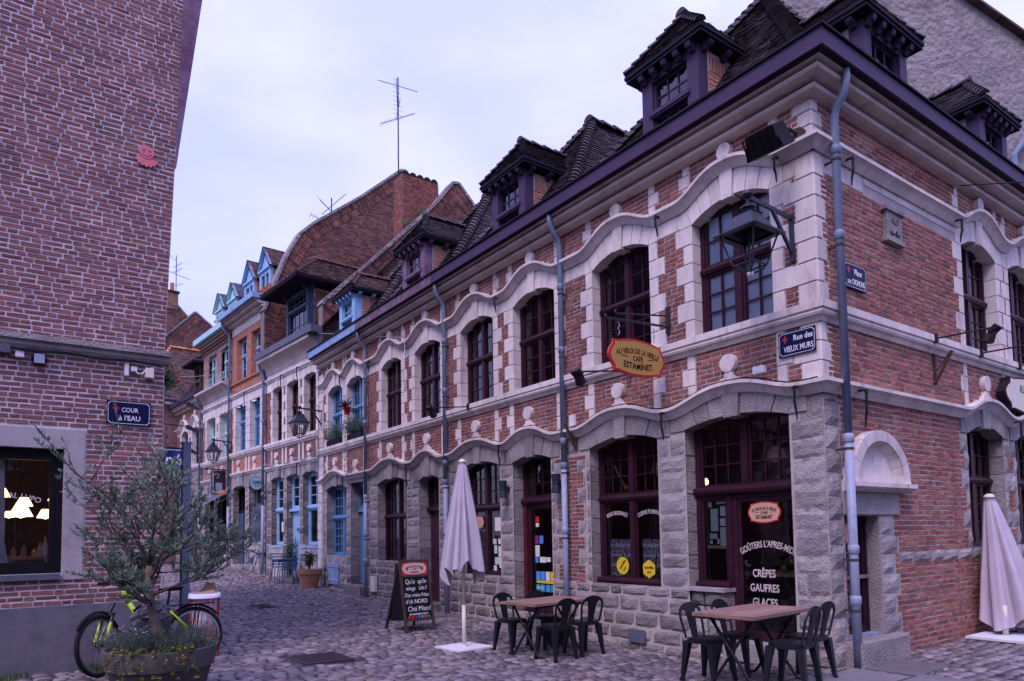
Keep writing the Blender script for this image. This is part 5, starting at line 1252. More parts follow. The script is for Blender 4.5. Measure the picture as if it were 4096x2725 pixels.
# ---------------------------------------------------------------- left corner house
rng = random.Random(41)
HL = House('left_corner_house', 'pink brown brick house with a dark plinth and a lit restaurant window', FL, -.545, 4)
XE = -.545
wh = (.50, 3.0, 1.14, 2.57)
WL = HL.part('wall', wall_sheet(XE, 4.5, -.2, 9.6, [wh], -.006), 'mortar_left')
lean = lambda z: 0 if z < 3.8 else -(z-3.8)*.036
cutsL = [(.30, 3.2, 1.06, 2.80), (-2, 5, -1, .77), (-2, 5, 3.70, 3.86)]
HL.part('wall_edge', MB().add([(XE, -.006, 3.86), (XE, -.006, 9.6), (XE+lean(9.6), -.006, 9.6)], [(0,1,2)]), 'mortar_left')
cl = []
for c in courses(.77, 9.5, .0605, lambda zl, zh: minus([(XE+lean(zl), 1.75)], [(k[0], k[1]) for k in cutsL if k[2] < (zl+zh)/2 < k[3]]), 'flemish', rng=rng, joint=.014, jz=.0185): cl.append(c)
HL.cells = [(c, FL, WL, 'brick_left') for c in cl]; finish_bricks(HL)
PLm = MB().box(XE-.02, 4.5, -.1, .035, -.2, .765); HL.part('plinth', PLm, 'plinth')
HL.part('string_course', MB().sweep([(XE-.05, 3.855), (4.5, 3.855)], [(-.1, 0), (.10, 0), (.10, -.065), (.075, -.075), (.06, -.09), (.06, -.12), (.03, -.16), (-.1, -.16)]), 'stone_grey')
sr = MB().box(.30, .50, -.2, .012, 1.06, 2.80); sr.box(.501, 3.2, -.2, .0125, 2.571, 2.80); SR = HL.part('window_surround', sr, 'surround'); obj('window_ledge', MB().box(.52, 3.2, -.2, .05, 1.07, 1.135), 'lead', SR)
WLn = window(HL, FL, .50, 2.6, 1.14, 2.57, -.10, 'black', grid=(1, 1), fw=.07, sash=.06, glass='glass_clear')
HL.part('street_side', MB().box(XE, 4.5, -9.0, -.05, -.2, 9.6), 'interior') if False else None
HL.part('side_wall', MB().add([(XE+.004, -.014, -.2), (XE+.004, -9, -.2), (XE+.004, -9, 9.6), (XE+.004, -.014, 9.6)], [(0,1,2,3)]), 'brick_left')
# flared eaves boarding along the lane side, seen end-on
HL.part('flared_eaves', MB().prism([(XE-.085, 6.25), (XE-.105, 6.3), (XE-.30, 7.9), (XE-.42, 8.9), (XE-.42, 9.6), (XE-.19, 9.6), (XE-.16, 8.5)], -7, .0), 'purple_worn')
interior(HL, FL, .3, 4.4, .6, 3.3, y0=-.2, y1=-4, mat='interior_brick')
# ---------------------------------------------------------------- grey rendered gable behind the square side
GG = thing('rendered_gable', 'big weathered grey rendered gable wall rising behind the corner house', 'house', T(9.5, 17.0, 0))
gi = T(-9.5, -17.0, 0)
gp = [(6.5, 0), (6.5, 14.2), (8.3, 16.9), (9.7, 17.3), (12.0, 15.9), (15.3, 14.3), (22, 11), (22, 0)]
gx = Matrix.Translation((10, 17.6, 0)) @ RZ(R(12)) @ Matrix.Translation((-10, 0, 0))
obj('gable_face', MB().prism(gp, 0, 1.0), 'render_grey', GG, gi @ gx)
for i in range(3, 6):
    a, b = gp[i], gp[i+1]; n = 14
    for k in range(n):
        p = (a[0]+(b[0]-a[0])*k/n, a[1]+(b[1]-a[1])*k/n); q = (a[0]+(b[0]-a[0])*(k+1)/n, a[1]+(b[1]-a[1])*(k+1)/n)
        obj('verge_tile', MB().beam((p[0], -.05, p[1]+.04), (q[0], -.05, q[1]+.04), .3, .06), 'tile_warm', GG, gi @ gx)
obj('rain_pipe', MB().tube([(14.0, -.15, 11.9), (13.6, -.12, 11.4), (13.6, -.12, 0)], .09, 10), 'zinc', GG, gi @ gx)
R8_ = thing('red_tile_roof', 'red brown tile roof with grey flashing showing above the rendered gable', 'roof', T(15, 22, 12))
roof_face(R8_, Matrix.Identity(4), (-2.5, 0, .6), (1, .1, 0), (0, 3, 3.6), [(0,0),(9,0),(9,6),(1.5,6)], 'tile_warm', cap=120, tw=.3, ch=.25)
obj('roof_flashing', MB().beam((-2.6, -.05, .6), (-.4, 3.6, 4.6), .25, .12), 'lead', R8_)
obj('roof_walls', MB().box(-2.3, 6, .2, 3.0, -12, .55), 'render_grey', R8_)

# ---------------------------------------------------------------- plain houses added out of view behind the viewer, to shade the lane and darken the glass
def plain_house(name, label, M, wd, ht, mat, dp=6):
    r = thing(name, label, 'house', M); ws = [(x, z) for x in np.arange(1.0, wd-1.2, 2.1) for z in (1.0, 4.2, 7.0) if z < ht-1.6]
    obj('wall', wall_sheet(0, wd, -.2, ht, [(x, x+1.0, z, z+1.6) for x, z in ws], 0), mat, r); obj('body', MB().box(0, wd, -dp, -.35, -.2, ht), 'interior', r)
    for x, z in ws:
        f = obj('window', MB().box(x, x+.07, -.2, -.12, z, z+1.6).box(x+.93, x+1.0, -.2, -.12, z, z+1.6).box(x+.07, x+.93, -.2, -.12, z+1.53, z+1.6).box(x+.07, x+.93, -.2, -.12, z, z+.07).box(x+.46, x+.54, -.2, -.12, z+.07, z+1.53), 'white_paint', r); obj('pane', unit_pane('glass'), None, f, T(x+.5, -.16, z+.8) @ Matrix.Diagonal((.9, 1, 1.5, 1)))
        obj('sill', MB().box(x-.08, x+1.08, -.2, .06, z-.1, z), 'stone', r)
    obj('roof', MB().add([(-.2, .3, ht), (wd+.2, .3, ht), (wd+.2, -dp/2, ht+2.6), (-.2, -dp/2, ht+2.6), (wd+.2, -dp, ht), (-.2, -dp, ht)], [(0,1,2,3),(3,2,4,5),(1,4,2),(0,3,5)]), 'tile', r)
plain_house('added_opposite_house', 'unseen brick house added across the square, facing the cafe', T(12, -7.5, 0) @ RZ(R(180)), 12, 9.0, 'brick_b') if False else None
for k, (x, y, a, wd, ht, mm, lab) in enumerate(((9.0, -8.5, 4, 12.0, 8.4, 'brick_b', 'unseen red brick house added across the square to shade the lane'), (-4.2, -7.2, -4, 11.0, 8.8, 'brick_left', 'unseen brown brick house added beside the red one to shade the lane'), (18.5, -1.0, 62, 11.0, 7.5, 'brick_pale', 'unseen pale brick house added at the open side of the square as a shade block'))):
    plain_house('added_opposite_house', lab, T(x, y, 0) @ RZ(R(180+a)) if False else T(x, y, 0) @ RZ(R(a)) @ T(-wd, 0, 0), wd, ht, mm)
# ---------------------------------------------------------------- ground
_gs = [-60, -6, -1, 0, 1.8, 3.8, 8.5, 12.4, 15.6, 19.1, 23.2, 30, 90]; _gz = [.12, .04, -.03, -.05, -.17, -.17, -.10, -.01, .06, .21, .45, .50, .6]
iFA = FA.inverted(); iFD = FD.inverted(); iFL = FL.inverted()
def sn(x, y): v = iFA @ Vector((x, y, 0)); return v.x, v.y
def gz_sn(s, n):
    z = float(np.interp(s, _gs, _gz))
    if z < 0: z *= max(0.0, min(1.0, 1 - (n-2.5)/3.5))
    if n < -1: z += min(.10, .02*(-n-1))
    return z
def gz(x, y): return gz_sn(*sn(x, y))
def vor_ground():
    m = pm('ground_setts', (.055, .046, .048), (.035, .030, .032), rough=.75, ns=6, bump=0)
    nt = m.node_tree; N = nt.nodes; L = nt.links; b = N['Principled BSDF']; g = N.new('ShaderNodeNewGeometry')
    v = N.new('ShaderNodeTexVoronoi'); v.feature = 'DISTANCE_TO_EDGE'; v.inputs['Scale'].default_value = 7.5; L.new(g.outputs['Position'], v.inputs['Vector'])
    r = N.new('ShaderNodeMapRange'); r.inputs[2].default_value = .12; L.new(v.outputs['Distance'], r.inputs[0])
    bu = N.new('ShaderNodeBump'); bu.inputs['Strength'].default_value = .8; bu.inputs['Distance'].default_value = .03; L.new(r.outputs[0], bu.inputs['Height']); L.new(bu.outputs[0], b.inputs['Normal'])
vor_ground()
ss = [-700, -120, -40, -20, -12] + [-8+.5*k for k in range(80)] + [34, 40, 60, 120, 700]; nn = [-700, -120, -40, -20, -12] + [-8+.5*k for k in range(36)] + [12, 20, 40, 120, 700]
gm = MB(); 
for s in ss:
    for n in nn: p = FA @ Vector((s, n, 0)); gm.v.append((p.x, p.y, gz_sn(s, n)))
for i in range(len(ss)-1):
    for j in range(len(nn)-1): a = i*len(nn)+j; gm.f.append((a, a+1, a+len(nn)+1, a+len(nn)))
GROUND = structure(obj('street', gm, 'ground_setts'))
# setts, one by one: rows across the lane
rng = random.Random(51); setts = []
MAN = [(11.78, 2.76, .42, .2), (4.72, 4.05, .40, .36)]
def free(s, n, x, y):
    if s > 0 and n < .06 and s < 15.8: return False
    if s >= 15.8 - .1:
        v = iFD @ Vector((x, y, 0))
        if v.y < .06: return False
    if s > -1.2 and s < .02 and -1.32 < n < -.2 and s > -.22: return False
    v = iFL @ Vector((x, y, 0))
    if v.y < .04 and v.x > -.6: return False
    for (a, b, ha, hb) in MAN:
        if abs(s-a) < ha+.05 and abs(n-b) < hb+.06: return False
    return True
s = -5.0; row = 0
while s < 27:
    pitch = .138*rng.uniform(.86, 1.16); n = -7.0 + rng.random()*.2
    while n < 9.0:
        l = rng.uniform(.12, .25)
        cx, cn = s + pitch/2, n + l/2
        wob = .03*math.sin(cn*1.3 + row*.05) + .02*math.sin(cn*3.1)
        p = FA @ Vector((cx+wob, cn, 0))
        if px_scale((p.x, p.y, 0)) > 0 and free(cx+wob, cn, p.x, p.y): setts.append((cx+wob, cn, pitch, l))
        n += l
    s += pitch; row += 1
def sett_mesh(hs, hn, r, seg=8):
    vs = []; fs = []
    for ring, (k, z) in enumerate(((1.0, -.03), (.985, .004), (.88, .020))):
        for i in range(seg):
            a = 2*math.pi*(i+.5)/seg; c, d = math.cos(a), math.sin(a); e = .42
            ux = math.copysign(abs(c)**e, c); uy = math.copysign(abs(d)**e, d)
            jx = r.uniform(-.10, .10); jy = r.uniform(-.10, .10)
            vs.append(((ux+jx)*k*hs, (uy+jy)*k*hn, z + (r.uniform(-.004, .004) if ring == 2 else 0)))
    vs.append((0, 0, .026 + r.uniform(-.004, .004))); c_ = len(vs)-1
    for q in range(2):
        for i in range(seg): fs.append((q*seg+i, q*seg+(i+1) % seg, (q+1)*seg+(i+1) % seg, (q+1)*seg+i))
    for i in range(seg): fs.append((2*seg+i, 2*seg+(i+1) % seg, c_))
    return vs, fs
proto = [sett_mesh(.5, .5, random.Random(100+k)) for k in range(10)]
pm_mesh = [mesh_of('sett', v, f, 'cobble', 'auto') for v, f in proto]
sc = [px_scale(FA @ Vector((a, b, 0)))**2*c*d for a, b, c, d in setts]
order = sorted(range(len(setts)), key=lambda i: -sc[i]); ind = set(order[:300])
rotA = FA.to_3x3().to_4x4(); big = MB()
for i, (a, b, c, d) in enumerate(setts):
    k = rng.randrange(10); z = gz_sn(a, b) + rng.uniform(-.010, .008); p = FA @ Vector((a, b, 0))
    M = T(p.x, p.y, z) @ rotA @ RX(rng.uniform(-.05, .05)) @ RY(rng.uniform(-.05, .05)) @ RZ(rng.uniform(-.08, .08)) @ Matrix.Diagonal((c-.015, d-.015, .85, 1))
    if i in ind: obj('sett', pm_mesh[k], None, GROUND, M)
    else:
        A_ = np.array(M)[:3]; v = np.array(proto[k][0]); w_ = v @ A_[:, :3].T + A_[:, 3]; o = len(big.v); big.v.extend(map(tuple, w_)); big.f.extend([tuple(q+o for q in f) for f in proto[k][1]])
sf = obj('sett_paving', big, 'cobble', GROUND, smooth=True, kind='stuff')
# cast covers let into the paving
def grate(s, n, hs, hn, label, slots):
    p = FA @ Vector((s, n, gz_sn(s, n)+.006)); r = thing('drain_cover', label, 'drain cover', T(*p) @ rotA)
    m = MB().box(-hs, hs, -hn, hn, -.05, .0); m.box(-hs, hs, -hn, -hn+.03, 0, .02); m.box(-hs, hs, hn-.03, hn, 0, .02); m.box(-hs, -hs+.03, -hn+.03, hn-.03, 0, .02); m.box(hs-.03, hs, -hn+.03, hn-.03, 0, .02)
    obj('frame', m, 'cast_iron', r)
    for k in range(slots): x = -hs+.06 + (2*hs-.12)*k/(slots-1); obj('bar', MB().box(x-.012, x+.012, -hn+.03, hn-.03, -.002, .018), 'cast_iron', r)
grate(11.78, 2.76, .40, .18, 'slotted iron drain grate in the paving further down the lane', 11)
grate(4.72, 4.05, .36, .32, 'square ribbed iron cover in the paving near the planter', 9)
# worn flagstones at the foot of the corner
for k, (x, n, a, b) in enumerate(((-.45, .42, .30, .55), (-.5, -.62, .26, .42), (-1.1, .2, .28, .5))):
    p = FA @ Vector((x, n, gz_sn(x, n))); obj('flagstone', MB().box(-a, a, -b, b, -.05, .034), 'flag', GROUND, T(*p) @ rotA @ RZ(.03*k))
# small tufts of grass at the foot of the left house
def blades(cx, cy, cz, rad, n, h, rng, m=None, sx=1, sy=1):
    m = m or MB()
    for _ in range(n):
        a, r = rng.random()*6.283, rad*math.sqrt(rng.random()); x, y = cx+r*math.cos(a)*sx, cy+r*math.sin(a)*sy; hh = h*rng.uniform(.4, 1); t = rng.random()*6.283; dx, dy = math.cos(t)*.006, math.sin(t)*.006; lx, ly = rng.uniform(-.5, .5)*hh, rng.uniform(-.5, .5)*hh
        m.add([(x-dx, y-dy, cz), (x+dx, y+dy, cz), (x+lx, y+ly, cz+hh)], [(0,1,2)])
    return m
for (x, y_, lab, rad) in ((1.0, .12, 'grass tuft at the foot of the dark plinth under the restaurant window', .22), (.18, .12, 'small grass tuft by the bicycle wheel at the plinth', .14)):
    p = FL @ Vector((x, y_, 0)); tag(obj('grass_tuft', blades(0, 0, 0, rad, 260, .13, rng), 'grass_blade', None, T(p.x, p.y, gz(p.x, p.y))), lab, 'grass')
# ---------------------------------------------------------------- furniture
rng = random.Random(61)
def place(x, y, a=0, dz=.014): return T(x, y, gz(x, y)+dz) @ RZ(a)
def chair(M, label):
    r = thing('metal_chair', label, 'chair', M, 'dark metal cafe chairs')
    o8 = [(.17,.10),(.10,.18),(-.10,.18),(-.17,.10),(-.18,-.12),(-.12,-.17),(.12,-.17),(.18,-.12)]
    s = MB().prismz(o8, .435, .447); s.prismz([(x*.93, y*.93) for x, y in o8], .447, .452); s.prismz([(x*1.02, y*1.02) for x, y in o8], .405, .4345); obj('seat', s, 'chair_metal', r)
    for (x, y) in ((-1,-1),(1,-1),(1,1),(-1,1)):
        a = Vector((x*.145, y*.145, .42)); b = Vector((x*.185, y*.20, 0.0)); m = MB(); vs = []
        for p, h in ((a, .036), (b, .015)):
            for i, j in ((-1,-1),(1,-1),(1,1),(-1,1)): vs.append((p.x+i*h, p.y+j*h, p.z))
        m.add(vs, [(0,1,2,3),(7,6,5,4),(0,4,5,1),(1,5,6,2),(2,6,7,3),(3,7,4,0)]); L_ = obj('leg', m, 'chair_metal', r)
        obj('foot', MB().box(b.x-.02, b.x+.02, b.y-.02, b.y+.02, -.002, .035), 'tyre', L_)
    B = T(0, -.155, .43) @ RX(R(13))
    # back: hoop with a broad crown plate and a centre splat between two open loops
    n = 22; out_ = []; inn = []
    for k in range(n+1):
        t = k/n
        if t < .3: u = t/.3; p = (-.165-.025*u, .02+.22*u)
        elif t > .7: u = (1-t)/.3; p = (.165+.025*u, .02+.22*u)
        else: a = math.pi*(1-(t-.3)/.4); p = (.19*math.cos(a), .24+.15*math.sin(a)**.8 if math.sin(a) > 0 else .24)
        out_.append(p)
    for x, z in out_:
        inn.append((x*.86, z-.004 if z < .24 else .24+(z-.24)*.70))
    m = MB()
    for k in range(n): m.prism([out_[k], out_[k+1], inn[k+1], inn[k]], -.007, .007)
    sp = [(-.042, 0), (.042, 0), (.060, .20), (.080, .30), (.085, .345), (-.085, .345), (-.080, .30), (-.060, .20)]
    m.prism(sp, -.006, .006); m.prism([(-.085, .30), (-.12, .335), (-.09, .35), (.09, .35), (.12, .335), (.085, .30)], -.0062, .0062)
    bk = obj('backrest', m, 'chair_metal', r, B)
    obj('embossed_oval', MB().prism([(.045*math.cos(2*math.pi*k/16), .255+.062*math.sin(2*math.pi*k/16)) for k in range(16)], -.01, .01), 'chair_metal', bk)
    return r
def table(M, label, lx=1.16, ly=.68):
    r = thing('cafe_table', label, 'table', M, 'wooden topped folding cafe tables')
    t = obj('table_top', MB().box(-lx/2+.01, lx/2-.01, -ly/2+.01, ly/2-.01, .700, .706), 'table_wood', r)
    for k in range(5): obj('plank', MB().box(-lx/2+rng.uniform(0, .004), lx/2-rng.uniform(0, .004), -ly/2+k*ly/5+.001, -ly/2+(k+1)*ly/5-.001, .705, .738+rng.uniform(-.001, .001)), 'table_wood', t)
    obj('under_frame', MB().box(-lx/2+.12, lx/2-.12, -.27, -.24, .67, .70).box(-lx/2+.12, lx/2-.12, .24, .27, .67, .70), 'iron', r)
    for sx in (-1, 1):
        x = sx*(lx/2-.17)
        for sy in (-1, 1):
            lg = obj('leg', MB().tube([(x+sy*.012, -sy*.23, .69), (x+sy*.012, 0, .36), (x+sy*.012, sy*.24, .035), (x+sy*.012, sy*.32, .014)], .016, 8), 'iron', r, smooth=True)
            obj('foot', MB().tube([(x+sy*.012, sy*.30, .014), (x+sy*.012, sy*.35, .014)], .022, 8), 'tyre', lg)
    return r
a40 = R(40)
table(place(2.45, 7.27, R(41)), 'plank topped folding table by the corner window lettered with crepes and gaufres')
table(place(.46, 9.88, R(43)), 'plank topped folding table in front of the cafe door')
fa = lambda d: R(d) - math.pi/2
for (x, y, d, lab) in ((2.04, 7.50, -52, 'dark metal chair facing the corner downpipe, at the low wall by the crepes window'), (2.47, 7.83, -46, 'dark metal chair tucked in against the crepes door of the corner'),
                       (2.66, 6.83, 136, 'dark metal chair with its back to the square, at the crepes table'), (3.00, 7.30, 131, 'dark metal chair pushed close to the corner stones, at the crepes table'),
                       (-.02, 10.1, -50, 'dark metal chair nearest the closed parasol, facing the cafe table'), (.46, 10.47, -52, 'dark metal chair set in front of the cafe doorway'),
                       (.55, 9.42, 128, 'dark metal chair at the cafe door table, standing furthest out into the lane'), (.95, 9.78, 122, 'dark metal chair with its back to the window lettered cuisine flamande')):
    chair(place(x, y, fa(d), .02), lab)
# closed parasols
def canopy(h0, h1, r0, r1, folds, rng, lean=(0, 0), n=96, rows=26, hem=.2):
    m = MB(); ph = [rng.uniform(0, 6.28) for _ in range(4)]
    for j in range(rows+1):
        t = j/rows
        for i in range(n):
            a = 2*math.pi*i/n; q_ = folds*a/2 + ph[0] + 1.1*math.sin(2*a+ph[1]) + .35*math.sin(5*a+ph[2]+t*1.5); f = 1.5*abs(math.sin(q_))-.9 + .25*math.sin(3.3*q_); g = math.sin(2*a + ph[2] + .8*t)
            rr = r0 + (r1-r0)*t**.85; rr *= 1 + (.34*f + .20*g)*min(1, .12+t*1.4)
            zb = h1 + hem*(.5+.5*math.sin(2*a+ph[3])) + hem*.35*f + .05*math.sin(5*a+ph[1])
            z = h0 + (zb-h0)*t
            m.v.append((rr*math.cos(a + .25*f*t*.3) + lean[0]*t, rr*math.sin(a) + lean[1]*t, z))
    for j in range(rows):
        for i in range(n): m.f.append((j*n+i, j*n+(i+1) % n, (j+1)*n+(i+1) % n, (j+1)*n+i))
    m.f.append(tuple(range(n))); return m
U1 = thing('closed_parasol', 'closed pale grey parasol on a white pole and square base plate in the lane', 'parasol', place(-.73, 10.36, R(40), .02))
obj('base_plate', MB().box(-.31, .31, -.31, .31, 0, .025), 'white_paint', U1); obj('pole', MB().tube([(0,0,.02),(0,0,.62)], .030, 14).tube([(0,0,.62),(0,0,2.72)], .024, 14), 'ivory', U1, smooth=True)
obj('pole_collar', MB().lathe([(.05, 0), (.05, .02), (.034, .03)], 16, (0,0,.025)), 'ivory', U1); obj('canopy', canopy(2.72, .98, .05, .315, 9, random.Random(5), hem=.22), 'canvas', U1, smooth=True); obj('finial', MB().lathe([(.055, -.01), (.06, .0), (.055, .018), (.035, .03), (.03, .045), (0, .048)], 16, (0,0,2.72)), 'ivory', U1)
U2 = thing('closed_parasol', 'closed lilac grey parasol resting low against the brick wall of the square side', 'parasol', place(6.55, 9.42, R(36), .02))
obj('base_plate', MB().box(-.42, .42, -.36, .36, 0, .03), 'white_paint', U2); obj('pole_stub', MB().tube([(.05, .05, .02), (.05, .05, .42)], .035, 14), 'ivory', U2, smooth=True)
obj('canopy', canopy(1.88, .10, .06, .36, 11, random.Random(9), lean=(.12, -.2), hem=.14), 'canvas2', U2, T(.34, .26, 0), smooth=True); obj('finial', MB().lathe([(.065, -.01), (.07, 0), (.06, .02), (.04, .04), (0, .05)], 16), 'ivory', U2, T(.34, .26, 1.89)); obj('pole', MB().tube([(.40, .14, .06), (.34, .26, 1.88)], .024, 10), 'ivory', U2); obj('carry_strap', MB().tube([(.75, .0, .55), (.66, .06, .85), (.50, .15, 1.15)], .016, 6), 'black', U2)
# chalk board easel
AB = thing('chalkboard_easel', 'folding wooden chalkboard easel with red cafe sign and white handwriting', 'chalkboard', place(-1.59, 12.06, R(39.7), .02))
tilt = R(10.5); PF = RX(tilt)  # front leaf leans back
def leaf_frame(m, w_=.60, h_=1.22):
    m.box(-w_/2, -w_/2+.045, -.012, .018, 0, h_); m.box(w_/2-.045, w_/2, -.012, .018, 0, h_); m.box(-w_/2+.045, w_/2-.045, -.011, .017, h_-.045, h_); m.box(-w_/2+.045, w_/2-.045, -.011, .017, .17, .215); m.box(-w_/2+.045, w_/2-.045, -.011, .017, h_-.30, h_-.262); return m
PF = Matrix.Rotation(-tilt, 4, 'X'); fl = obj('front_leaf', leaf_frame(MB()), 'board_frame', AB, PF @ Matrix(((-1,0,0,0),(0,-1,0,0),(0,0,1,0),(0,0,0,1))))
bkf = T(0, .68, 0) @ Matrix.Rotation(R(21.5), 4, 'X') @ Matrix(((-1,0,0,0),(0,-1,0,0),(0,0,1,0),(0,0,0,1)))
bl_ = obj('back_leaf', leaf_frame(MB()), 'board_frame', AB, bkf); obj('back_panel', MB().box(-.26, .26, -.004, .006, .2, 1.19), 'board_black', bl_)
obj('side_shade', MB().add([(.295, -.02, .2), (.295, -.44, .24), (.295, -.12, 1.18), (.295, -.02, 1.18)], [(0,1,2,3)]), 'board_black', fl)
obj('slate', MB().box(-.258, .258, -.004, .008, .21, .925), 'board_black', fl); hp = obj('header_panel', MB().box(-.258, .258, -.004, .009, .955, 1.18), 'red', fl)
def plaque_poly(w_, h_, n=1):
    a, b = w_/2, h_/2
    pts = []
    def arcp(cx, cy, rx, ry, t0, t1, k=7): return [(cx+rx*math.cos(t0+(t1-t0)*i/k), cy+ry*math.sin(t0+(t1-t0)*i/k)) for i in range(k+1)]
    c = .80
    for sx, sy in ((1,1),(-1,1),(-1,-1),(1,-1)): pass
    q = [(0, 1), (.22, .985), (.42, .94), (.60, .87), (.74, .80), (.79, .83), (.83, .83), (.84, .62), (.86, .52), (.92, .40), (.97, .22), (1, 0)]
    q = [(x*a, z*b) for x, z in q]
    return [(x, z) for x, z in q] + [(x, -z) for x, z in reversed(q[:-1])] + [(-x, -z) for x, z in q[1:]] + [(-x, z) for x, z in reversed(q[1:-1])]
def sub(poly, f): return [(x*f, z*(1-(1-f)*1.6)) for x, z in poly]
def cafe_plaque(parent, M, w_, h_, panel, rim='red', th=.012, txt='black', letters=True):
    P = plaque_poly(w_, h_); r = obj('sign_rim', MB().prism(P, -th, th), rim, parent, M); f = sub(P, .93)
    for sd in (1, -1):
        y0, y1 = (th, th+.002) if sd > 0 else (-th-.002, -th)
        obj('sign_edge', MB().prism(sub(P, .945), y0-.0004*sd, y0+.001*sd), 'black', r); obj('sign_face', MB().prism(f, y0, y1+.0008*sd), panel, r)
        TM = (TXT if sd > 0 else RZ(math.pi) @ TXT); y = th+.0035
        if not letters: continue
        off = lambda x, z: (RZ(math.pi) if sd < 0 else Matrix.Identity(4)) @ T(x, y, z) @ TXT
        letter('AU VIEUX DE LA VIEILLE', h_*.20, txt, r, off(0, h_*.17), xs=.66*w_/h_/1.9, arc=w_*1.35, bold=.016)
        letter('CAFE', h_*.19, txt, r, off(0, -.03*h_), xs=.85, bold=.018); 
        for s_ in (-1, 1): obj('rule', MB().box(s_*w_*.23-w_*.055, s_*w_*.23+w_*.055, y-.001, y, -h_*.012, h_*.012), txt, r, (RZ(math.pi) if sd < 0 else Matrix.Identity(4)))
        letter('ESTAMINET', h_*.23, txt, r, off(0, -h_*.24), xs=.82*w_/h_/1.9, bold=.02, arc=-w_*2.0)
    return r
FLT = lambda x, z, y=.011: T(x, y, z) @ TXT
hpf = obj('header_face', MB().prism([(x, z+1.067) for x, z in plaque_poly(.49, .205)], .0085, .0105), 'pink_panel', hp)
letter('AU VIEUX DE LA VIEILLE', .040, 'black', hp, FLT(0, 1.10, .0118), xs=.80, arc=.62, bold=.012); letter('CAFE', .032, 'black', hp, FLT(0, 1.055, .0118), bold=.01); letter('ESTAMINET', .036, 'black', hp, FLT(0, 1.0, .0118), xs=.95, bold=.015, arc=-.8)
for s_ in (-1, 1): obj('rule', MB().box(s_*.085-.025, s_*.085+.025, .0108, .0118, 1.054, 1.057), 'black', hp); obj('heraldic_mark', MB().prism([(s_*.15+x_, 1.055+z_) for x_, z_ in ((-.012,-.03),(.012,-.03),(.006,-.005),(.022,.0),(.02,.02),(.006,.008),(.0,.035),(-.006,.008),(-.02,.02),(-.022,0),(-.006,-.005))], .0108, .0118), 'black', hp)
for t_, x_, z_, sz, xs_, sl in (("Qu'o  qu'in", .0, .84, .115, .82, .08), ('minge   ichi ?', .0, .725, .10, .80, .05), ('Des vraies frites', 0, .61, .098, .74, .06), ("d'ch NORD", .02, .50, .105, .86, .08), ('Chti Miam!', -.02, .375, .12, .86, .10)):
    letter(t_, sz, 'chalk', fl, FLT(x_, z_, .0095), xs=xs_, slant=sl, name='chalk_writing')
letter('RAFRAICHISSEZ-VOUS !*', .042, 'chalk', fl, FLT(0, .285, .0095), xs=.82, bold=.012, name='printed_line')
for k, mname in enumerate(('red', 'red', 'purple_sticker', 'teal', 'sky_blue', 'orange', 'teal')): obj('drink_dot', MB().disc((.192-.064*k, .24), .024, .008, .0100, 14), mname, fl)
# ---------------------------------------------------------------- signs on the walls
def fleur(size, mat, parent, M):
    P = [(0, 1), (.10, .80), (.17, .55), (.14, .34), (.30, .50), (.50, .42), (.56, .20), (.44, .02), (.36, .18), (.22, .16), (.13, .06), (.26, -.0), (.20, -.10), (.12, -.10), (.26, -.42), (.10, -.36), (0, -.52)]
    pts = [(x*size*.75, z*size*.75) for x, z in P] + [(-x*size*.75, z*size*.75) for x, z in reversed(P[1:-1])]
    return obj('fleur_de_lis', MB().prism(pts, 0, .0012), mat, parent, M)
def street_sign(M, w_, h_, lines, label, fx, fz):
    r = thing('street_sign', label, 'street sign', M); c = .03
    oct_ = lambda a, b, c: [(-a+c, -b), (a-c, -b), (a, -b+c), (a, b-c), (a-c, b), (-a+c, b), (-a, b-c), (-a, -b+c)]
    obj('plate', MB().prism([(-w_/2,-h_/2),(w_/2,-h_/2),(w_/2,h_/2),(-w_/2,h_/2)], 0, .008), 'navy', r)
    a, b = w_/2-.012, h_/2-.012; o1, o2 = oct_(a, b, .028), oct_(a-.006, b-.006, .028); m = MB()
    for k in range(8): m.add([(o1[k][0], .0092, o1[k][1]), (o1[(k+1) % 8][0], .0092, o1[(k+1) % 8][1]), (o2[(k+1) % 8][0], .0092, o2[(k+1) % 8][1]), (o2[k][0], .0092, o2[k][1])], [(0,1,2,3)])
    obj('border_line', m, 'enamel_white', r); fleur(.085, 'red', r, T(fx, .0085, fz))
    for (t_, x_, z_, sz, xs_) in lines: letter(t_, sz, 'enamel_white', r, T(x_, .009, z_) @ TXT, xs=xs_, bold=.014)
    return r
street_sign(FA @ T(.275, .024, 3.665), .47, .285, [('Rue des', -.08, .055, .095, .80), ('VIEUX MURS', -.02, -.065, .095, .70)], 'dark blue enamel street sign reading Rue des Vieux Murs on the corner', .15, .045)
street_sign(FB @ T(-.76, .024, 4.50), .49, .30, [('Place', -.06, .05, .105, .80), ('aux OIGNONS', -.01, -.075, .10, .62)], 'dark blue enamel street sign reading Place aux Oignons on the brick', .15, .05)
street_sign(FL @ T(-.155, .018, 3.045), .475, .29, [('COUR', -.01, .035, .075, .85), ("à l'EAU", -.01, -.065, .085, .92)], 'dark blue enamel street sign reading Cour a l Eau on the left brick wall', .14, .035)
CX = FA @ Matrix(((0,-1,0,2.22),(1,0,0,0),(0,0,1,0),(0,0,0,1)))
CS = thing('hanging_sign', 'oval gold hanging cafe sign with red rim on an iron bracket', 'sign', CX @ T(.02, 0, 4.3)); ci = T(-.02, 0, -4.3)
obj('bracket', MB().box(-.005, .03, -.03, .03, 4.24, 4.62).tube([(.02, -.03, 4.50), (1.0, .0, 4.36)], .012, 6).tube([(.02, .02, 4.33), (1.18, .0, 4.27)], .016, 6), 'lamp_iron', CS, ci)
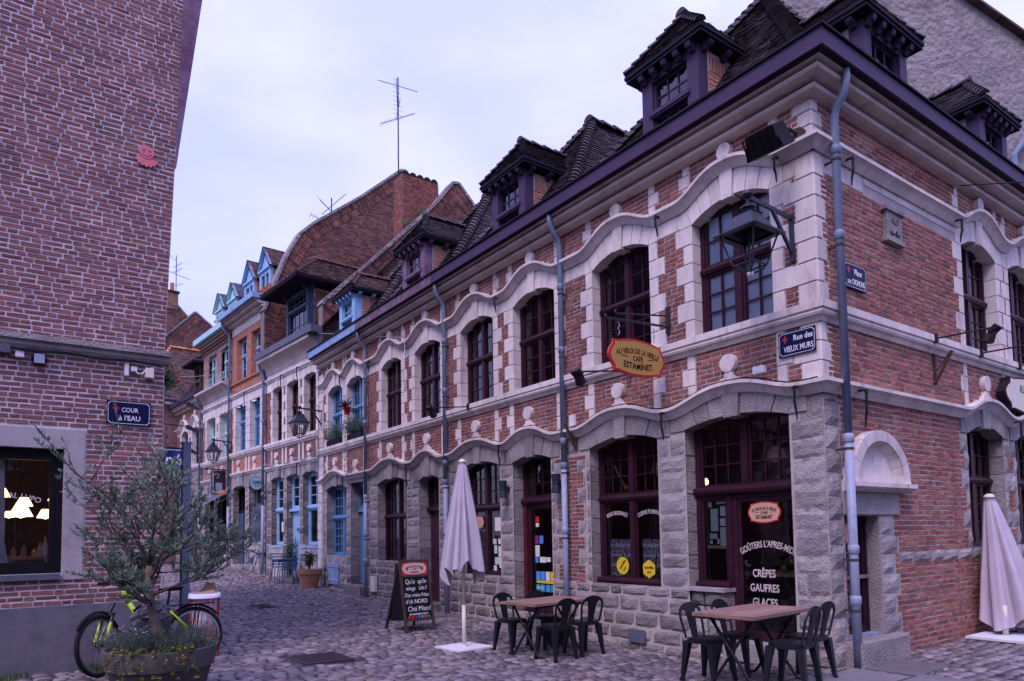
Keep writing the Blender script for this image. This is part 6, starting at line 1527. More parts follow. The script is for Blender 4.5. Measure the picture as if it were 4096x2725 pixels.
for x_ in (.30, .96):
    for k in range(4): obj('chain_link', MB().lathe([(.012, -.004), (.017, 0), (.012, .004)], 8).xf(T(x_, 0, 4.27-.03-k*.047) @ RZ(R(90*(k % 2))) @ RX(R(90)) @ Matrix.Diagonal((1, 1.7, 1, 1))), 'chrome', CS, ci)
for x_ in (1.0, 1.18): obj('bracket_scroll', MB().lathe([(.02, -.012), (.035, 0), (.02, .012)], 10).xf(T(x_, 0, 4.29 if x_ > 1.1 else 4.38) @ RX(R(90))), 'lamp_iron', CS, ci)
cafe_plaque(CS, ci @ T(.64, 0, 3.81), 1.06, .50, 'gold', th=.016)
# cream board on the square side
sgn = thing('wall_board', 'cream painted wall board with dark ornate rim lettered Au Vi on the square side', 'sign', FB @ T(-6.0, .08, 3.54))
Pb = plaque_poly(2.5, .60); obj('board_rim', MB().prism(Pb, -.06, .05), 'soffit', sgn); obj('board_line', MB().prism(sub(Pb, .955), .05, .052), 'red', sgn); obj('board_face', MB().prism(sub(Pb, .945), .051, .054), 'ivory', sgn); letter('AU VIEUX DE LA VIEILLE', .18, 'black', sgn, T(-.1, .055, .09) @ TXT, xs=.8, bold=.01)
# lettering and stickers on the cafe windows (inside faces of the glass frames)
yg = -.205
cafe_plaque(wG1d, T(.965, -.222, 1.725), .47, .27, 'peach', th=.003)
wt = lambda W, s_, x, z, sz, y=-.222, **k: letter(s_, sz, 'letter_cream', W, T(x, y, z) @ TXT, name='window_lettering', **k)
wt(wG1d, 'GOÛTERS L’APRES-MIDI', .95, 1.33, .115, xs=.66, arc=.75, bold=.012)
for s_, z in (('CRÊPES', .965), ('GAUFRES', .785), ('GLACES', .61)): wt(wG1d, s_, 1.0, z, .135, xs=.74, bold=.014)
wt(wG2, 'BIERES REGIONALES', 3.555, 1.80, .085, y=-.212, xs=.60, arc=.55, bold=.01); wt(wG2, 'CUISINE FLAMANDE', 2.87, 1.80, .09, y=-.212, xs=.62, arc=.55, bold=.01)
for (x, z, dr) in ((3.46, 1.0, 0), (2.92, .965, 1)):
    n_ = 30 if not dr else 6; r_ = .135
    st_ = obj('award_sticker', MB().prism([(x+r_*(1 if k % 2 or dr else .94)*math.cos(2*math.pi*(k+.5*dr)/n_), z+r_*(1 if k % 2 or dr else .94)*math.sin(2*math.pi*(k+.5*dr)/n_)) for k in range(n_)], -.218, -.214), 'yellow', wG2)
    letter('Gault Millau', .05, 'black', st_, T(x, -.2125, z+.02) @ Matrix.Rotation(R(50 if not dr else 0), 4, 'Y') @ TXT, xs=.75, bold=.012); letter('2019' if dr else '2018', .045, 'black', st_, T(x-(.04 if not dr else 0), -.2125, z-.05) @ Matrix.Rotation(R(50 if not dr else 0), 4, 'Y') @ TXT, xs=.8)
# menu case in the narrow window
mc = thing('menu_case', 'gilt framed menu board with photographs and lists behind the window', 'menu board', FA @ T(1.72, -.28, 1.3)); mi = T(-1.72, .28, -1.3)
obj('menu_frame', MB().box(1.50, 1.54, -.30, -.275, 1.27, 1.95).box(1.90, 1.94, -.30, -.275, 1.27, 1.95).box(1.54, 1.90, -.30, -.275, 1.91, 1.95).box(1.54, 1.90, -.30, -.275, 1.27, 1.31), 'gold', mc, mi); obj('menu_back', MB().box(1.54, 1.90, -.30, -.29, 1.31, 1.91), 'board_black', mc, mi)
for (x0, x1, z0, z1, mm) in ((1.72, 1.84, 1.50, 1.80, 'paper_green'), (1.56, 1.69, 1.31, 1.55, 'paper_green'), (1.60, 1.68, 1.70, 1.83, 'paper'), (1.58, 1.69, 1.57, 1.67, 'paper'), (1.74, 1.86, 1.40, 1.47, 'paper_green'), (1.60, 1.74, 1.86, 1.89, 'paper_green'), (1.82, 1.87, 1.82, 1.89, 'paper'), (1.82, 1.86, 1.33, 1.38, 'paper'), (1.71, 1.74, 1.33, 1.40, 'paper')): obj('menu_sheet', MB().box(x0, x1, -.289, -.286, z0, z1), mm, mc, mi)
for (x0, x1, z0, z1, mm) in ((.47, .56, 2.47, 2.68, 'sky_blue'), (.47, .56, 2.22, 2.42, 'paper')): obj('licence_sticker', MB().box(x0, x1, yg, yg+.003, z0, z1), mm, wG1)
obj('licence_stripe', MB().beam((.48, yg+.005, 2.26), (.55, yg+.005, 2.38), .002, .05, (0,1,0)), 'red', wG1); letter('IV', .05, 'navy', wG1, T(.54, yg+.006, 2.40) @ TXT)
# door stickers
for (x, z, w_, h_, mm) in ((5.64, 1.76, .10, .10, 'red'), (5.64, 1.66, .09, .07, 'paper'), (5.66, 1.40, .10, .14, 'purple_sticker'), (5.53, 1.40, .10, .14, 'sky_blue'), (5.65, 1.20, .12, .20, 'paper'), (5.67, 1.04, .08, .10, 'sky_blue'), (5.50, 1.045, .17, .10, 'paper'), (5.34, 1.05, .12, .08, 'paper'), (5.64, .76, .11, .16, 'sky_blue'), (5.51, .76, .11, .16, 'sky_blue'), (5.37, .76, .11, .16, 'paper'), (5.24, .76, .11, .16, 'yellow'), (5.44, .655, .5, .04, 'yellow'), (5.64, .55, .11, .12, 'teal'), (5.51, .55, .11, .12, 'sky_blue'), (5.37, .55, .11, .12, 'sky_blue'), (5.24, .55, .11, .12, 'teal')): obj('door_sticker', MB().box(x-w_/2, x+w_/2, -.268, -.265, z-h_/2, z+h_/2), mm, DL)
letter('2012 2013', .06, 'enamel_white', DL, T(5.58, -.263, .55) @ TXT, xs=.8)
cafe_plaque(wG4, T(7.50, -.215, 1.75), .42, .26, 'peach', th=.003, letters=False)
for (x, z, w_, h_, mm) in ((6.82, 1.70, .19, .26, 'paper'), (6.93, 1.37, .12, .10, 'paper_green'), (6.75, 1.37, .12, .10, 'paper'), (6.90, 1.22, .10, .16, 'paper_green'), (6.74, 1.18, .13, .2, 'paper'), (6.86, 1.0, .14, .14, 'paper_green'), (6.72, .97, .12, .2, 'paper'), (6.92, .86, .1, .1, 'paper')): obj('notice', MB().box(x-w_/2, x+w_/2, -.218, -.214, z-h_/2, z+h_/2), mm, wG4)
cafe_plaque(DB, T(-.72, -.165, 1.45), .34, .26, 'peach', th=.003, letters=False)
for s_, z in (('B. REGIONALES', 1.18), ('GOUTERS', 1.06), ('CRÊPES', .88), ('GAUFRES', .76), ('GLACES', .64)): letter(s_, .085, 'black', DB, T(-.68, -.168, z) @ TXT, xs=.6, bold=.01, name='window_lettering')
# lace half-curtains
def lace(M, w_, h_, label):
    m = MB(); n = 40
    for k in range(n+1): x = -w_/2 + w_*k/n; y = .014*math.sin(k*.9); m.v += [(x, y, 0), (x, y, h_)]
    for k in range(n): m.f.append((2*k, 2*k+2, 2*k+3, 2*k+1))
    return tag(obj('lace_curtain', m, 'lace', None, M), label, 'curtain')
lace(FA @ T(3.56, -.33, .82), .60, .58, 'white lace half curtain under the lettering bieres regionales'); lace(FA @ T(2.86, -.33, .82), .62, .58, 'white lace half curtain under the lettering cuisine flamande')
lace(FA @ T(7.5, -.33, .82), .7, .75, 'white lace half curtain behind the closed parasol'); lace(FB @ T(-.70, -.30, .27), .55, .95, 'long white lace curtain inside the door on the square side')
# things seen inside the cafe: a laid table and pepper mills, hanging bulbs
IT = thing('indoor_table', 'laid wooden table with orange cloth edge seen through the corner glass', 'table', FA @ T(.9, -1.0, .05)); obj('table_top', MB().box(-.75, .75, -.4, .4, .86, .9), 'table_wood', IT); obj('leg', MB().box(-.6, -.55, -.3, -.25, 0, .86), 'iron', IT); obj('leg', MB().box(.55, .6, -.3, -.25, 0, .86), 'iron', IT); obj('leg', MB().box(-.6, -.55, .25, .3, 0, .86), 'iron', IT); obj('leg', MB().box(.55, .6, .25, .3, 0, .86), 'iron', IT)
for x_, mm in ((.62, 'white_paint'), (.52, 'terracotta')): tag(obj('pepper_mill', MB().lathe([(0, 0), (.032, 0), (.028, .08), (.02, .11), (.026, .14), (.012, .18), (0, .185)], 12), mm, None, FA @ T(x_, -.85, .95)), ('white' if mm == 'white_paint' else 'brown') + ' pepper mill on the laid table behind the corner glass', 'pepper mill')
for (x, y, z, lab) in ((.62, -1.0, 2.62, 'lit bulb hanging inside the corner window'), (2.72, -1.3, 2.25, 'lit wall lamp glowing inside the window with lace curtains'), (5.4, -1.2, 2.25, 'lit bulb inside the cafe doorway')):
    bb = thing('hanging_bulb', lab, 'lamp', FA @ T(x, y, z)); obj('bulb', MB().lathe([(0, -.04), (.03, -.03), (.04, 0), (.025, .04), (.012, .06)], 12), 'bulb', bb); obj('flex', MB().tube([(0, 0, .05), (0, 0, 3.04-z)], .005, 5), 'black', bb)
# trumpet and straw fan in the window, as display
tr_ = MB().tube([(0, 0, 0), (.1, 0, .14), (.2, 0, .3), (.3, 0, .42)], [.012, .013, .014, .02], 8).tube([(0, 0, 0), (-.05, 0, -.05), (-.08, 0, -.09)], [.02, .04, .07], 10); tag(obj('trumpet', tr_, 'gold', None, FA @ T(3.62, -.45, 2.25)), 'brass trumpet hung behind the upper panes', 'trumpet')
for (x, z, W_) in ((2.88, 2.48, .17), (.92, 2.5, .16)):
    m = MB()
    for k in range(15): a = R(-70 + 10*k); m.beam((x, -.45, z-.15), (x+W_*math.sin(a), -.45, z-.15+W_*1.3*math.cos(a)), .012, .02, (0,1,0))
    tag(obj('straw_ornament', m, 'peach', None, FA), 'fan shaped straw ornament behind the upper panes of the ' + ('lace curtain window' if x > 2 else 'corner window'), 'ornament')
# ---------------------------------------------------------------- lamps, fittings
rng = random.Random(71)
def cross(F, s): return F @ Matrix(((0,-1,0,s),(1,0,0,0),(0,0,1,0),(0,0,0,1)))
def lantern(F, s, out, ztop, label, sc=1.0, glazed=True, rot=0.0):
    M = cross(F, s) @ T(0, 0, ztop); r = thing('wall_lantern', label, 'lantern', M, 'wall lanterns')
    k = sc
    br = MB().box(-.005, .03, -.028, .028, -.56*k, -.0).beam((.02, 0, -.04), (out, 0, .0), .03, .045).beam((.03, 0, -.46*k), (out*.46, 0, -.035), .03, .04)
    obj('bracket', br, 'lamp_iron', r)
    L_ = T(out, 0, 0) @ RZ(rot) @ Matrix.Diagonal((k, k, k, 1))
    cap = MB().lathe([(0, .07), (.045, .06), (.06, .02), (.045, -.015), (.018, -.03), (.016, -.09), (.05, -.10), (.085, -.12), (.085, -.14), (.05, -.155), (.05, -.19), (.07, -.20)], 14); obj('finial', cap, 'lamp_iron', r, L_, smooth='auto')
    def ring(h, z): return [(h, h, z), (-h, h, z), (-h, -h, z), (h, -h, z)]
    rf = MB(); hs = [(.08, -.18), (.115, -.20), (.105, -.215), (.19, -.38), (.215, -.405), (.275, -.43), (.275, -.445), (.20, -.445)]
    for h, z in hs: rf.v += ring(h, z)
    for i in range(len(hs)-1):
        for q in range(4): rf.f.append((i*4+q, i*4+(q+1) % 4, (i+1)*4+(q+1) % 4, (i+1)*4+q))
    rf.f.append((0,1,2,3)); obj('lantern_roof', rf, 'lamp_iron', r, L_)
    a, b, z0, z1 = .215, .125, -.445, -.78; cg = MB()
    for sx, sy in ((1,1),(-1,1),(-1,-1),(1,-1)):
        cg.tube([(sx*a, sy*a, z0), (sx*b, sy*b, z1)], .011, 6); cg.tube([(sx*b, sy*b, z1), (sx*b*.75, sy*b*.75, z1-.05), (sx*.03, sy*.03, z1-.085)], .010, 6)
    q = [(b, b), (-b, b), (-b, -b), (b, -b)]
    for i in range(4): cg.tube([(*q[i], z1), (*q[(i+1) % 4], z1)], .010, 6)
    cg.tube([(0, 0, -.44), (0, 0, z1-.06)], .014, 6)
    obj('cage', cg, 'lamp_iron', r, L_); obj('bottom_knob', MB().lathe([(0, -.05), (.03, -.04), (.04, -.015), (.035, 0), (0, .005)], 10, (0, 0, z1-.08)), 'white_paint' if not glazed else 'lamp_iron', r, L_)
    if glazed:
        for i in range(4):
            (x0, y0), (x1, y1) = q[i], q[(i+1) % 4]; f = a/b
            obj('lantern_pane', MB().add([(x0*.97, y0*.97, z1), (x1*.97, y1*.97, z1), (x1*f*.97, y1*f*.97, z0), (x0*f*.97, y0*f*.97, z0)], [(0,1,2,3)]), 'glass_clear', r, L_)
        obj('lantern_tray', MB().box(-.2, .2, -.2, .2, -.47, -.455), 'white_paint', r, L_)
lantern(FA, .29, .84, 5.18, 'large grey iron wall lantern on the corner beside the pale window', 1.0, False, R(0))
lantern(FA, 15.55, .69, 5.23, 'black glazed wall lantern beside the blue house', .98); lantern(FD, 7.75, .68, 5.20, 'black glazed wall lantern by the orange brick house', .98)
def spot(F, x, z, out, dx, label, drop=.0):
    r = thing('spot_lamp', label, 'lamp', F @ T(x, .1, z), 'small black arm spot lamps'); obj('wall_plate', MB().box(-.025, .025, -.02, .03, -.06, .06), 'iron', r)
    obj('arm', MB().tube([(0, .0, .0), (dx, out, drop)], .013, 6), 'iron', r)
    hd = MB().lathe([(0, .05), (.05, .045), (.055, .0), (.05, -.02)], 10).xf(T(dx, out, drop)); hd.prism([(-.07, -.02), (.07, -.02), (.10, -.20), (.07, -.24), (-.07, -.24), (-.10, -.20)], -.04, .05); 
    h2 = MB().box(-.085, .085, -.05, .06, -.055, .0); obj('head', h2, 'iron', r, T(dx, out+.02, drop-.01) @ RX(R(38)) @ T(0, 0, -.0)); obj('hood', MB().prism([(-.05, 0), (.05, 0), (.095, -.17), (.0, -.2), (-.095, -.17)], -.03, .03), 'iron', r, T(dx, out+.03, drop-.02) @ RX(R(-25)))
spot(FB, -2.62, 4.02, .55, -.3, 'black arm spot lamp on the square side, the one clear of the windows', .06); spot(FB, -4.05, 4.02, .55, -.3, 'black arm spot lamp on the square side, under the nearest arched window', .06); spot(FB, -5.48, 4.02, .55, -.3, 'black arm spot lamp on the square side, above the cream board', .06)
spot(FA, 2.95, 3.86, .62, .35, 'black arm spot lamp below the gold hanging sign', -.02); spot(FA, 7.32, 4.02, .62, .35, 'black arm spot lamp on the sill above the closed parasol', -.02)
FLD = thing('flood_light', 'black box floodlight fixed under the cornice at the corner', 'floodlight', FA @ T(.12, .12, 6.05)); obj('mount', MB().box(-.05, .05, -.12, .0, -.06, .06).tube([(0, 0, 0), (.02, .12, .03), (.05, .18, .0)], .022, 8), 'rust', FLD)
hb = MB().prism([(-.17, .10), (.17, .10), (.24, -.16), (-.24, -.16)], -.13, .13); [hb.box(-.2+k*.1, -.19+k*.1, .131, .15, -.14, .08) for k in range(5)]; obj('housing', hb, 'black', FLD, T(.16, .34, -.09) @ RX(R(-28)))
# upright sconces by the cafe door
for x, lab in ((6.13, 'grey double cone wall light left of the cafe door by the parasol'), (4.61, 'grey double cone wall light beside the brick strip and downpipe')):
    s_ = thing('wall_light', lab, 'wall light', FA @ T(x, .0, 2.32)); obj('shade', MB().lathe([(.0, .155), (.075, .155), (.078, .15), (.062, .03), (.060, .015), (.068, .012), (.068, -.012), (.060, -.015), (.062, -.03), (.078, -.15), (.075, -.155), (0, -.155)], 20), 'lamp_iron', s_, T(0, .13, 0), smooth='auto'); obj('mount', MB().box(-.03, .03, -.01, .08, -.05, .05), 'lamp_iron', s_)
# cables
def cable(name, pts, r, mat, label, F=None):
    return tag(obj(name, MB().tube(pts, r, 5), mat, None, F), label, 'cable')
def along(F, x0, x1, zf, y, n, sag=.012, seed=1):
    rr = random.Random(seed); return [(x0+(x1-x0)*k/n, y+rr.uniform(-.01, .01), zf(x0+(x1-x0)*k/n)+rr.uniform(0, sag)) for k in range(n+1)]
cable('wall_cable', along(FA, .0, 4.2, lambda x: hG(x)+.012, .10, 46), .009, 'black', 'black cable lying along the moulding above the cafe windows', FA); cable('wall_cable', along(FA, 4.5, 8.2, lambda x: hG(x)+.012, .09, 40, seed=2), .008, 'black', 'black cable lying along the moulding above the cafe door', FA)
cable('wall_cable', along(FD, .2, 4.2, lambda x: 3.92+.05*math.sin(x*5), .11, 30, .03, 3), .014, 'zinc_light', 'bunched grey cables along the front of the stone house', FD)
cable('wall_cable', [(FL @ Vector((x, .07, 3.675-.012*math.sin(x*9)))) for x in [-.5+.1*k for k in range(22)]], .014, 'black', 'black cable run under the stone course of the left house')
cable('overhead_cable', [(FD @ Vector((14.5-14.5*t, 1.2-1.05*t, 0))) + Vector((0, 0, 8.9-1.35*t - .6*math.sin(math.pi*t))) for t in [k/16 for k in range(17)]] + [FA @ Vector((9.95, .14, 6.02))], .009, 'zinc_light', 'thin grey cable slung across the lane under the gutters')
cable('overhead_cable', [FB @ Vector((-3.5-.9*k, .15+.42*k, 6.35+.13*k)) for k in range(6)], .009, 'black', 'thin dark cable from the arched window hood on the square side')
cable('wall_cable', [FA @ Vector(p) for p in ((9.95, .15, 6.02), (9.96, .15, 5.6), (9.99, .13, 5.1), (9.97, .10, 4.75))], .008, 'white_paint', 'white cable hanging between the two arched windows of the narrow house')
tag(obj('junction_box', MB().box(-.075, .075, 0, .06, -.04, .045).disc((-.03, -.01), .012, .06, .065, 8).disc((.02, -.01), .012, .06, .065, 8), 'white_paint', None, FA @ T(.73, .08, 3.42)), 'grey plastic junction box on the moulding beside the blue street sign', 'junction box')
tag(obj('cable_box', MB().box(-.06, .06, 0, .05, -.09, .09), 'white_paint', None, FA @ T(4.28, .0, 3.32)), 'small pale cable box on the brick by the downpipe above the cafe', 'box')
tag(obj('meter_box', MB().box(-.13, .13, 0, .07, -.18, .18), 'ivory', None, FA @ T(11.90, .02, .33)), 'upright cream meter box at the foot of the narrow house', 'box')
tag(obj('air_vent', MB().box(-.16, .16, 0, .02, -.09, .09), 'lead', None, FA @ T(2.95, .025, .02)), 'small metal mesh vent in the low stone wall under the lace curtain window', 'vent')
lb_ = [(1.09, 3.655, .11, .10, .09, 'lead', 'dark box at the far end under the stone course of the left house'), (.95, 3.617, .085, .075, .06, 'white_paint', 'small square white box under the stone course'), (-.12, 3.575, .048, .15, .05, 'white_paint', 'tall white sensor box under the stone course'), (-.20, 3.592, .068, .062, .05, 'white_paint', 'small white socket box with a looping cable'), (-.37, 3.56, .095, .125, .07, 'ivory', 'cream alarm box at the edge of the left wall')]
for x, z, w_, h_, d_, mm, lab in lb_:
    r = thing('fuse_box', lab, 'box', FL @ T(x, 0, z)); obj('case', MB().box(-w_/2, w_/2, 0, d_, -h_/2, h_/2), mm, r); obj('lid', MB().box(-w_/2+.006, w_/2-.006, d_, d_+.006, -h_/2+.006, h_/2-.006), mm, r)
r = thing('flood_light', 'square black framed floodlight under the stone course of the left house', 'floodlight', FL @ T(.765, 0, 3.585)); obj('housing', MB().box(-.062, .062, .02, .07, -.068, .068), 'black', r); obj('lens', MB().box(-.05, .05, .07, .075, -.052, .055), 'zinc_light', r); obj('yoke', MB().box(-.08, .08, .0, .02, -.02, .02), 'black', r)
cable('wall_cable', [FL @ Vector(p) for p in ((-.2, .05, 3.58), (-.24, .05, 3.54), (-.29, .05, 3.545), (-.33, .05, 3.60), (-.42, .05, 3.645), (-.53, .05, 3.63))], .009, 'white_paint', 'white cable looping from the socket box to the wall edge')
# pink wall ornament
OC = thing('wall_ornament', 'flat pink octopus shaped plaque with crossed eyes high on the left brick wall', 'ornament', FL @ T(-.30, .012, 6.30)); obj('head', MB().prism([(.085*math.cos(2*math.pi*k/24), .075+.085*math.sin(2*math.pi*k/24)) for k in range(24)], 0, .02), 'pink', OC)
for k in range(7):
    a = R(200 + 140*k/6); cx_, cz_ = .085*math.cos(a), -.0+.065*math.sin(a); obj('tentacle', MB().prism([(cx_ + .052*math.cos(t)*math.cos(a) - .026*math.sin(t)*math.sin(a), cz_ + .052*math.cos(t)*math.sin(a) + .026*math.sin(t)*math.cos(a)) for t in [2*math.pi*q/12 for q in range(12)]], 0, .014+.002*(k % 2)), 'pink', OC)
for sx in (-1, 1):
    for d_ in (-1, 1): obj('eye_stroke', MB().beam((sx*.032-.012, .021, .09-.012*d_), (sx*.032+.012, .021, .09+.012*d_), .003, .005, (0,1,0)), 'black', OC)
obj('mouth', MB().tube([(.06, .021, .05), (.03, .021, .028), (0, .021, .022), (-.03, .021, .028), (-.06, .021, .05)], .003, 5), 'black', OC)
# ---------------------------------------------------------------- restaurant window on the left: letters, curtains, lit lamps
letter('AL LUPO', .085, 'letter_cream', WLn, T(.86, -.128, 2.01) @ Matrix.Rotation(R(-12), 4, 'Y') @ TXT, xs=.95, arc=1.2, bold=.01, name='window_lettering')
for (x, z, w_, lab) in ((.60, 1.2, .16, 'tied back white curtain at the edge of the restaurant window'), (1.04, 1.2, .13, 'tied back white curtain in the middle of the restaurant window')):
    m = MB(); n = 14
    for j in range(13):
        t = j/12; wd = w_*(.35 + .9*abs(t-.25)**.8); 
        for k in range(n+1): m.v.append((x + (k/n-.5)*wd*1.2 - .10*t*(1 if x < .8 else -1), -.34+.015*math.sin(k*2.2), 1.2 + 1.25*t))
    for j in range(12):
        for k in range(n): m.f.append((j*(n+1)+k, j*(n+1)+k+1, (j+1)*(n+1)+k+1, (j+1)*(n+1)+k))
    tag(obj('curtain', m, 'curtain_white', None, FL, smooth=True), lab, 'curtain')
for (x, y, z, s_, lab) in ((.83, -1.4, 1.985, .8, 'lit white lampshade hanging below the letters on the restaurant window'), (1.07, -1.4, 2.10, .8, 'lit white lampshade at the frame edge of the restaurant window'), (.49, -1.4, 2.06, .7, 'lit lampshade half hidden by the right curtain of the restaurant'), (.83, -2.6, 1.90, 1.2, 'broad lit lampshade at the back of the restaurant'), (.52, -2.9, 1.88, .9, 'far lit lampshade in the restaurant'), (.97, -2.6, 1.87, .6, 'small lit lampshade at the left back of the restaurant')):
    r = thing('lit_lampshade', lab, 'lamp', FL @ T(x, y, z)); obj('shade', MB().lathe([(.055*s_, .11*s_), (.125*s_, -.03*s_)], 20), 'lamp_shade_lit', r); obj('bulb', MB().lathe([(0, -.05*s_), (.04*s_, -.035*s_), (.04*s_, 0), (0, .03*s_)], 10), 'bulb', r); obj('flex', MB().tube([(0, 0, .1*s_), (0, 0, 3.28-z)], .004, 5), 'black', r)
rt = thing('restaurant_table', 'dark restaurant table laid with bottles and glasses inside the window', 'table', FL @ T(1.1, -1.1, .62)); obj('table_top', MB().box(-.9, .9, -.35, .35, .66, .70), 'table_wood', rt); obj('leg', MB().box(-.05, .05, -.05, .05, 0, .66), 'iron', rt)
for k in range(11):
    x = .50 + k*.055; hgt = rng.uniform(.09, .24); mm = rng.choice(('gold', 'terracotta', 'white_paint', 'maroon', 'paper_green', 'peach'))
    tag(obj('table_jar', MB().lathe([(0, 0), (.03, 0), (.032, hgt*.55), (.012, hgt*.8), (.013, hgt), (0, hgt)], 10), mm, None, FL @ T(x, -1.0-rng.random()*.3, 1.32)), {'gold': 'amber', 'terracotta': 'brown', 'white_paint': 'white', 'maroon': 'dark red', 'paper_green': 'pale green', 'peach': 'peach coloured'}[mm] + ' bottle or glass on the table inside the restaurant window', 'bottle', 'bottles inside the restaurant window')
# ---------------------------------------------------------------- signs down the lane
DU = thing('projecting_sign', 'dark purple projecting banner sign lettered Dubart with an orange corner', 'sign', cross(FD, 7.95) @ T(0, 0, 4.1))
obj('bracket', MB().tube([(0, 0, .0), (.86, 0, .02)], .022, 8).lathe([(0, .05), (.045, .03), (.045, -.03), (0, -.05)], 8, (.86, 0, .02)), 'iron', DU); obj('panel', MB().box(.16, .70, -.012, .012, -.93, -.03), 'sign_dark', DU); obj('orange_patch', MB().box(.16, .42, .0125, .014, -.93, -.75), 'orange', DU); obj('pale_square', MB().box(.28, .52, .0125, .014, -.75, -.48), 'zinc_light', DU); obj('pale_edge', MB().box(.695, .705, .0, .0135, -.93, -.03), 'blue_light', DU)
letter('DUBART', .17, 'enamel_white', DU, T(.43, .015, -.835) @ TXT, xs=.72, bold=.012); letter('SHOWROOM', .12, 'enamel_white', DU, T(.63, .015, -.40) @ Matrix.Rotation(R(-90), 4, 'Y') @ TXT, xs=.95)
obj('drawn_mark', MB().tube([(.58, .015, -.2), (.5, .015, -.13), (.42, .015, -.16), (.36, .015, -.2)], .008, 5).tube([(.46, .015, -.15), (.44, .015, -.25), (.48, .015, -.33)], .007, 5).tube([(.44, .015, -.24), (.40, .015, -.3)], .006, 5), 'enamel_white', DU)
TA = thing('round_sign', 'round pale projecting sign lettered Tamper beside the orange brick house', 'sign', cross(FD, 4.5) @ T(0, 0, 3.38)); obj('rim', MB().disc((.24, 0), .235, -.03, .03, 32), 'lead', TA); obj('face', MB().disc((.24, 0), .215, .03, .034, 32), 'aqua', TA); obj('bracket', MB().tube([(0, 0, -.05), (.12, 0, -.05)], .015, 6), 'iron', TA); letter('TAMPER', .125, 'black', TA, T(.24, .036, .015) @ TXT, xs=.72, bold=.01)
for z in (.075, -.06): obj('rule', MB().box(.09, .39, .034, .0365, z-.004, z+.004), 'black', TA)
letter('ESPRESSO BAR', .03, 'black', TA, T(.24, .036, -.11) @ TXT, xs=.8)
BN = thing('blue_banner', 'dark blue fabric banner with white script strokes across the end of the lane', 'banner', cross(FD, 9.0) @ T(2.25, 0, 4.1)); m = MB(); n = 12
for k in range(n+1): x = -1.12*k/n; y = .04*math.sin(k*.9); m.v += [(x, y, 0), (x, y, .84)]
for k in range(n): m.f.append((2*k, 2*k+2, 2*k+3, 2*k+1))
obj('cloth', m, 'banner', BN, smooth=True); obj('hem', MB().box(-1.12, 0, .05, .055, .765, .79).box(-1.12, 0, .05, .055, .01, .035), 'enamel_white', BN); obj('rail', MB().tube([(-1.2, 0, .84), (.4, 0, .84)], .018, 6).tube([(-1.2, 0, .0), (.4, 0, .0)], .018, 6), 'iron', BN)
letter('krds', .55, 'enamel_white', BN, T(-.38, .07, .40) @ TXT, slant=.25, bold=.02, xs=.95, name='script')
for z in (7.07, 6.12, 5.2):
    r = thing('lane_lamp', 'slim black arm lamp reaching over the lane, ' + {7.07: 'the highest of three', 6.12: 'the middle one of three', 5.2: 'the lowest of three'}[z], 'lamp', cross(FD, 11.0) @ T(.75, 0, z)); obj('arm', MB().tube([(1.6, 0, .06), (.0, 0, .0)], .02, 6), 'iron', r); obj('head', MB().prism([(0, .06), (-.1, .05), (-.52, -.2), (-.45, -.22), (.02, -.09)], -.07, .07), 'lamp_iron', r)
# ---------------------------------------------------------------- aerials
def yagi(m, c, d, L_, n, e0, e1, el):
    c, d, el = Vector(c), Vector(d).normalized(), Vector(el).normalized(); a = c - d*L_/2; b = c + d*L_/2; m.tube([a, b], .011, 5)
    for k in range(n): p = a + (b-a)*(k/(n-1)); h_ = (e0+(e1-e0)*k/(n-1))/2; m.tube([p-el*h_, p+el*h_], .006, 4)
def aerial(M, h_, items, label):
    r = thing('tv_aerial', label, 'aerial', M, 'roof aerials'); obj('mast', MB().tube([(0,0,0),(0,0,h_)], .022, 6), 'iron', r)
    for it in items: m = MB(); yagi(m, *it); obj('antenna', m, 'iron', r)
aerial(cross(FA, 16.45) @ T(-2.95, 0, 11.0), 6.0, [((0, 0, 5.7), (1, -.1, -.02), 1.4, 3, .05, .05, (0,1,0)), ((.04, 0, 5.3), (.15, .2, 1), 1.1, 9, .34, .2, (1,0,0)), ((.02, 0, 4.55), (-1, .2, .55), 1.3, 11, .28, .16, (0,1,.2)), ((-.0, 0, 4.9), (-.2, 0, 1), .7, 4, .1, .1, (1,0,0)), ((-.3, 0, 2.1), (-1, .4, .15), .9, 9, .4, .2, (.2, .5, 1))], 'tall roof aerial mast with crossbars standing behind the parapet chimney')
aerial(cross(FA, 20.3) @ T(-2.1, 0, 12.2), 1.95, [((-.1, 0, 1.75), (-1, .1, 1.1), 1.3, 12, .3, .2, (.6, .6, -.5)), ((.1, 0, 1.5), (-1, .2, -.9), .9, 8, .3, .2, (.5, 0, .6)), ((.5, 0, 1.05), (-1, 0, -.15), .6, 6, .25, .2, (0,1,.4))], 'short roof aerial with slanted antennas on the curved gable')
aerial(cross(FD, 23.0) @ T(-1.88, -.25, 15.66), 2.2, [((0, 0, 1.1), (-1, 0, -.22), 1.5, 16, .22, .12, (0,1,.2)), ((.25, 0, 2.05), (-1, 0, -.75), .6, 3, .05, .05, (0,1,0)), ((-.1, 0, 1.65), (-1, .3, .9), .5, 6, .3, .2, (1, .2, .1)), ((-.1, 0, 1.35), (-1, .3, .8), .5, 6, .3, .2, (1, .2, .1)), ((-.02, 0, .45), (-1, .3, .4), .7, 5, .25, .2, (1, .2, 1))], 'roof aerial with many crossbars on the chimney with two clay pots')
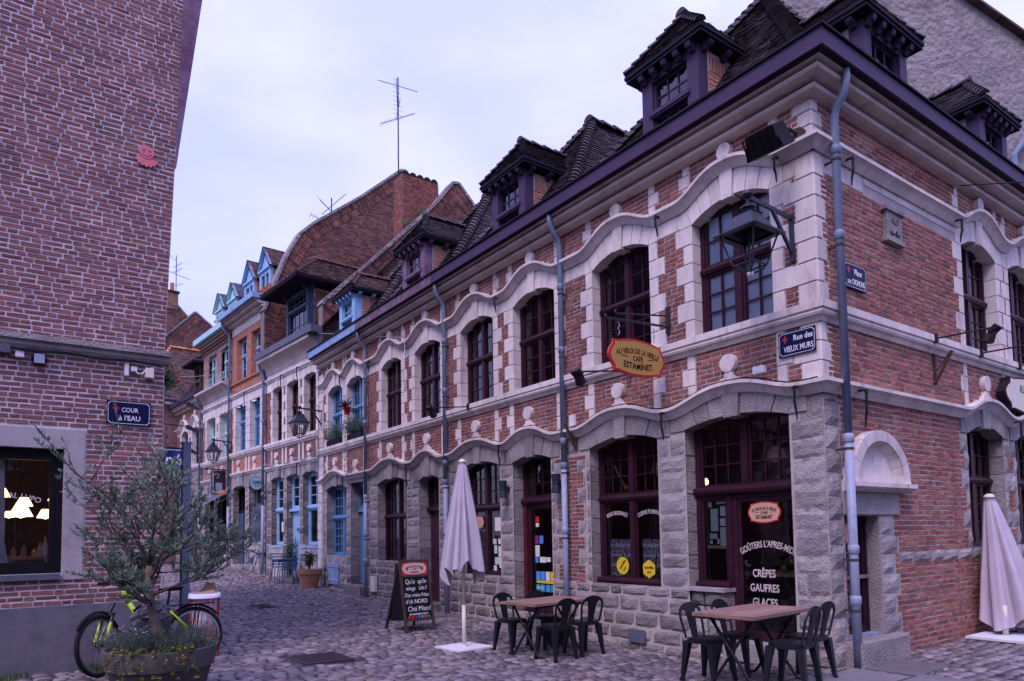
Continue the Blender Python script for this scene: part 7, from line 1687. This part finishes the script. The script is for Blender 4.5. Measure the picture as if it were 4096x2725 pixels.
# ---------------------------------------------------------------- plants
def leaf_cards(m, p, d, L_, w_, rng):
    """one folded leaf"""
    d = Vector(d).normalized(); u = Vector((rng.uniform(-1,1), rng.uniform(-1,1), rng.uniform(-.2,1))); s = d.cross(u)
    if s.length < 1e-3: return
    s.normalize(); n = s.cross(d); p = Vector(p); mid = p + d*L_*.5 + n*L_*.05
    m.add([tuple(p), tuple(mid + s*w_/2), tuple(p + d*L_), tuple(mid - s*w_/2)], [(0,1,2),(0,2,3)])
rng = random.Random(81)
PX, PY = -3.41, 6.86; PZ = gz(PX, PY)
pot = thing('planter_pot', 'big round brown grey planter pot with a thick rim', 'planter', T(PX, PY, PZ+.01))
obj('bowl', MB().lathe([(0, 0), (.37, 0), (.385, .02), (.455, .28), (.46, .285)], 48), 'pot_grey', pot, smooth='auto'); obj('rim', MB().lathe([(.455, .283), (.475, .285), (.505, .45), (.505, .465), (.47, .465), (.46, .42)], 48), 'pot_grey', pot, smooth='auto'); obj('soil', MB().lathe([(0, .43), (.465, .42)], 24), 'soil', pot)
OT = thing('olive_tree', 'bushy grey green olive tree growing in the planter pot', 'tree', T(PX, PY, PZ+.40))
tk = [Vector((.02, 0, 0)), Vector((-.02, .0, .18)), Vector((-.08, 0, .38)), Vector((-.13, 0, .62)), Vector((-.12, 0, .85))]
obj('trunk', MB().tube(tk, [.062, .05, .044, .040, .034], 10), 'bark', OT, smooth=True)
br = MB(); lf = MB(); tips = []
def branch(p, d, L_, r, depth):
    pts = [Vector(p)]; d = Vector(d).normalized(); n = 6
    for k in range(n):
        d = (d + Vector((rng.uniform(-.22, .22), rng.uniform(-.22, .22), rng.uniform(-.08, .16)))).normalized(); pts.append(pts[-1] + d*L_/n)
    br.tube(pts, [r*(1-.75*k/n) for k in range(n+1)], 5)
    if depth > 0:
        for k in range(2, n+1):
            for q in range(1 if rng.random() < .8 else 2):
                a = Vector((rng.uniform(-1,1), rng.uniform(-1,1), rng.uniform(-.35,.75))).normalized(); branch(pts[k], (d*.6 + a*.8), L_*rng.uniform(.38, .62), r*.5, depth-1)
    if depth <= 1:
        st = pts[1:] if depth == 0 else pts[3:]
        for i in range(len(st)-1):
            for q in range(3):
                t = rng.random(); pp = st[i].lerp(st[i+1], t); a = Vector((rng.uniform(-1,1), rng.uniform(-1,1), rng.uniform(-.3,1)))
                leaf_cards(lf, pp, d*.9 + a.normalized()*.8, rng.uniform(.045, .078), rng.uniform(.012, .019), rng)
        for q in range(3): leaf_cards(lf, pts[-1], d + Vector((rng.uniform(-.5,.5), rng.uniform(-.5,.5), .2)), rng.uniform(.04, .07), .013, rng)
for (z, d, L_) in ((.5, (-.9, .1, .35), .70), (.55, (.9, .2, .45), .80), (.66, (-.5, -.3, .8), .75), (.7, (.6, -.2, .7), .85), (.78, (.1, .3, 1), .95), (.82, (-.35, .2, 1), 1.05), (.85, (-.45, -.1, 1), 1.15), (.84, (.8, -.1, .45), .95), (.45, (.3, -.6, .3), .5), (.48, (-.5, -.6, .35), .5), (.6, (.1, .6, .5), .6), (.85, (.15, -.2, 1), .9)):
    i = max(j for j in range(4) if tk[j].z <= z); t = (z-tk[i].z)/(tk[i+1].z-tk[i].z); p = tk[i].lerp(tk[i+1], min(t, 1)); branch(p, d, L_*.86, .016, 2)
obj('branches', br, 'twig', OT, smooth=True, kind='stuff'); obj('foliage', lf, 'olive_leaf', OT, kind='stuff')
# herbs and ivy round the tree
def herb(name, label, cx, cy, rad, n, L_, mat, cat='plant', flowers=0, z0=.43, lw=.004, fmat='flower_white'):
    o = thing(name, label, cat, T(PX+cx, PY+cy, PZ+z0)); st = MB(); lf = MB(); fl = MB()
    for _ in range(n):
        a, r = rng.random()*6.283, rad*math.sqrt(rng.random()); p = Vector((r*math.cos(a), r*math.sin(a)*.8, 0)); d = Vector((p.x*1.2/rad*.5+rng.uniform(-.3, .3), p.y/rad*.4+rng.uniform(-.3, .3), 1)).normalized(); l = L_*rng.uniform(.5, 1); q = p + d*l
        st.tube([p, q], .0015, 3, False)
        for k in range(11):
            t = .15 + .85*k/11; leaf_cards(lf, p.lerp(q, t), d*.7 + Vector((rng.uniform(-1,1), rng.uniform(-1,1), rng.uniform(-.2,.5))), rng.uniform(.018, .034), lw, rng)
        if rng.random() < flowers:
            for k in range(5): leaf_cards(fl, q, Vector((rng.uniform(-1,1), rng.uniform(-1,1), rng.uniform(0,1))), .016, .010, rng)
    obj('stems', st, 'twig', o, kind='stuff'); obj('leaves', lf, mat, o, kind='stuff')
    if fl.v: obj('flowers', fl, fmat, o, kind='stuff')
herb('lavender_bush', 'grey green herb bush with tiny pale flowers at the left of the planter', -.27, -.08, .24, 230, .25, 'herb_leaf', flowers=.22, lw=.007); herb('rosemary_bush', 'grey green rosemary bush at the right of the planter', .24, -.02, .26, 240, .25, 'herb_leaf', lw=.007); herb('rosemary_bush', 'taller rosemary clump behind the olive trunk in the planter', -.05, .22, .30, 200, .28, 'herb_leaf', lw=.007)
herb('red_flower', 'small bedding plant with red blooms at the right rim of the planter', .30, -.28, .10, 26, .10, 'dark_leaf', flowers=.25, fmat='flower_red', lw=.014)
iv = thing('trailing_ivy', 'yellow green ivy trailing over the front rim of the planter', 'plant', T(PX, PY, PZ+.46)); lv = MB(); stv = MB()
for k in range(9):
    a = R(-112 + 10*k + rng.uniform(-4, 4)); p = Vector((.40*math.cos(a), .40*math.sin(a), .02)); pts = [p]; L_ = rng.uniform(.10, .26) if k not in (3, 4) else .34
    for j in range(8):
        t = (j+1)/8; rr = .40+.125*min(1, t*2.2); z = .05*math.sin(min(1, t*2.2)*3.1) - max(0, t-.4)*L_*1.6; a2 = a + .05*math.sin(j+k); pts.append(Vector((rr*math.cos(a2), rr*math.sin(a2), z)))
    stv.tube(pts, .0025, 4)
    for q in pts:
        for _ in range(4):
            d = Vector((math.cos(a)+rng.uniform(-.8, .8), math.sin(a)+rng.uniform(-.8, .8), rng.uniform(-.6, .5))); leaf_cards(lv, q + Vector((rng.uniform(-.02,.02), rng.uniform(-.02,.0), rng.uniform(-.02,.02))), d, rng.uniform(.025, .045), rng.uniform(.025, .038), rng)
obj('stems', stv, 'twig', iv); obj('leaves', lv, 'ivy_leaf', iv, kind='stuff')
# window boxes on the blue house
def window_box(M, wd, label, n=150, seed=1):
    rr = random.Random(seed); o = thing('window_box', label, 'window box', M, 'planted boxes on the blue house sill'); obj('trough', MB().box(-wd/2, wd/2, -.10, .10, 0, .15), 'soffit', o); obj('soil', MB().box(-wd/2+.01, wd/2-.01, -.09, .09, .15, .155), 'soil', o); lf = MB()
    for _ in range(n):
        p = Vector((rr.uniform(-wd/2, wd/2), rr.uniform(-.08, .12), .14)); d = Vector((rr.uniform(-.5, .5), rr.uniform(-.1, .6), 1)).normalized(); l = rr.uniform(.12, .5)
        for k in range(9): leaf_cards(lf, p + d*l*(.2+.8*k/9) + Vector((rr.uniform(-.03,.03),)*3), Vector((rr.uniform(-1,1), rr.uniform(-1,1), rr.uniform(-.3,.8))), rr.uniform(.04, .08), .022, rr)
    obj('leaves', lf, 'herb_leaf', o, kind='stuff'); return o
window_box(FA @ T(14.50, .0, 4.075), .95, 'dark trough of grey green foliage on the blue house sill by the stone pier', seed=2)
wb2 = window_box(FA @ T(13.0, .0, 4.075), .95, 'dark trough of bushy foliage and trailing ivy on the blue house sill by the downpipe', 190, seed=3)
tl = MB()
for k in range(70): x = .44 + .04*math.sin(k*.7); leaf_cards(tl, (x+rng.uniform(-.03,.03), .13+rng.uniform(-.02,.03), .1-k*.016), Vector((rng.uniform(-1,1), rng.uniform(0,1), rng.uniform(-1,.2))), rng.uniform(.04, .06), .035, rng)
obj('trailing_ivy', tl, 'herb_leaf', wb2, kind='stuff')
hp_ = thing('hanging_pot', 'small red pot with spiky purple plant hung at the blue window', 'plant pot', FA @ T(13.30, .17, 4.85)); obj('pot', MB().lathe([(0, 0), (.07, 0), (.10, .16), (.11, .2), (.09, .2)], 14), 'red', hp_, T(0, 0, -.1)); tl = MB()
for _ in range(60): leaf_cards(tl, (rng.uniform(-.05,.05), rng.uniform(-.05,.05), .1), Vector((rng.uniform(-1,1), rng.uniform(-.6,1), rng.uniform(-.6,1))), rng.uniform(.18, .38), .03, rng)
obj('leaves', tl, 'purple_leaf', hp_, kind='stuff'); obj('hook', MB().tube([(0, 0, .1), (0, -.05, .35), (0, -.17, .38)], .008, 5), 'iron', hp_)
gf = thing('hanging_basket', 'hanging basket of red flowers and green leaves at the edge of the left house', 'hanging basket', cross(FD, 8.0) @ T(2.45, 0, 7.35)); obj('bowl', MB().lathe([(0, -.25), (.2, -.22), (.3, 0)], 14), 'soffit', gf); tl = MB(); fl = MB()
for _ in range(900):
    p = Vector((rng.gauss(-.1, .24), rng.gauss(0, .2), rng.gauss(0, .27))); leaf_cards(tl, p, Vector((rng.uniform(-1,1), rng.uniform(-1,1), rng.uniform(-1,1))), rng.uniform(.06, .12), .06, rng)
for (x, z) in ((-.5, .05), (-.58, -.08), (-.2, .45), (-.1, .55), (-.25, .3), (-.45, .12)):
    for _ in range(22): leaf_cards(fl, (x+rng.gauss(0, .04), rng.uniform(0, .2), z+rng.gauss(0, .04)), Vector((rng.uniform(-1,1), rng.uniform(-.2,1), rng.uniform(-1,1))), .06, .045, rng)
obj('leaves', tl, 'dark_leaf', gf, kind='stuff'); obj('blooms', fl, 'flower_red', gf, kind='stuff'); obj('hanger', MB().tube([(0, 0, 0), (.25, 0, .6)], .01, 5), 'iron', gf)
tl = MB()
for _ in range(220): leaf_cards(tl, (rng.gauss(0, .10), rng.gauss(0, .08), rng.gauss(0, .22)), Vector((rng.uniform(-1,1), rng.uniform(-1,1), rng.uniform(-1,1))), .09, .05, rng)
tag(obj('creeper', tl, 'dark_leaf', None, cross(FD, 9.0) @ T(2.3, 0, 6.35)), 'dark leafy creeper hanging by the edge of the left house', 'plant')
# moss and grass growing on the gable coping
for (n_, z_) in ((-3.55, 12.22), (-3.1, 11.75)):
    tag(obj('grass_tuft', blades(0, 0, 0, .25, 200, .22, rng), 'grass_blade', None, cross(FA, 15.95) @ T(n_, 0, z_)), 'green grass tuft on the brick gable coping ' + ('beside the chimney top' if z_ > 12 else 'at the chimney foot'), 'grass')
# ---------------------------------------------------------------- bicycle leaning behind the planter
FWp, RWp = Vector((-4.50, 7.72, 0)), Vector((-3.79, 8.44, 0)); dv = (RWp-FWp); wb = dv.length; ang = math.atan2(dv.y, dv.x)
BK = thing('bicycle', 'black and lime bicycle leaning behind the planter', 'bicycle', T(FWp.x, FWp.y, gz(FWp.x, FWp.y)+.022) @ RZ(ang) @ RX(R(-5)))   # local x from front wheel to rear wheel
def wheel(M, name='wheel'):
    t = MB(); n = 44; r0, rr = .315, .024
    for k in range(n):
        a = 2*math.pi*k/n
        for q in range(8): b = 2*math.pi*q/8; t.v.append(((r0+rr*math.cos(b))*math.cos(a), rr*math.sin(b), (r0+rr*math.cos(b))*math.sin(a)))
    for k in range(n):
        for q in range(8): t.f.append((k*8+q, k*8+(q+1) % 8, ((k+1) % n)*8+(q+1) % 8, ((k+1) % n)*8+q))
    W_ = obj(name, t, 'tyre', BK, M, smooth=True); rm = MB()
    for (ra, rb, y) in ((.293, .275, .011),):
        vs = []
        for k in range(n): a = 2*math.pi*k/n; vs += [(ra*math.cos(a), y, ra*math.sin(a)), (rb*math.cos(a), y, rb*math.sin(a)), (rb*math.cos(a), -y, rb*math.sin(a)), (ra*math.cos(a), -y, ra*math.sin(a))]
        fs = [(k*4+q, k*4+(q+1) % 4, ((k+1) % n)*4+(q+1) % 4, ((k+1) % n)*4+q) for k in range(n) for q in range(4)]; rm.add(vs, fs)
    obj('rim', rm, 'chrome', W_); sp = MB()
    for k in range(28): a = 2*math.pi*k/28; a2 = a + (.5 if k % 2 else -.5); y = .022*(1 if k % 4 < 2 else -1); sp.tube([(.02*math.cos(a2), y, .02*math.sin(a2)), (.28*math.cos(a), 0, .28*math.sin(a))], .0014, 3, False)
    obj('spokes', sp, 'chrome', W_); obj('hub', MB().lathe([(.02, -.045), (.028, -.03), (.02, 0), (.028, .03), (.02, .045)], 12).xf(RX(R(90))), 'chair_metal', W_); obj('brake_disc', MB().lathe([(.045, -.002), (.08, -.002), (.08, .002), (.045, .002)], 20, (0,0,0)).xf(T(0, -.035, 0) @ RX(R(90))), 'chrome', W_)
    return W_
RC = (wb, 0, .339); wheel(T(*RC)); st_ang = R(34)
FWM = T(0, 0, .339) @ RZ(st_ang); wheel(FWM)
hd = Vector((.29, 0, .80)); hd2 = Vector((.255, 0, .90)); bb = Vector((wb-.43, 0, .30)); sp_ = Vector((wb-.30, 0, .70)); stp = Vector((wb-.27, 0, .88))
obj('frame', MB().tube([hd, bb], [.026, .030], 10).tube([hd2+Vector((.012,0,-.03)), sp_], [.022, .018], 10).tube([bb, sp_], .019, 10).tube([bb+Vector((0,.03,0)), Vector(RC)+Vector((0,.06,0))], [.014, .011], 8).tube([bb-Vector((0,.03,0)), Vector(RC)-Vector((0,.06,0))], [.014, .011], 8).tube([sp_+Vector((0,.02,-.03)), Vector(RC)+Vector((0,.06,0))], [.013, .011], 8).tube([sp_-Vector((0,.02,.03)), Vector(RC)-Vector((0,.06,0))], [.013, .011], 8).tube([hd-Vector((-.01,0,.02)), hd2+Vector((-.01,0,.03))], .028, 10), 'lime', BK, smooth=True)
fk = MB()
for s_ in (-1, 1): fk.tube([(0, s_*.062, 0), (.0, s_*.062, .34)], [.014, .020], 8)
fk.box(-.02, .02, -.075, .075, .33, .37); fk.tube([(0, 0, .35), (.04, 0, .50)], .022, 8)
obj('fork', fk, 'chair_metal', BK, FWM @ RY(R(22)) @ T(0, 0, 0)); lk = MB()
for s_ in (-1, 1): lk.tube([(0, s_*.064, .04), (0, s_*.064, .26)], .019, 8)
obj('fork_leg', lk, 'lime', BK, FWM @ RY(R(22)))
hb = MB().tube([(0,0,0), (0,0,.10)], .018, 8).tube([(0, -.31, .12), (0, -.12, .11), (0, .12, .11), (0, .31, .12)], .014, 8); [hb.tube([(0, s_*.20, .12), (0, s_*.33, .122)], .019, 8) for s_ in (-1, 1)]; [hb.tube([(-.02, s_*.15, .10), (-.06, s_*.24, .075)], .006, 5) for s_ in (-1, 1)]
obj('handlebar', hb, 'black', BK, T(*hd2) @ RZ(st_ang)); obj('seat_post', MB().tube([sp_, stp], .014, 8), 'black', BK)
obj('saddle', MB().add([(-.13, -.015, .03), (-.13, .015, .03), (.0, .035, .035), (.0, -.035, .035), (.13, .075, .045), (.13, -.075, .045), (.0, 0, .055), (.13, 0, .06), (-.12, 0, -.0), (.12, .05, .0), (.12, -.05, 0)], [(0,1,2,6,3),(6,2,4,7),(3,6,7,5),(0,3,10,8),(3,5,10),(1,8,9,2),(2,9,4),(4,9,10,5,7),(0,8,1),(8,10,9)]), 'black', BK, T(*stp))
obj('mudguard', MB().sweep([(0,0)], [(0,0)], False) if False else MB().tube([(RC[0]+.36*math.cos(a), 0, RC[2]+.36*math.sin(a)) for a in [R(150-10*k) for k in range(12)]], .016, 6), 'chair_metal', BK); obj('mudguard', MB().tube([(.36*math.cos(a), 0, .36*math.sin(a)) for a in [R(60+11*k) for k in range(9)]], .016, 6), 'chair_metal', BK, FWM)
obj('battery', MB().beam(hd.lerp(bb, .22)+Vector((.02,0,.03)), hd.lerp(bb, .78)+Vector((.02,0,.03)), .07, .10), 'black', BK); obj('cranks', MB().tube([bb+Vector((-.02,.09,-.15)), bb+Vector((0,.07,0)), bb+Vector((0,-.07,0)), bb+Vector((.02,-.09,.15))], .012, 6).box(bb.x-.05, bb.x+.05, .08, .15, bb.z-.165, bb.z-.14), 'black', BK); obj('chainring', MB().lathe([(.07, -.004), (.095, -.004), (.095, .004), (.07, .004)], 24).xf(T(bb.x, -.055, bb.z) @ RX(R(90))), 'chair_metal', BK); obj('rear_rack', MB().box(wb-.25, wb+.22, -.06, .06, .70, .715).tube([(wb+.05, .06, .70), (wb, .06, .36)], .008, 6).tube([(wb+.05, -.06, .70), (wb, -.06, .36)], .008, 6), 'black', BK)
bgm = MB(); 
for j in range(9):
    for i in range(14):
        t, a = j/8, 2*math.pi*i/14; r_ = .10*math.sin(math.pi*(.08+.88*t))**.6*(1+.25*math.sin(5*a+j*1.3)+.1*rng.uniform(-1,1)); bgm.v.append((r_*1.9*math.cos(a), r_*.8*math.sin(a), -.16+.34*t))
for j in range(8):
    for i in range(14): bgm.f.append((j*14+i, j*14+(i+1) % 14, (j+1)*14+(i+1) % 14, (j+1)*14+i))
pm('plastic_bag', (.05, .05, .065), (.11, .11, .13), rough=.25, ns=9, bump=.8, bs=30, bdist=.03); tag(obj('plastic_bag', bgm, 'plastic_bag', None, T(FWp.x, FWp.y, gz(FWp.x, FWp.y)) @ RZ(ang) @ T(.52, -.03, .62)), 'crumpled dark plastic bag hung on the bicycle frame', 'bag')
# ---------------------------------------------------------------- post and red litter cage
px_, py_ = -4.38, 9.42; tag(obj('square_post', MB().box(-.05, .05, -.05, .05, 0, 2.80).box(-.056, .056, -.056, .056, 2.80, 2.83), 'zinc', None, place(px_, py_, R(40), 0)), 'plain grey square post standing behind the olive tree', 'post')
LB = thing('litter_bin', 'red wire cage litter bin holding an overflowing bag', 'bin', place(-4.0, 9.16, 0)); rg = MB()
for z in (.25, .80):
    rg = MB(); vs = 20; rg.tube([(.175*math.cos(2*math.pi*k/vs), .175*math.sin(2*math.pi*k/vs), z) for k in range(vs+1)], .010, 6); obj('hoop', rg, 'rack_red', LB)
for k in range(14): a = 2*math.pi*k/14; obj('cage_bar', MB().tube([(.175*math.cos(a), .175*math.sin(a), .80), (.17*math.cos(a), .17*math.sin(a), .25)], .007, 5), 'rack_red', LB)
obj('bin_leg', MB().tube([(-.16, .05, .3), (-.16, .05, 0)], .014, 6).tube([(.16, .05, .3), (.16, .05, 0)], .014, 6), 'rack_red', LB); bgm = MB().lathe([(0, .22), (.13, .24), (.15, .5), (.155, .78), (.19, .82), (.20, .76)], 18); tag(obj('bin_bag', bgm, 'curtain_white', LB, smooth=True), '', '') if False else obj('bin_bag', bgm, 'curtain_white', LB, smooth=True)
tag(obj('cardboard_scrap', MB().add([(-.10, -.05, 0), (.12, -.03, .02), (.14, .08, .06), (-.06, .1, .03), (.02, .02, .16), (.12, .05, .14)], [(0,1,2,3),(3,2,5,4),(1,2,5)]), 'cardboard', None, place(-4.0, 9.16, R(20)) @ T(0, 0, .80)), 'torn cardboard on top of the red litter bin', 'cardboard')
# ---------------------------------------------------------------- blue tables and pots by the stone house
def bistro(M, label):
    r = thing('blue_bistro_table', label, 'table', M, 'small blue metal tables'); obj('table_top', MB().prismz([(.35,-.28),(.35,.28),(.30,.33),(-.30,.33),(-.35,.28),(-.35,-.28),(-.30,-.33),(.30,-.33)], .70, .725), 'blue_metal', r); obj('apron', MB().box(-.28, .28, -.25, .25, .64, .70), 'blue_metal', r)
    for sx in (-1, 1):
        for sy in (-1, 1): obj('leg', MB().tube([(sx*.22, sy*.2, .68), (sx*.34, sy*.30, 0)], .016, 6), 'blue_metal', r)
def bchair(M, label):
    r = thing('blue_bistro_chair', label, 'chair', M, 'small blue metal chairs'); obj('seat', MB().box(-.2, .2, -.2, .2, .43, .455), 'blue_metal', r)
    for sx in (-1, 1):
        obj('leg', MB().tube([(sx*.19, .18, .44), (sx*.2, .22, 0)], .013, 6), 'blue_metal', r); obj('leg', MB().tube([(sx*.19, -.24, .80), (sx*.19, -.18, .44), (sx*.2, -.22, 0)], .013, 6), 'blue_metal', r)
    b = MB(); [b.box(-.19, .19, -.235, -.215, .50+.075*k, .54+.075*k) for k in range(4)]; obj('backrest', b, 'blue_metal', r)
def pA(s, n): p = FA @ Vector((s, n, 0)); return p.x, p.y
x, y = pA(20.3, .22); bistro(place(x, y, R(40)), 'blue metal table by the folding grille window'); x, y = pA(21.3, .40); bchair(place(x, y, R(210)), 'blue metal chair beside the table by the folding grille window')
x, y = pA(17.2, .60); bistro(place(x, y, R(40)), 'blue metal table next to the terracotta pot'); x, y = pA(16.75, .62); bchair(place(x, y, R(30)), 'blue metal chair with its back to the square, at the table by the terracotta pot'); x, y = pA(17.75, .55); bchair(place(x, y, R(210)), 'blue metal chair at the table by the terracotta pot, facing the square')
x, y = pA(15.45, .42); TP = thing('terracotta_pot', 'round terracotta pot standing by the wall of the blue house', 'plant pot', place(x, y)); obj('pot', MB().lathe([(0, 0), (.22, 0), (.31, .38), (.345, .40), (.36, .53), (.33, .53), (.31, .48)], 28), 'terracotta', TP, smooth='auto'); obj('soil', MB().lathe([(0, .48), (.31, .47)], 16), 'soil', TP)
def bush(M, label, rad, h_, n, mat, seed, name='potted_shrub', lw=.04, L_=.07):
    rr = random.Random(seed); o = thing(name, label, 'shrub', M); lf = MB(); st = MB()
    for k in range(14):
        a = rr.random()*6.28; q = Vector((rad*.7*math.cos(a)*rr.random(), rad*.7*math.sin(a)*rr.random(), h_*rr.uniform(.6, 1))); st.tube([(0,0,0), q*.5+Vector((0,0,.03)), q], [.008, .005, .003], 4)
        for _ in range(n//14): leaf_cards(lf, Vector((0,0,.05)).lerp(q, rr.uniform(.25, 1)) + Vector((rr.gauss(0, rad*.22), rr.gauss(0, rad*.22), rr.gauss(0, .04))), Vector((rr.uniform(-1,1), rr.uniform(-1,1), rr.uniform(-.3,1))), L_*rr.uniform(.6, 1.1), lw, rr)
    obj('stems', st, 'twig', o); obj('leaves', lf, mat, o, kind='stuff')
x, y = pA(15.45, .42); bush(place(x, y) @ T(0, 0, .48), 'dark glossy shrub in the terracotta pot', .24, .62, 420, 'dark_leaf', 4)
x, y = pA(17.95, .16); bush(place(x, y), 'tall dark climbing shrub beside the pale blue door', .3, 1.65, 620, 'dark_leaf', 6)
x, y = pA(4.55, .40); BU = tag(obj('dark_tub', MB().lathe([(0, 0), (.17, 0), (.20, .36), (.205, .38), (.18, .38), (.16, .34), (0, .33)], 24), 'lamp_iron', None, place(.60, 10.75), smooth='auto'), 'dark blue tub on the ground by the cafe doorstep', 'tub')
nb_ = MB().box(-.05, .05, 0, .06, -.16, .16); tag(obj('letter_box', nb_, 'ivory', None, FD @ T(2.62, .02, 1.85)), 'narrow pale letter box between the blue door and window of the stone house', 'letter box')
